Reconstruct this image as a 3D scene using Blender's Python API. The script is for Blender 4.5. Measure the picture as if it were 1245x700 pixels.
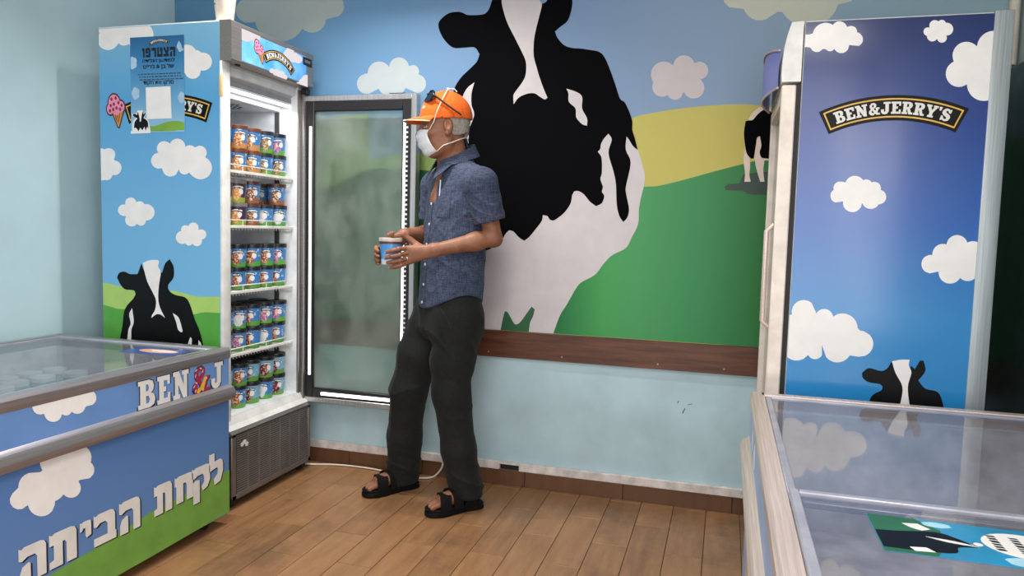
import bpy, bmesh, math, random
import numpy as np
from mathutils import Vector, Matrix
from mathutils.geometry import tessellate_polygon

random.seed(7)
SC = bpy.context.scene
COL = SC.collection
for o in list(bpy.data.objects):
    bpy.data.objects.remove(o)

# ------------------------------------------------------------------ camera
cd = bpy.data.cameras.new('camera')
cam = bpy.data.objects.new('camera', cd)
COL.objects.link(cam)
cd.sensor_width = 36.0
cd.sensor_fit = 'HORIZONTAL'
cd.lens = 898.76 / 1245.0 * 36.0
cd.clip_start = 0.02
R_ = Vector((0.95995528, 0.27886384, 0.02684794))
U_ = Vector((-0.04766421, 0.06813559, 0.99653684))
F_ = Vector((-0.27606879, 0.95791049, -0.07869894))
cam.matrix_world = Matrix(((R_.x, U_.x, -F_.x, 0.46572), (R_.y, U_.y, -F_.y, -3.28212),
                           (R_.z, U_.z, -F_.z, 1.20113), (0, 0, 0, 1)))
SC.camera = cam

# ------------------------------------------------------------------ world, view, daylight
SC.view_settings.view_transform = 'Standard'
SC.view_settings.look = 'None'
SC.view_settings.exposure = -0.1
SC.view_settings.gamma = 1.0
SC.view_settings.use_curve_mapping = False
wd = bpy.data.worlds.new('sky')
SC.world = wd
wd.use_nodes = True
bg = wd.node_tree.nodes['Background']
bg.inputs[0].default_value = (0.88, 0.93, 1.0, 1)
bg.inputs[1].default_value = 1.0

def area_light(name, loc, target, sx, sy, power, color, spread=180):
    l = bpy.data.lights.new(name, 'AREA')
    l.shape = 'RECTANGLE'
    l.size, l.size_y = sx, sy
    l.energy = power
    l.color = color
    l.spread = math.radians(spread)
    o = bpy.data.objects.new(name, l)
    COL.objects.link(o)
    o.location = loc
    d = Vector(target) - Vector(loc)
    o.rotation_euler = d.to_track_quat('-Z', 'Y').to_euler()
    return o

# daylight through the shopfront behind the camera
area_light('shopfront_daylight', (0.1, -4.72, 1.45), (-0.2, 0, 1.0), 2.6, 2.1, 54.0, (1.0, 0.965, 0.93))
# added light at an unseen side window, for glare on the blue panel
area_light('side_window_glare_light', (1.56, -3.95, 1.28), (0.2, -3.2, 1.1), 1.0, 1.7, 26.0, (1.0, 0.97, 0.94))

# ------------------------------------------------------------------ materials
def lin(c):
    c = c / 255.0
    return c / 12.92 if c <= 0.04045 else ((c + 0.055) / 1.055) ** 2.4
def rgb(c):
    return (lin(c[0]), lin(c[1]), lin(c[2]), 1.0)

class NT:
    def __init__(s, name):
        s.m = bpy.data.materials.new(name)
        s.m.use_nodes = True
        s.t = s.m.node_tree
        s.b = s.t.nodes['Principled BSDF']
        s.out = s.t.nodes['Material Output']
    def n(s, typ, **kw):
        x = s.t.nodes.new(typ)
        for k, v in kw.items():
            setattr(x, k, v)
        return x
    def l(s, a, b):
        s.t.links.new(a, b)
    def coord(s, kind='Object'):
        return s.n('ShaderNodeTexCoord').outputs[kind]
    def math(s, op, a, b=None, c=None):
        x = s.n('ShaderNodeMath', operation=op)
        for i, q in enumerate((a, b, c)):
            if q is None: continue
            if isinstance(q, (int, float)): x.inputs[i].default_value = q
            else: s.l(q, x.inputs[i])
        return x.outputs[0]
    def noise(s, vec, scale, detail=3.0, rough=0.55, stretch=None):
        if stretch:
            mp = s.n('ShaderNodeMapping')
            mp.inputs['Scale'].default_value = stretch
            s.l(vec, mp.inputs['Vector'])
            vec = mp.outputs[0]
        x = s.n('ShaderNodeTexNoise')
        x.inputs['Scale'].default_value = scale
        x.inputs['Detail'].default_value = detail
        x.inputs['Roughness'].default_value = rough
        s.l(vec, x.inputs['Vector'])
        return x.outputs['Fac']
    def ramp(s, fac, stops):
        x = s.n('ShaderNodeValToRGB')
        e = x.color_ramp.elements
        while len(e) < len(stops): e.new(0.5)
        for i, (p, c) in enumerate(stops):
            e[i].position = p
            e[i].color = c if len(c) == 4 else rgb(c)
        s.l(fac, x.inputs[0])
        return x.outputs[0]
    def mix(s, fac, a, b, mode='MIX'):
        x = s.n('ShaderNodeMix', data_type='RGBA', blend_type=mode)
        for sock, q in ((x.inputs[0], fac), (x.inputs[6], a), (x.inputs[7], b)):
            if isinstance(q, (int, float)): sock.default_value = q
            elif isinstance(q, tuple): sock.default_value = q if len(q) == 4 else rgb(q)
            else: s.l(q, sock)
        return x.outputs[2]
    def bump(s, h, strength, dist=0.01):
        x = s.n('ShaderNodeBump')
        x.inputs['Strength'].default_value = strength
        x.inputs['Distance'].default_value = dist
        s.l(h, x.inputs['Height'])
        s.l(x.outputs[0], s.b.inputs['Normal'])
    def base(s, c):
        if isinstance(c, tuple): s.b.inputs['Base Color'].default_value = rgb(c)
        else: s.l(c, s.b.inputs['Base Color'])
    def set(s, rough=0.5, metal=0.0, spec=0.5):
        s.b.inputs['Roughness'].default_value = rough
        s.b.inputs['Metallic'].default_value = metal
        s.b.inputs['Specular IOR Level'].default_value = spec

_mats = {}
def mat(name, c, rough=0.5, metal=0.0, spec=0.5, var=0.06, scale=14.0, bump=0.0, bscale=60.0):
    """plain surface with a little procedural unevenness of colour and relief"""
    if name in _mats: return _mats[name]
    k = NT(name)
    co = k.coord()
    f = k.noise(co, scale, 3)
    dark = tuple(max(0, q * (1 - var)) for q in c)
    lite = tuple(min(255, q * (1 + var)) for q in c)
    k.base(k.ramp(f, [(0.3, dark), (0.7, lite)]))
    k.set(rough, metal, spec)
    if bump: k.bump(k.noise(co, bscale, 2), bump, 0.004)
    _mats[name] = k.m
    return k.m

def glow(name, c, strength):
    k = NT(name)
    k.base((c[0], c[1], c[2]))
    f = k.noise(k.coord(), 30, 1)
    k.l(k.ramp(f, [(0.0, tuple(q * 0.97 for q in c)), (1.0, c)]), k.b.inputs['Emission Color'])
    k.b.inputs['Emission Strength'].default_value = strength
    return k.m

def vgrad(name, stops, z0, z1, rough=0.35, spec=0.5, axis=2, coat=0.0, spread=None):
    """a printed colour gradient (the print's own colours) along one world axis"""
    k = NT(name)
    g = k.n('ShaderNodeNewGeometry').outputs['Position']
    sx = k.n('ShaderNodeSeparateXYZ')
    k.l(g, sx.inputs[0])
    mr = k.n('ShaderNodeMapRange')
    mr.inputs[1].default_value, mr.inputs[2].default_value = z0, z1
    k.l(sx.outputs[axis], mr.inputs[0])
    col = k.ramp(mr.outputs[0], stops)
    if spread:
        f = k.noise(g, 1.0, 2, 0.5, spread)
        col = k.mix(k.math('MULTIPLY', f, 0.22), col, (255, 255, 255))
    k.base(col)
    k.set(rough, 0, spec)
    k.b.inputs['Coat Weight'].default_value = coat
    k.b.inputs['Coat Roughness'].default_value = 0.12
    k.bump(k.noise(g, 6, 2), 0.12, 0.01)
    return k.m

def glass(name, tint=(225, 238, 236), refl=1.6, rough=0.02, haze=0.2):
    """thin sheet of glass: see-through, mirror-like at low angles"""
    k = NT(name)
    k.t.nodes.remove(k.b)
    tr = k.n('ShaderNodeBsdfTransparent'); tr.inputs[0].default_value = rgb(tint)
    gl = k.n('ShaderNodeBsdfGlossy'); gl.inputs['Roughness'].default_value = rough
    fr = k.n('ShaderNodeFresnel')
    bf = k.n('ShaderNodeNewGeometry').outputs['Backfacing']
    k.l(k.math('MULTIPLY_ADD', bf, 1 / 1.5 - 1.5, 1.5), fr.inputs[0])      # same mirror strength on both faces of the sheet
    fac = k.math('MINIMUM', k.math('MULTIPLY', fr.outputs[0], refl), 1.0)
    mx = k.n('ShaderNodeMixShader')
    k.l(fac, mx.inputs[0]); k.l(tr.outputs[0], mx.inputs[1]); k.l(gl.outputs[0], mx.inputs[2])
    df = k.n('ShaderNodeBsdfDiffuse'); df.inputs[0].default_value = rgb((200, 205, 205))
    m2 = k.n('ShaderNodeMixShader')
    dust = k.noise(k.coord(), 9, 4)
    k.l(k.math('MULTIPLY', dust, haze), m2.inputs[0])
    k.l(mx.outputs[0], m2.inputs[1]); k.l(df.outputs[0], m2.inputs[2])
    k.l(m2.outputs[0], k.out.inputs[0])
    return k.m

def fogged(name):
    """door glass misted with condensation, clearer at its free edge"""
    k = NT(name)
    k.t.nodes.remove(k.b)
    tr = k.n('ShaderNodeBsdfTransparent'); tr.inputs[0].default_value = rgb((226, 238, 234))
    rf = k.n('ShaderNodeBsdfRefraction'); rf.inputs['Roughness'].default_value = 0.30
    rf.inputs['IOR'].default_value = 1.12; rf.inputs[0].default_value = rgb((232, 240, 236))
    df = k.n('ShaderNodeBsdfDiffuse'); df.inputs[0].default_value = rgb((204, 214, 206))
    gl = k.n('ShaderNodeBsdfGlossy'); gl.inputs['Roughness'].default_value = 0.08
    g = k.n('ShaderNodeNewGeometry').outputs['Position']
    f = k.noise(g, 5, 5, 0.6, (1, 1, 0.6))
    mist = k.math('MULTIPLY_ADD', f, 0.55, -0.14)
    m1 = k.n('ShaderNodeMixShader')
    m1.inputs[0].default_value = 0.5
    k.l(tr.outputs[0], m1.inputs[1]); k.l(rf.outputs[0], m1.inputs[2])
    m2 = k.n('ShaderNodeMixShader')
    k.l(mist, m2.inputs[0]); k.l(m1.outputs[0], m2.inputs[1]); k.l(df.outputs[0], m2.inputs[2])
    fr = k.n('ShaderNodeFresnel')
    bf = k.n('ShaderNodeNewGeometry').outputs['Backfacing']
    k.l(k.math('MULTIPLY_ADD', bf, 1 / 1.45 - 1.45, 1.45), fr.inputs[0])
    m3 = k.n('ShaderNodeMixShader')
    k.l(fr.outputs[0], m3.inputs[0]); k.l(m2.outputs[0], m3.inputs[1]); k.l(gl.outputs[0], m3.inputs[2])
    k.l(m3.outputs[0], k.out.inputs[0])
    return k.m

def brushed(name, c, rough=0.35, stretch=(1, 60, 60), metal=0.75):
    k = NT(name)
    f = k.noise(k.coord(), 4, 3, 0.6, stretch)
    k.base(k.ramp(f, [(0.3, tuple(q * 0.9 for q in c)), (0.7, tuple(min(255, q * 1.06) for q in c))]))
    k.set(rough, metal)
    return k.m

def wood(name, c0, c1, axis=0, rough=0.45):
    k = NT(name)
    g = k.n('ShaderNodeNewGeometry').outputs['Position']
    st = [14, 14, 14]; st[axis] = 1.1
    f = k.noise(g, 3.0, 5, 0.62, tuple(st))
    st[axis] = 3.0
    f2 = k.noise(g, 14.0, 3, 0.5, tuple(st))
    col = k.ramp(f, [(0.28, c0), (0.72, c1)])
    k.base(k.mix(k.math('MULTIPLY', f2, 0.35), col, tuple(q * 0.55 for q in c0)))
    k.set(rough)
    k.bump(f2, 0.15, 0.002)
    return k.m

def floor_mat(name, c0, c1, dirt):
    k = NT(name)
    g = k.n('ShaderNodeNewGeometry').outputs['Position']
    oi = k.n('ShaderNodeObjectInfo').outputs['Random']
    add = k.n('ShaderNodeVectorMath', operation='ADD')
    comb = k.n('ShaderNodeCombineXYZ')
    k.l(k.math('MULTIPLY', oi, 31.0), comb.inputs[0]); k.l(k.math('MULTIPLY', oi, 17.0), comb.inputs[1])
    k.l(g, add.inputs[0]); k.l(comb.outputs[0], add.inputs[1])
    v = add.outputs[0]
    f = k.noise(v, 2.2, 5, 0.6, (11, 1.4, 1))
    f2 = k.noise(v, 9.0, 3, 0.6, (16, 1.6, 1))
    col = k.ramp(f, [(0.25, c0), (0.75, c1)])
    col = k.mix(k.math('MULTIPLY', f2, 0.4), col, tuple(q * 0.62 for q in c0))
    tone = k.math('MULTIPLY_ADD', oi, 0.20, 0.0)
    col = k.mix(tone, col, tuple(min(255, q * 1.12) for q in c1))
    d = k.noise(g, 2.4, 6, 0.7)
    dm = k.ramp(d, [(0.50, (0, 0, 0)), (0.68, (255, 255, 255))])
    col = k.mix(k.math('MULTIPLY', dm, 0.6), col, dirt)
    fine = k.noise(v, 30, 3, 0.6, (9, 1.2, 1))
    col = k.mix(k.math('MULTIPLY', fine, 0.35), col, tuple(q * 0.7 for q in c0))
    k.base(col)
    k.set(0.38, 0, 0.45)
    k.bump(f2, 0.12, 0.002)
    return k.m

# ------------------------------------------------------------------ mesh helpers
ORI = {}
class MB:
    def __init__(s):
        s.v = []; s.f = []
    def add(s, vs, fs):
        n = len(s.v)
        s.v += [tuple(map(float, p)) for p in vs]
        s.f += [tuple(n + i for i in q) for q in fs]
        return s
    def box(s, x0, x1, y0, y1, z0, z1):
        return s.add([(x0, y0, z0), (x1, y0, z0), (x1, y1, z0), (x0, y1, z0), (x0, y0, z1), (x1, y0, z1), (x1, y1, z1), (x0, y1, z1)],
                     [(0, 3, 2, 1), (4, 5, 6, 7), (0, 1, 5, 4), (1, 2, 6, 5), (2, 3, 7, 6), (3, 0, 4, 7)])
    def rbox(s, x0, x1, y0, y1, z0, z1, r=0.004, seg=2):
        b = bmesh.new()
        bmesh.ops.create_cube(b, size=1)
        for q in b.verts:
            q.co = Vector(((x0 + x1) / 2 + q.co.x * (x1 - x0), (y0 + y1) / 2 + q.co.y * (y1 - y0), (z0 + z1) / 2 + q.co.z * (z1 - z0)))
        r = min(r, 0.49 * min(abs(x1 - x0), abs(y1 - y0), abs(z1 - z0)))
        bmesh.ops.bevel(b, geom=list(b.edges), offset=r, segments=seg, profile=0.5, affect='EDGES')
        b.verts.index_update()
        s.add([q.co for q in b.verts], [[q.index for q in f.verts] for f in b.faces])
        b.free()
        return s
    def tube(s, path, r, n=8, cap=True, closed=False):
        P = [Vector(p) for p in path]
        rr = r if isinstance(r, (list, tuple)) else [r] * len(P)
        k = len(P); vs = []; fs = []
        prev = None
        for i, p in enumerate(P):
            if closed: t = (P[(i + 1) % k] - P[i - 1]).normalized()
            else: t = (P[min(i + 1, k - 1)] - P[max(i - 1, 0)]).normalized()
            if prev is None:
                a = Vector((0, 0, 1)) if abs(t.z) < 0.9 else Vector((1, 0, 0))
                u = (a - t * a.dot(t)).normalized()
            else:
                u = (prev - t * prev.dot(t)).normalized()
            prev = u
            w = t.cross(u)
            for j in range(n):
                a = 2 * math.pi * j / n
                vs.append(p + (u * math.cos(a) + w * math.sin(a)) * rr[i])
        for i in range(k if closed else k - 1):
            for j in range(n):
                a, b = i * n + j, i * n + (j + 1) % n
                c, d = ((i + 1) % k) * n + (j + 1) % n, ((i + 1) % k) * n + j
                fs.append((a, b, c, d))
        if cap and not closed:
            fs.append(tuple(range(n))[::-1]); fs.append(tuple((k - 1) * n + j for j in range(n)))
        return s.add(vs, fs)
    def lathe(s, prof, c=(0, 0, 0), n=24):
        vs = []; fs = []
        for (r, z) in prof:
            for j in range(n):
                a = 2 * math.pi * j / n
                vs.append((c[0] + r * math.cos(a), c[1] + r * math.sin(a), c[2] + z))
        for i in range(len(prof) - 1):
            for j in range(n):
                fs.append((i * n + j, i * n + (j + 1) % n, (i + 1) * n + (j + 1) % n, (i + 1) * n + j))
        if prof[0][0] > 1e-6: fs.append(tuple(range(n))[::-1])
        if prof[-1][0] > 1e-6: fs.append(tuple((len(prof) - 1) * n + j for j in range(n)))
        return s.add(vs, fs)
    def prism(s, prof, fmap, d0, d1):
        """profile (a,b) swept from d0 to d1 by fmap(a,b,d)"""
        n = len(prof)
        vs = [fmap(a, b, d0) for a, b in prof] + [fmap(a, b, d1) for a, b in prof]
        fs = [(i, (i + 1) % n, n + (i + 1) % n, n + i) for i in range(n)]
        fs += [tuple(range(n))[::-1], tuple(range(n, 2 * n))]
        return s.add(vs, fs)
    def flat(s, loops, fmap, off):
        pts = [q for lp in loops for q in lp]
        tri = tessellate_polygon([[Vector((a, b, 0)) for a, b in lp] for lp in loops])
        return s.add([fmap(a, b, off) for a, b in pts], [tuple(t) for t in tri])
    def build(s, name, m, parent=None, smooth=None, at=None, kind=None, label=None):
        me = bpy.data.meshes.new(name)
        if parent is not None: o0 = ORI[parent.name]
        elif at is not None: o0 = Vector(at)
        else:
            a = np.array(s.v); mn = a.min(0); mx = a.max(0)
            o0 = Vector(((mn[0] + mx[0]) / 2, (mn[1] + mx[1]) / 2, mn[2]))
        me.from_pydata([(p[0] - o0.x, p[1] - o0.y, p[2] - o0.z) for p in s.v], [], s.f)
        b = bmesh.new(); b.from_mesh(me)
        bmesh.ops.recalc_face_normals(b, faces=b.faces)
        b.to_mesh(me); b.free()
        me.materials.append(m)
        if smooth is not None:
            me.polygons.foreach_set('use_smooth', [True] * len(me.polygons))
            me.set_sharp_from_angle(angle=math.radians(smooth))
        o = bpy.data.objects.new(name, me)
        COL.objects.link(o)
        if parent is not None: o.parent = parent
        else: o.location = o0
        ORI[o.name] = o0
        if kind: o['kind'] = kind
        if label: o['label'] = label
        return o

def thing(name, label, cat, loc=(0, 0, 0), group=None):
    o = bpy.data.objects.new(name, None)
    o.empty_display_size = 0.05
    COL.objects.link(o)
    o.location = loc
    ORI[o.name] = Vector(loc)
    o['label'] = label; o['category'] = cat
    if group: o['group'] = group
    return o
def tag(o, label, cat, group=None):
    o['label'] = label; o['category'] = cat
    if group: o['group'] = group
    return o
def copy_tree(root, loc, rz, label, group=None):
    r = root.copy(); COL.objects.link(r)
    r.location = loc; r.rotation_euler = (0, 0, rz)
    r['label'] = label
    if group: r['group'] = group
    for ch in root.children:
        c = ch.copy(); COL.objects.link(c); c.parent = r
    return r

def smooth_loop(p, sub=4, corner=58, closed=True):
    """Catmull-Rom through the points, sharp where the outline turns hard"""
    P = [Vector(q) for q in p]; n = len(P); out = []
    crn = []
    for i in range(n):
        a = (P[i] - P[i - 1]); b = (P[(i + 1) % n] - P[i])
        if a.length < 1e-7 or b.length < 1e-7: crn.append(True); continue
        crn.append(a.angle(b) > math.radians(corner))
    for i in range(n):
        p0, p1, p2, p3 = P[i - 1], P[i], P[(i + 1) % n], P[(i + 2) % n]
        m1 = (p2 - p1) if crn[i] else (p2 - p0) / 2
        m2 = (p2 - p1) if crn[(i + 1) % n] else (p3 - p1) / 2
        L = (p2 - p1).length
        for m in (m1, m2):
            if m.length > 1.3 * L and L > 0: m.length = 1.3 * L
        for k in range(sub):
            t = k / sub
            h = (2 * t**3 - 3 * t**2 + 1) * p1 + (t**3 - 2 * t**2 + t) * m1 + (-2 * t**3 + 3 * t**2) * p2 + (t**3 - t**2) * m2
            out.append((h.x, h.y))
    return out

YN, YR, XC, XH = -0.7215, -0.72, -1.39, -1.455
PM = {'wall': lambda a, b, o: (a, -0.004 - o, b), 'lf': lambda a, b, o: (a, YN - o, b), 'rf': lambda a, b, o: (a, YR - o, b),
      'lc': lambda a, b, o: (XC + o, a, b), 'hd': lambda a, b, o: (XH + o, a, b)}
def print_shape(plane, key, name, m, parent, off, smooth=True, **kw):
    p = ART[key]
    if smooth: p = smooth_loop(p)
    return MB().flat([p], PM[plane], off).build(name, m, parent, **kw)
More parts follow.
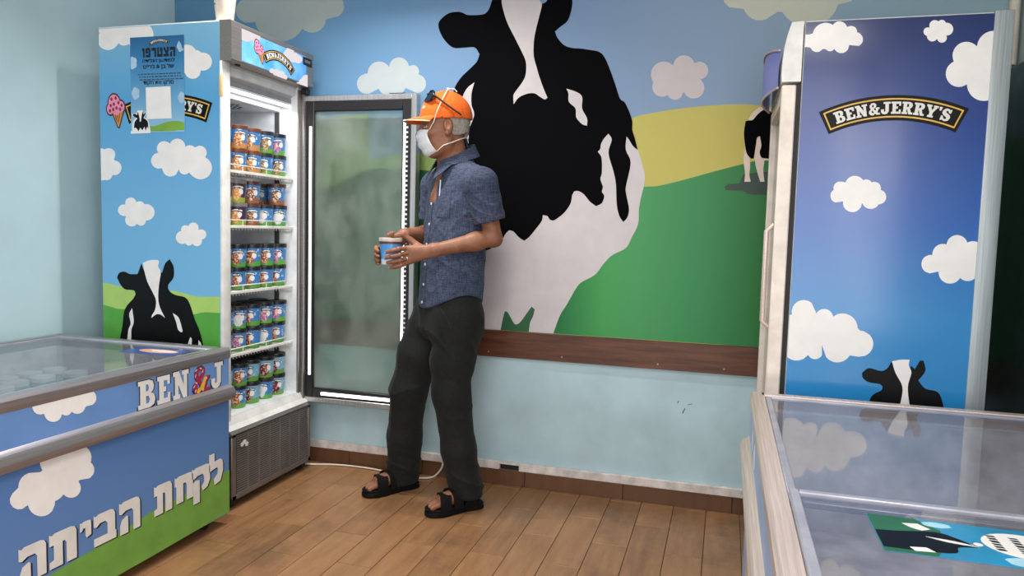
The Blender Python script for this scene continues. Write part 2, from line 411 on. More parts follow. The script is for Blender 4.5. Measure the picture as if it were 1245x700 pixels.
# ---- outlines of the printed artwork, in metres on their own surfaces
ART = {
 'm_yellow': [(0.0313,1.6906),(0.0698,1.7076),(0.2229,1.7329),(0.3924,1.7469),(0.5085,1.7479),(0.5904,1.7395),(0.8138,1.7153),(1.49,1.6054),(1.49,0.7996),(0.5359,0.733),(-0.7289,0.733),(-0.7437,1.3829)],
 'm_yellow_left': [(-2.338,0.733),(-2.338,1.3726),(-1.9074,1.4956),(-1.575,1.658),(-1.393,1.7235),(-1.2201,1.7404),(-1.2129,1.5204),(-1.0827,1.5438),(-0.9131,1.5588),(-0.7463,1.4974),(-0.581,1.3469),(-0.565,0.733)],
 'm_green': [(-0.7289,0.733),(-0.742,1.3063),(0.107,1.4028),(0.167,1.4069),(0.2705,1.4325),(0.4053,1.4716),(0.5205,1.5028),(0.6014,1.5233),(0.8221,1.5664),(1.49,1.6169),(1.49,0.733)],
 'm_green_left': [(-2.338,0.733),(-2.338,1.1226),(-1.9079,1.211),(-1.4353,1.3836),(-1.2167,1.473),(-1.0816,1.4734),(-0.9748,1.4738),(-0.7451,1.4441),(-0.4234,1.349),(-0.4052,0.733)],
 'm_white': [(0.0335,1.6339),(0.0743,1.5612),(0.0919,1.513),(0.1084,1.4562),(0.108,1.4135),(0.0979,1.3634),(0.0895,1.306),(0.0885,1.2413),(0.0622,1.1793),(0.0387,1.1332),(-0.0199,1.1003),(-0.056,1.0615),(-0.0952,1.0091),(-0.156,0.9719),(-0.1827,0.9364),(-0.2158,0.8729),(-0.2491,0.8149),(-0.2747,0.738),(-0.2754,0.733),(-0.6481,0.733),(-0.6481,0.7338),(-0.6519,0.7871),(-0.6847,0.9606),(-0.7376,1.1136),(-0.8229,1.2275),(-0.583,1.4224),(-0.203,1.6073),(-0.0583,1.6776)],
 'm_notch': [(-0.5279,0.733),(-0.528,0.7363),(-0.5197,0.7848),(-0.511,0.8208),(-0.499,0.8203),(-0.4832,0.7978),(-0.4641,0.7681),(-0.4497,0.7644),(-0.4315,0.7793),(-0.4039,0.82),(-0.3824,0.851),(-0.3675,0.8381),(-0.374,0.8072),(-0.3876,0.7751),(-0.3924,0.733)],
 'm_black': [(-0.6086,2.238),(-0.6214,2.2012),(-0.6409,2.1785),(-0.6749,2.174),(-0.726,2.1767),(-0.7503,2.188),(-0.7746,2.1934),(-0.8199,2.1887),(-0.8577,2.1632),(-0.8691,2.138),(-0.8564,2.0993),(-0.8311,2.0627),(-0.7921,2.0323),(-0.7399,2.0302),(-0.6885,2.0295),(-0.6638,1.9986),(-0.6765,1.9643),(-0.7169,1.9274),(-0.7509,1.8964),(-0.7777,1.8586),(-0.7922,1.8138),(-0.8087,1.7257),(-0.8588,1.5548),(-0.872,1.3816),(-0.8567,1.2462),(-0.8009,1.1699),(-0.717,1.1143),(-0.6148,1.0984),(-0.5367,1.1509),(-0.5153,1.1827),(-0.4987,1.1979),(-0.4784,1.1916),(-0.4505,1.1652),(-0.4265,1.1516),(-0.4036,1.1696),(-0.3714,1.2091),(-0.3462,1.2448),(-0.3424,1.2706),(-0.3203,1.2659),(-0.3103,1.2519),(-0.2903,1.2476),(-0.2616,1.2671),(-0.2362,1.2916),(-0.2152,1.3269),(-0.2096,1.3615),(-0.2008,1.3792),(-0.1814,1.3806),(-0.1555,1.3652),(-0.1287,1.3345),(-0.0995,1.3149),(-0.0746,1.3292),(-0.0651,1.3602),(-0.0765,1.3789),(-0.0728,1.4006),(-0.0851,1.4345),(-0.0795,1.4624),(-0.0834,1.5273),(-0.1012,1.5547),(-0.0907,1.5669),(-0.0878,1.5885),(-0.0741,1.6135),(-0.0566,1.6326),(-0.0411,1.6061),(-0.0535,1.5488),(-0.0287,1.4698),(-0.0156,1.4124),(-0.0087,1.3259),(0.0041,1.2755),(0.0234,1.247),(0.0406,1.269),(0.0464,1.3052),(0.0333,1.3625),(0.0283,1.3984),(0.0457,1.5058),(0.022,1.5629),(0.0233,1.6198),(0.0346,1.6055),(0.0537,1.577),(0.0743,1.5612),(0.0594,1.6124),(0.0473,1.6479),(0.0459,1.6833),(0.0338,1.7188),(0.0105,1.7652),(-0.0117,1.7833),(-0.0357,1.8475),(-0.0676,1.9262),(-0.0909,1.9693),(-0.1133,1.9879),(-0.1427,1.9947),(-0.1907,2.0037),(-0.2315,2.0082),(-0.2691,2.0226),(-0.3001,2.0561),(-0.3119,2.0831),(-0.2867,2.1034),(-0.2616,2.1206),(-0.2469,2.1472),(-0.2386,2.186),(-0.2385,2.2164),(-0.2557,2.288),(-0.287,2.3394),(-0.3227,2.2923),(-0.3544,2.2171),(-0.3756,2.2062),(-0.432,2.2921),(-0.5597,2.3219),(-0.5898,2.2804)],
 'm_blaze': [(-0.564,2.2354),(-0.5537,2.1851),(-0.5323,2.128),(-0.4971,2.0639),(-0.4658,2.0066),(-0.4423,1.9559),(-0.4415,1.8994),(-0.4581,1.8627),(-0.4936,1.8163),(-0.4966,1.798),(-0.4942,1.7685),(-0.4713,1.7974),(-0.4347,1.8134),(-0.3986,1.8154),(-0.3741,1.8006),(-0.3497,1.7873),(-0.337,1.7943),(-0.3573,1.8373),(-0.38,1.8949),(-0.391,1.929),(-0.4059,1.9792),(-0.4077,2.0415),(-0.3995,2.0966),(-0.385,2.1573),(-0.3755,2.2029),(-0.3871,2.225),(-0.4132,2.2981),(-0.5599,2.3291)],
 'm_patch_left': [(-0.6847,1.8724),(-0.7218,1.8443),(-0.7449,1.7924),(-0.7247,1.7409),(-0.7269,1.7131),(-0.7364,1.688),(-0.7344,1.6166),(-0.7241,1.5961),(-0.7084,1.6164),(-0.7069,1.6578),(-0.6827,1.7237),(-0.6967,1.77),(-0.6979,1.8228)],
 'm_patch_right': [(-0.2516,1.832),(-0.2064,1.8165),(-0.1797,1.7943),(-0.178,1.744),(-0.1543,1.7005),(-0.1531,1.6681),(-0.1756,1.6756),(-0.2026,1.7049),(-0.2077,1.7446),(-0.2385,1.774),(-0.2419,1.8102)],
 'c2_shadow': [(0.4454,1.405),(0.4606,1.4166),(0.5034,1.4204),(0.5184,1.4583),(0.5521,1.4633),(0.6191,1.469),(0.7805,1.4664),(0.8304,1.4165),(0.7857,1.3724),(0.6025,1.3741),(0.548,1.3752),(0.5219,1.3883),(0.4527,1.3923)],
 'c2_white': [(0.5281,1.6822),(0.5399,1.7081),(0.5638,1.732),(0.5843,1.7329),(0.6397,1.7218),(0.6896,1.6842),(0.6985,1.5165),(0.5998,1.5165),(0.5975,1.4723),(0.6043,1.4281),(0.5877,1.428),(0.5778,1.4552),(0.5672,1.4893),(0.559,1.5233),(0.5399,1.538),(0.5443,1.4892),(0.5425,1.4584),(0.5496,1.4277),(0.5243,1.4275),(0.5251,1.4631),(0.5177,1.5073),(0.5169,1.5425),(0.5223,1.6018)],
 'c2_black': [(0.5162,1.678),(0.5282,1.6815),(0.5454,1.6837),(0.5651,1.7077),(0.5892,1.7247),(0.6142,1.7156),(0.6887,1.7009),(0.6985,1.5165),(0.5994,1.5247),(0.5868,1.5291),(0.5789,1.5505),(0.5843,1.5776),(0.5765,1.6163),(0.5658,1.6083),(0.5628,1.5777),(0.5576,1.5247),(0.5448,1.5247),(0.5269,1.5473),(0.5181,1.5862),(0.5126,1.6301)],
 'cl_wall_1': [(-1.3626,2.2711),(-1.358,2.2479),(-1.3589,2.2405),(-1.3647,2.2259),(-1.3659,2.2242),(-1.3837,2.2079),(-1.4223,2.1999),(-1.4262,2.2004),(-1.4556,2.1929),(-1.4598,2.1753),(-1.4693,2.16),(-1.4833,2.1475),(-1.5012,2.1389),(-1.5225,2.1349),(-1.5465,2.1367),(-1.5734,2.1471),(-1.5865,2.1567),(-1.5918,2.1494),(-1.6026,2.1375),(-1.6155,2.1266),(-1.6304,2.1172),(-1.6471,2.1095),(-1.6653,2.1038),(-1.6847,2.1002),(-1.7049,2.0991),(-1.7255,2.1004),(-1.7459,2.1042),(-1.7658,2.1105),(-1.7846,2.1191),(-1.802,2.1298),(-1.8176,2.1425),(-1.831,2.1568),(-1.8418,2.1724),(-1.8501,2.1889),(-1.8551,2.2043),(-1.8696,2.1997),(-1.917,2.2029),(-1.9436,2.2182),(-1.9598,2.2382),(-1.9663,2.2606),(-1.9628,2.2834),(-1.9477,2.3047),(-1.9136,2.3213),(-1.9029,2.3227),(-1.9057,2.3384),(-1.9052,2.357),(-1.9007,2.3749),(-1.8922,2.3914),(-1.8801,2.4062),(-1.8649,2.4186),(-1.8469,2.4282),(-1.8269,2.4347),(-1.8054,2.4378),(-1.7831,2.4374),(-1.7608,2.4334),(-1.7391,2.4257),(-1.7324,2.4225),(-1.7268,2.4335),(-1.7159,2.4487),(-1.702,2.4622),(-1.6855,2.4737),(-1.6667,2.4825),(-1.6461,2.4886),(-1.6242,2.4916),(-1.6018,2.4915),(-1.5794,2.4882),(-1.5576,2.4819),(-1.5371,2.4727),(-1.5183,2.4608),(-1.5019,2.4466),(-1.4881,2.4306),(-1.4775,2.4131),(-1.4701,2.3946),(-1.4663,2.3756),(-1.4661,2.3567),(-1.4693,2.3384),(-1.4759,2.3211),(-1.4855,2.3054),(-1.3805,2.2935),(-1.3638,2.2736)],
 'cl_wall_2': [(-0.9356,1.899),(-0.9276,1.8849),(-0.9254,1.8704),(-0.9284,1.8565),(-0.9365,1.8443),(-0.9495,1.8348),(-0.9687,1.83),(-1.0302,1.8553),(-1.0337,1.8489),(-1.0381,1.8428),(-1.0432,1.8372),(-1.049,1.832),(-1.0555,1.8274),(-1.0626,1.8235),(-1.0702,1.8203),(-1.0782,1.818),(-1.0865,1.8164),(-1.0951,1.8157),(-1.1037,1.8158),(-1.1122,1.8168),(-1.1206,1.8187),(-1.1287,1.8213),(-1.1364,1.8247),(-1.1436,1.8287),(-1.1503,1.8334),(-1.1563,1.8386),(-1.1616,1.8442),(-1.1663,1.8502),(-1.1702,1.8564),(-1.2234,1.8325),(-1.2459,1.8348),(-1.2556,1.8385),(-1.2625,1.8425),(-1.2747,1.8535),(-1.2824,1.8666),(-1.2855,1.8809),(-1.2837,1.8954),(-1.2766,1.9093),(-1.2633,1.9213),(-1.2391,1.9293),(-1.2286,1.9294),(-1.2284,1.9374),(-1.2262,1.9472),(-1.2221,1.9563),(-1.216,1.9645),(-1.2084,1.9716),(-1.1993,1.9771),(-1.1891,1.9811),(-1.178,1.9832),(-1.1666,1.9834),(-1.1551,1.9817),(-1.1439,1.9779),(-1.1333,1.9721),(-1.1237,1.9643),(-1.1166,1.9556),(-1.1164,1.9585),(-1.1127,1.9727),(-1.1062,1.9826),(-1.0979,1.99),(-1.0884,1.9951),(-1.0782,1.998),(-1.0676,1.9989),(-1.057,1.9979),(-1.0469,1.9949),(-1.0377,1.9902),(-1.0296,1.9839),(-1.0229,1.9763),(-1.0181,1.9677),(-1.0152,1.9584),(-1.015,1.9574),(-0.9891,1.9612),(-0.9753,1.9549),(-0.9665,1.9454),(-0.9625,1.9354),(-0.9623,1.9343),(-0.9622,1.927),(-0.9631,1.9224),(-0.9655,1.9166),(-0.9512,1.9116),(-0.9413,1.9049)],
 'cl_wall_3': [(0.3356,1.8579),(0.3248,1.8554),(0.3308,1.8497),(0.3377,1.8399),(0.3418,1.8295),(0.3433,1.819),(0.3424,1.8088),(0.3392,1.7993),(0.334,1.791),(0.3268,1.7842),(0.318,1.7793),(0.308,1.7766),(0.2969,1.7766),(0.2851,1.7796),(0.2727,1.787),(0.2599,1.8028),(0.2591,1.8026),(0.2552,1.802),(0.2548,1.7986),(0.2515,1.7885),(0.246,1.7813),(0.2393,1.7764),(0.2319,1.7736),(0.224,1.7728),(0.2161,1.7739),(0.2086,1.7769),(0.2018,1.7816),(0.1961,1.7878),(0.1925,1.7943),(0.1901,1.7927),(0.176,1.7874),(0.1635,1.7873),(0.1523,1.7906),(0.1427,1.7963),(0.1349,1.8041),(0.1293,1.8133),(0.1262,1.8235),(0.1257,1.8343),(0.1281,1.8449),(0.1297,1.8484),(0.1256,1.8545),(0.1209,1.8643),(0.1182,1.8746),(0.1174,1.8851),(0.1187,1.8954),(0.1219,1.9051),(0.1269,1.9139),(0.1337,1.9214),(0.1419,1.9275),(0.1513,1.9318),(0.1616,1.9342),(0.1725,1.9344),(0.1837,1.9324),(0.1948,1.928),(0.2056,1.9209),(0.2105,1.9163),(0.2109,1.9226),(0.2135,1.9327),(0.2181,1.9412),(0.2243,1.9479),(0.2316,1.953),(0.2398,1.9564),(0.2485,1.9579),(0.2574,1.9576),(0.2662,1.9555),(0.2745,1.9518),(0.282,1.9466),(0.2885,1.94),(0.2937,1.9323),(0.2974,1.9237),(0.2975,1.9234),(0.3168,1.9292),(0.3304,1.9266),(0.3412,1.9203),(0.3492,1.9116),(0.3543,1.9013),(0.3562,1.89),(0.3545,1.8785),(0.3485,1.8674)],
 'cl_wall_4': [(0.9117,2.1628),(0.9105,2.1595),(0.8945,2.1435),(0.8477,2.1343),(0.8434,2.1192),(0.8372,2.1051),(0.8291,2.0923),(0.8194,2.0811),(0.8084,2.0715),(0.7963,2.0638),(0.7833,2.0581),(0.7698,2.0542),(0.7561,2.0522),(0.7425,2.052),(0.7292,2.0534),(0.7164,2.0563),(0.7044,2.0603),(0.6932,2.0654),(0.683,2.0713),(0.6737,2.0777),(0.6655,2.0844),(0.6583,2.0913),(0.6519,2.0983),(0.6465,2.1051),(0.6417,2.1118),(0.6389,2.1162),(0.6366,2.1163),(0.6292,2.1169),(0.6215,2.1183),(0.5968,2.1032),(0.5762,2.0905),(0.5624,2.0873),(0.5405,2.0887),(0.5221,2.0959),(0.5068,2.107),(0.4949,2.1211),(0.4868,2.1371),(0.4297,2.1469),(0.4285,2.1475),(0.4066,2.1691),(0.3997,2.1933),(0.4018,2.2089),(0.4051,2.2166),(0.4265,2.2353),(0.5329,2.2223),(0.5519,2.2221),(0.5529,2.2267),(0.5561,2.2367),(0.5606,2.246),(0.5663,2.2545),(0.5731,2.2619),(0.5809,2.2682),(0.5894,2.2732),(0.5986,2.2769),(0.6081,2.2793),(0.6179,2.2804),(0.6277,2.2802),(0.6373,2.2788),(0.6465,2.2763),(0.6554,2.2728),(0.6583,2.2714),(0.6632,2.2751),(0.6717,2.2803),(0.6812,2.2849),(0.6917,2.2887),(0.7032,2.2913),(0.7155,2.2927),(0.7286,2.2926),(0.7422,2.2909),(0.7561,2.2874),(0.77,2.2821),(0.7836,2.275),(0.7966,2.266),(0.8088,2.2553),(0.8198,2.2431),(0.8295,2.2294),(0.8375,2.2147),(0.8957,2.2055),(0.9082,2.1915),(0.9111,2.1849)],
 'l_hill_light': [(-2.105,0.925),(-2.0675,0.924),(-2.0268,0.916),(-1.8916,0.9133),(-1.7517,0.9097),(-1.6984,0.903),(-1.6234,0.8907),(-1.513,0.8963),(-1.513,0.5569),(-2.105,0.508)],
 'l_hill_dark': [(-2.105,0.09),(-2.105,0.831),(-2.0694,0.8249),(-2.0286,0.8172),(-1.9923,0.8174),(-1.83,0.8014),(-1.639,0.8166),(-1.5937,0.8271),(-1.513,0.8286),(-1.513,0.09)],
 'l_cow': [(-2.0485,0.5487),(-2.0188,0.6921),(-2.0057,0.7429),(-1.9964,0.8027),(-1.9799,0.8333),(-1.9477,0.8643),(-1.9337,0.8846),(-1.9428,0.9003),(-1.9869,0.9028),(-2.0103,0.92),(-2.03,0.9519),(-2.0175,0.9721),(-1.9894,0.9786),(-1.9617,0.9696),(-1.9221,0.9713),(-1.9019,1.0174),(-1.8863,0.9832),(-1.8492,0.9327),(-1.8194,0.9687),(-1.8088,0.9875),(-1.7972,0.9814),(-1.7814,1.0206),(-1.7581,1.0404),(-1.7391,1.0092),(-1.7396,0.9646),(-1.7668,0.9314),(-1.7596,0.9062),(-1.7293,0.8918),(-1.6835,0.8845),(-1.6609,0.8603),(-1.6351,0.7945),(-1.6132,0.7512),(-1.5967,0.6949),(-1.5772,0.5861)],
 'l_blaze': [(-1.8942,1.0194),(-1.8625,1.0313),(-1.8194,1.035),(-1.812,1.0256),(-1.816,1.0069),(-1.8034,0.9842),(-1.8133,0.9292),(-1.8177,0.8776),(-1.8107,0.8391),(-1.7842,0.7922),(-1.8032,0.804),(-1.8266,0.8058),(-1.8542,0.7881),(-1.8498,0.8013),(-1.8339,0.8256),(-1.8292,0.8642),(-1.8447,0.8957),(-1.8714,0.9397),(-1.8863,0.9843)],
 'l_patch_1': [(-1.9526,0.8249),(-1.945,0.7664),(-1.9576,0.7328),(-1.9599,0.6929),(-1.9685,0.6479),(-1.9901,0.6463),(-1.9798,0.6916),(-1.9735,0.7317),(-1.9614,0.7584),(-1.9685,0.7976)],
 'l_patch_2': [(-1.7454,0.8156),(-1.7147,0.7963),(-1.6963,0.7428),(-1.7021,0.7362),(-1.7193,0.7479),(-1.7288,0.7796)],
 'l_patch_3': [(-1.6585,0.7197),(-1.6512,0.7119),(-1.6537,0.6668),(-1.6782,0.665),(-1.6698,0.6933)],
 'l_patch_4': [(-1.6176,0.7097),(-1.6059,0.6964),(-1.5968,0.6674),(-1.6211,0.6656)],
 'cl_left_1': [(-2.0012,1.4291),(-1.9985,1.4221),(-1.9979,1.415),(-1.9994,1.408),(-2.0028,1.4014),(-2.0081,1.3955),(-2.015,1.3906),(-2.0233,1.3871),(-2.033,1.3852),(-2.0439,1.3855),(-2.0457,1.3858),(-2.0474,1.3803),(-2.051,1.3747),(-2.0561,1.3701),(-2.0624,1.3667),(-2.0695,1.3646),(-2.077,1.364),(-2.0847,1.3649),(-2.0869,1.3655),(-2.0917,1.3641),(-2.0988,1.3624),(-2.105,1.3613),(-2.105,1.4983),(-2.1036,1.4981),(-2.096,1.4969),(-2.0888,1.4952),(-2.0832,1.4934),(-2.0817,1.4943),(-2.073,1.4975),(-2.0642,1.4987),(-2.0557,1.4981),(-2.0477,1.4959),(-2.0407,1.4922),(-2.0351,1.4873),(-2.0311,1.4812),(-2.029,1.4743),(-2.0294,1.4667),(-2.0329,1.4585),(-2.0367,1.4539),(-2.0358,1.4518),(-2.0343,1.4473),(-2.0342,1.447),(-2.0222,1.4451),(-2.0129,1.4409),(-2.0059,1.4355)],
 'cl_left_2': [(-1.5656,1.4513),(-1.5562,1.4416),(-1.5505,1.431),(-1.5482,1.4199),(-1.5491,1.4089),(-1.5531,1.3985),(-1.5598,1.3891),(-1.569,1.3812),(-1.5805,1.3752),(-1.5937,1.3716),(-1.6085,1.3709),(-1.6246,1.3741),(-1.6429,1.3841),(-1.6466,1.3874),(-1.6597,1.3982),(-1.6647,1.3945),(-1.6705,1.392),(-1.6768,1.3906),(-1.6833,1.3904),(-1.6897,1.3915),(-1.6957,1.3939),(-1.7011,1.3975),(-1.7054,1.4024),(-1.7082,1.4088),(-1.7086,1.4113),(-1.7213,1.3916),(-1.7249,1.3887),(-1.7376,1.3828),(-1.7493,1.3809),(-1.7602,1.3818),(-1.7699,1.385),(-1.778,1.39),(-1.7842,1.3965),(-1.7883,1.4041),(-1.7898,1.4126),(-1.7935,1.415),(-1.8147,1.4136),(-1.8315,1.4198),(-1.8414,1.4292),(-1.8461,1.44),(-1.846,1.4514),(-1.8408,1.4624),(-1.8351,1.4684),(-1.8301,1.472),(-1.8249,1.4747),(-1.8183,1.4769),(-1.81,1.4783),(-1.8097,1.4783),(-1.8159,1.4897),(-1.8162,1.5007),(-1.8121,1.5105),(-1.8043,1.5186),(-1.7931,1.5242),(-1.7788,1.5263),(-1.759,1.521),(-1.7514,1.5153),(-1.7471,1.5208),(-1.741,1.5269),(-1.7334,1.5315),(-1.7248,1.5344),(-1.7155,1.5355),(-1.706,1.5347),(-1.6968,1.5318),(-1.6884,1.5268),(-1.6813,1.5193),(-1.6766,1.5073),(-1.6765,1.5015),(-1.6713,1.5047),(-1.6639,1.5074),(-1.6564,1.5085),(-1.649,1.5081),(-1.642,1.5064),(-1.6357,1.5035),(-1.6304,1.4996),(-1.6297,1.499),(-1.6096,1.5062),(-1.5963,1.5048),(-1.5861,1.5003),(-1.5787,1.4938),(-1.5743,1.4858),(-1.5729,1.477),(-1.5751,1.4679),(-1.5808,1.4597),(-1.5796,1.4592)],
 'cl_left_3': [(-1.8317,1.233),(-1.8326,1.2265),(-1.8349,1.2202),(-1.8386,1.2144),(-1.8436,1.2091),(-1.8498,1.2046),(-1.857,1.2012),(-1.8649,1.1989),(-1.8734,1.1979),(-1.8761,1.1979),(-1.8764,1.1936),(-1.8785,1.1881),(-1.8821,1.1835),(-1.8869,1.1797),(-1.8926,1.1771),(-1.8989,1.1757),(-1.9055,1.1757),(-1.9121,1.1772),(-1.9183,1.1804),(-1.9217,1.1834),(-1.9238,1.1813),(-1.9296,1.1769),(-1.9362,1.1737),(-1.9433,1.1719),(-1.9504,1.1713),(-1.9575,1.1719),(-1.9641,1.1736),(-1.97,1.1765),(-1.9751,1.1803),(-1.979,1.185),(-1.9817,1.1903),(-1.9829,1.1961),(-1.9826,1.2022),(-1.9805,1.2084),(-1.9764,1.2144),(-1.9925,1.2147),(-2.0045,1.2175),(-2.0053,1.2178),(-2.0129,1.2231),(-2.0175,1.2294),(-2.0194,1.2363),(-2.0188,1.2432),(-2.0159,1.2498),(-2.0105,1.2557),(-2.0029,1.2603),(-1.9993,1.2616),(-1.9927,1.263),(-1.9902,1.2632),(-1.9808,1.2624),(-1.9811,1.2636),(-1.9816,1.2707),(-1.9798,1.2771),(-1.9761,1.2827),(-1.971,1.2873),(-1.9646,1.2906),(-1.9574,1.2926),(-1.9498,1.2931),(-1.942,1.2918),(-1.9345,1.2885),(-1.9277,1.2825),(-1.9235,1.2733),(-1.9223,1.274),(-1.9174,1.2761),(-1.9123,1.2775),(-1.907,1.2779),(-1.9017,1.2776),(-1.8967,1.2764),(-1.8921,1.2745),(-1.8881,1.2718),(-1.8847,1.2686),(-1.8826,1.2654),(-1.8812,1.2657),(-1.8723,1.2665),(-1.8639,1.2658),(-1.856,1.2638),(-1.849,1.2606),(-1.8429,1.2564),(-1.8381,1.2514),(-1.8345,1.2456),(-1.8324,1.2394)],
 'cl_left_4': [(-1.577,1.1446),(-1.5789,1.1391),(-1.5806,1.1364),(-1.5826,1.134),(-1.5839,1.1328),(-1.5883,1.1297),(-1.5964,1.1267),(-1.5991,1.1262),(-1.5981,1.1224),(-1.5983,1.1173),(-1.5998,1.1124),(-1.6026,1.108),(-1.6064,1.1043),(-1.6112,1.1013),(-1.6167,1.0993),(-1.6227,1.0985),(-1.629,1.0989),(-1.6353,1.1008),(-1.6414,1.1047),(-1.6452,1.1094),(-1.6462,1.1077),(-1.6495,1.1041),(-1.6536,1.1016),(-1.658,1.1001),(-1.6626,1.0996),(-1.667,1.1),(-1.6712,1.1014),(-1.6748,1.1036),(-1.6777,1.1067),(-1.679,1.109),(-1.6818,1.1078),(-1.6892,1.1058),(-1.6964,1.1053),(-1.7033,1.1061),(-1.7096,1.108),(-1.7151,1.1109),(-1.7197,1.1147),(-1.7232,1.1192),(-1.7256,1.1242),(-1.7266,1.1296),(-1.7264,1.135),(-1.7248,1.1405),(-1.722,1.1456),(-1.7179,1.1502),(-1.7126,1.1542),(-1.7063,1.1572),(-1.6994,1.1591),(-1.6994,1.1593),(-1.7003,1.164),(-1.6997,1.1686),(-1.6979,1.1728),(-1.695,1.1765),(-1.6911,1.1796),(-1.6865,1.1818),(-1.6814,1.1831),(-1.6759,1.1833),(-1.6704,1.1823),(-1.665,1.1799),(-1.6642,1.1794),(-1.6617,1.184),(-1.6576,1.1884),(-1.6528,1.1916),(-1.6474,1.1938),(-1.6418,1.1949),(-1.6361,1.195),(-1.6307,1.194),(-1.6257,1.192),(-1.6213,1.1891),(-1.6178,1.1854),(-1.6153,1.1811),(-1.6141,1.1761),(-1.6143,1.1707),(-1.6165,1.1649),(-1.604,1.1676),(-1.6036,1.1676),(-1.5942,1.1671),(-1.5872,1.1644),(-1.582,1.1604),(-1.5786,1.1556),(-1.5769,1.1502)],
 'cl_left_5': [(-1.8311,1.9737),(-1.8279,1.964),(-1.8269,1.954),(-1.8281,1.9442),(-1.8314,1.9347),(-1.8368,1.926),(-1.844,1.9181),(-1.853,1.9115),(-1.8633,1.9063),(-1.8748,1.9027),(-1.8869,1.9008),(-1.8995,1.9007),(-1.912,1.9025),(-1.9242,1.906),(-1.9355,1.9112),(-1.9457,1.9181),(-1.9528,1.9248),(-1.9538,1.9242),(-1.9597,1.9214),(-1.9662,1.9196),(-1.9729,1.9189),(-1.9798,1.9192),(-1.9865,1.9205),(-1.9928,1.9229),(-1.9985,1.9261),(-2.0034,1.9302),(-2.0196,1.9144),(-2.033,1.9075),(-2.051,1.9038),(-2.067,1.9047),(-2.0812,1.9088),(-2.0932,1.9153),(-2.1026,1.9238),(-2.105,1.9275),(-2.105,1.9704),(-2.1004,1.9762),(-2.1017,1.977),(-2.105,1.9798),(-2.105,1.992),(-1.8441,1.992),(-1.8435,1.9914),(-1.8363,1.983)],
 'cl_left_6': [(-1.5457,1.8398),(-1.5461,1.8332),(-1.5479,1.8268),(-1.5512,1.8209),(-1.5558,1.8155),(-1.5616,1.811),(-1.5684,1.8075),(-1.5761,1.8051),(-1.5843,1.804),(-1.5929,1.8043),(-1.5998,1.8055),(-1.5997,1.8041),(-1.6004,1.7975),(-1.6028,1.7914),(-1.6065,1.7859),(-1.6114,1.7813),(-1.6172,1.7777),(-1.6238,1.7751),(-1.631,1.7736),(-1.6383,1.7733),(-1.6457,1.7742),(-1.6527,1.7763),(-1.6592,1.7795),(-1.665,1.7836),(-1.6697,1.7887),(-1.6731,1.7945),(-1.6738,1.7962),(-1.678,1.7976),(-1.6836,1.8001),(-1.6888,1.8032),(-1.6937,1.8067),(-1.6981,1.8106),(-1.702,1.815),(-1.7052,1.8197),(-1.7078,1.8247),(-1.7097,1.8299),(-1.7108,1.8352),(-1.7111,1.8405),(-1.7107,1.8458),(-1.7096,1.8509),(-1.7078,1.8559),(-1.706,1.8594),(-1.7067,1.8609),(-1.7088,1.8671),(-1.7096,1.8734),(-1.709,1.8798),(-1.7072,1.8859),(-1.7041,1.8917),(-1.6998,1.8969),(-1.6944,1.9013),(-1.6882,1.9049),(-1.6813,1.9076),(-1.6738,1.9092),(-1.6661,1.9097),(-1.6584,1.9092),(-1.6509,1.9076),(-1.6437,1.9049),(-1.6372,1.9014),(-1.6315,1.897),(-1.6268,1.8919),(-1.6231,1.8864),(-1.623,1.8861),(-1.6181,1.8861),(-1.613,1.8852),(-1.6082,1.8837),(-1.6038,1.8814),(-1.5999,1.8786),(-1.5968,1.8752),(-1.5965,1.8748),(-1.5885,1.8752),(-1.58,1.8742),(-1.572,1.8719),(-1.5647,1.8684),(-1.5584,1.864),(-1.5532,1.8587),(-1.5493,1.8528),(-1.5468,1.8464)],
 'cone_scoop': [(-1.9724,1.68),(-1.9768,1.6764),(-1.9817,1.674),(-1.9815,1.6733),(-1.9807,1.6695),(-1.981,1.6657),(-1.9823,1.6622),(-1.9845,1.6589),(-1.9876,1.6561),(-1.9914,1.654),(-1.9959,1.6525),(-2.0008,1.6519),(-2.006,1.6522),(-2.0088,1.6529),(-2.01,1.6518),(-2.0128,1.6497),(-2.016,1.6479),(-2.0194,1.6463),(-2.0231,1.6452),(-2.0271,1.6444),(-2.0311,1.644),(-2.0352,1.644),(-2.0393,1.6444),(-2.0399,1.6445),(-2.0462,1.6368),(-2.0533,1.6333),(-2.0603,1.6321),(-2.067,1.6326),(-2.073,1.6345),(-2.0781,1.6376),(-2.082,1.6417),(-2.0844,1.6466),(-2.0849,1.6522),(-2.0828,1.6583),(-2.0768,1.6647),(-2.0756,1.6654),(-2.0651,1.6719),(-2.0646,1.6746),(-2.0638,1.6772),(-2.0636,1.6776),(-2.0662,1.6794),(-2.0691,1.682),(-2.0718,1.685),(-2.0741,1.6883),(-2.0759,1.6919),(-2.0772,1.6959),(-2.0778,1.7),(-2.0777,1.7042),(-2.0769,1.7085),(-2.0753,1.7126),(-2.0729,1.7166),(-2.0698,1.7202),(-2.066,1.7235),(-2.0617,1.7264),(-2.0568,1.7286),(-2.0516,1.7303),(-2.0461,1.7314),(-2.0405,1.7317),(-2.0349,1.7315),(-2.0294,1.7306),(-2.0242,1.729),(-2.0194,1.727),(-2.015,1.7244),(-2.0111,1.7214),(-2.0079,1.7181),(-2.0053,1.7145),(-2.0033,1.7109),(-2.002,1.7071),(-2.0017,1.7055),(-1.9964,1.7073),(-1.9889,1.7078),(-1.9827,1.7066),(-1.9774,1.7043),(-1.9733,1.7011),(-1.9704,1.6973),(-1.9688,1.6931),(-1.9686,1.6886),(-1.9697,1.6842)],
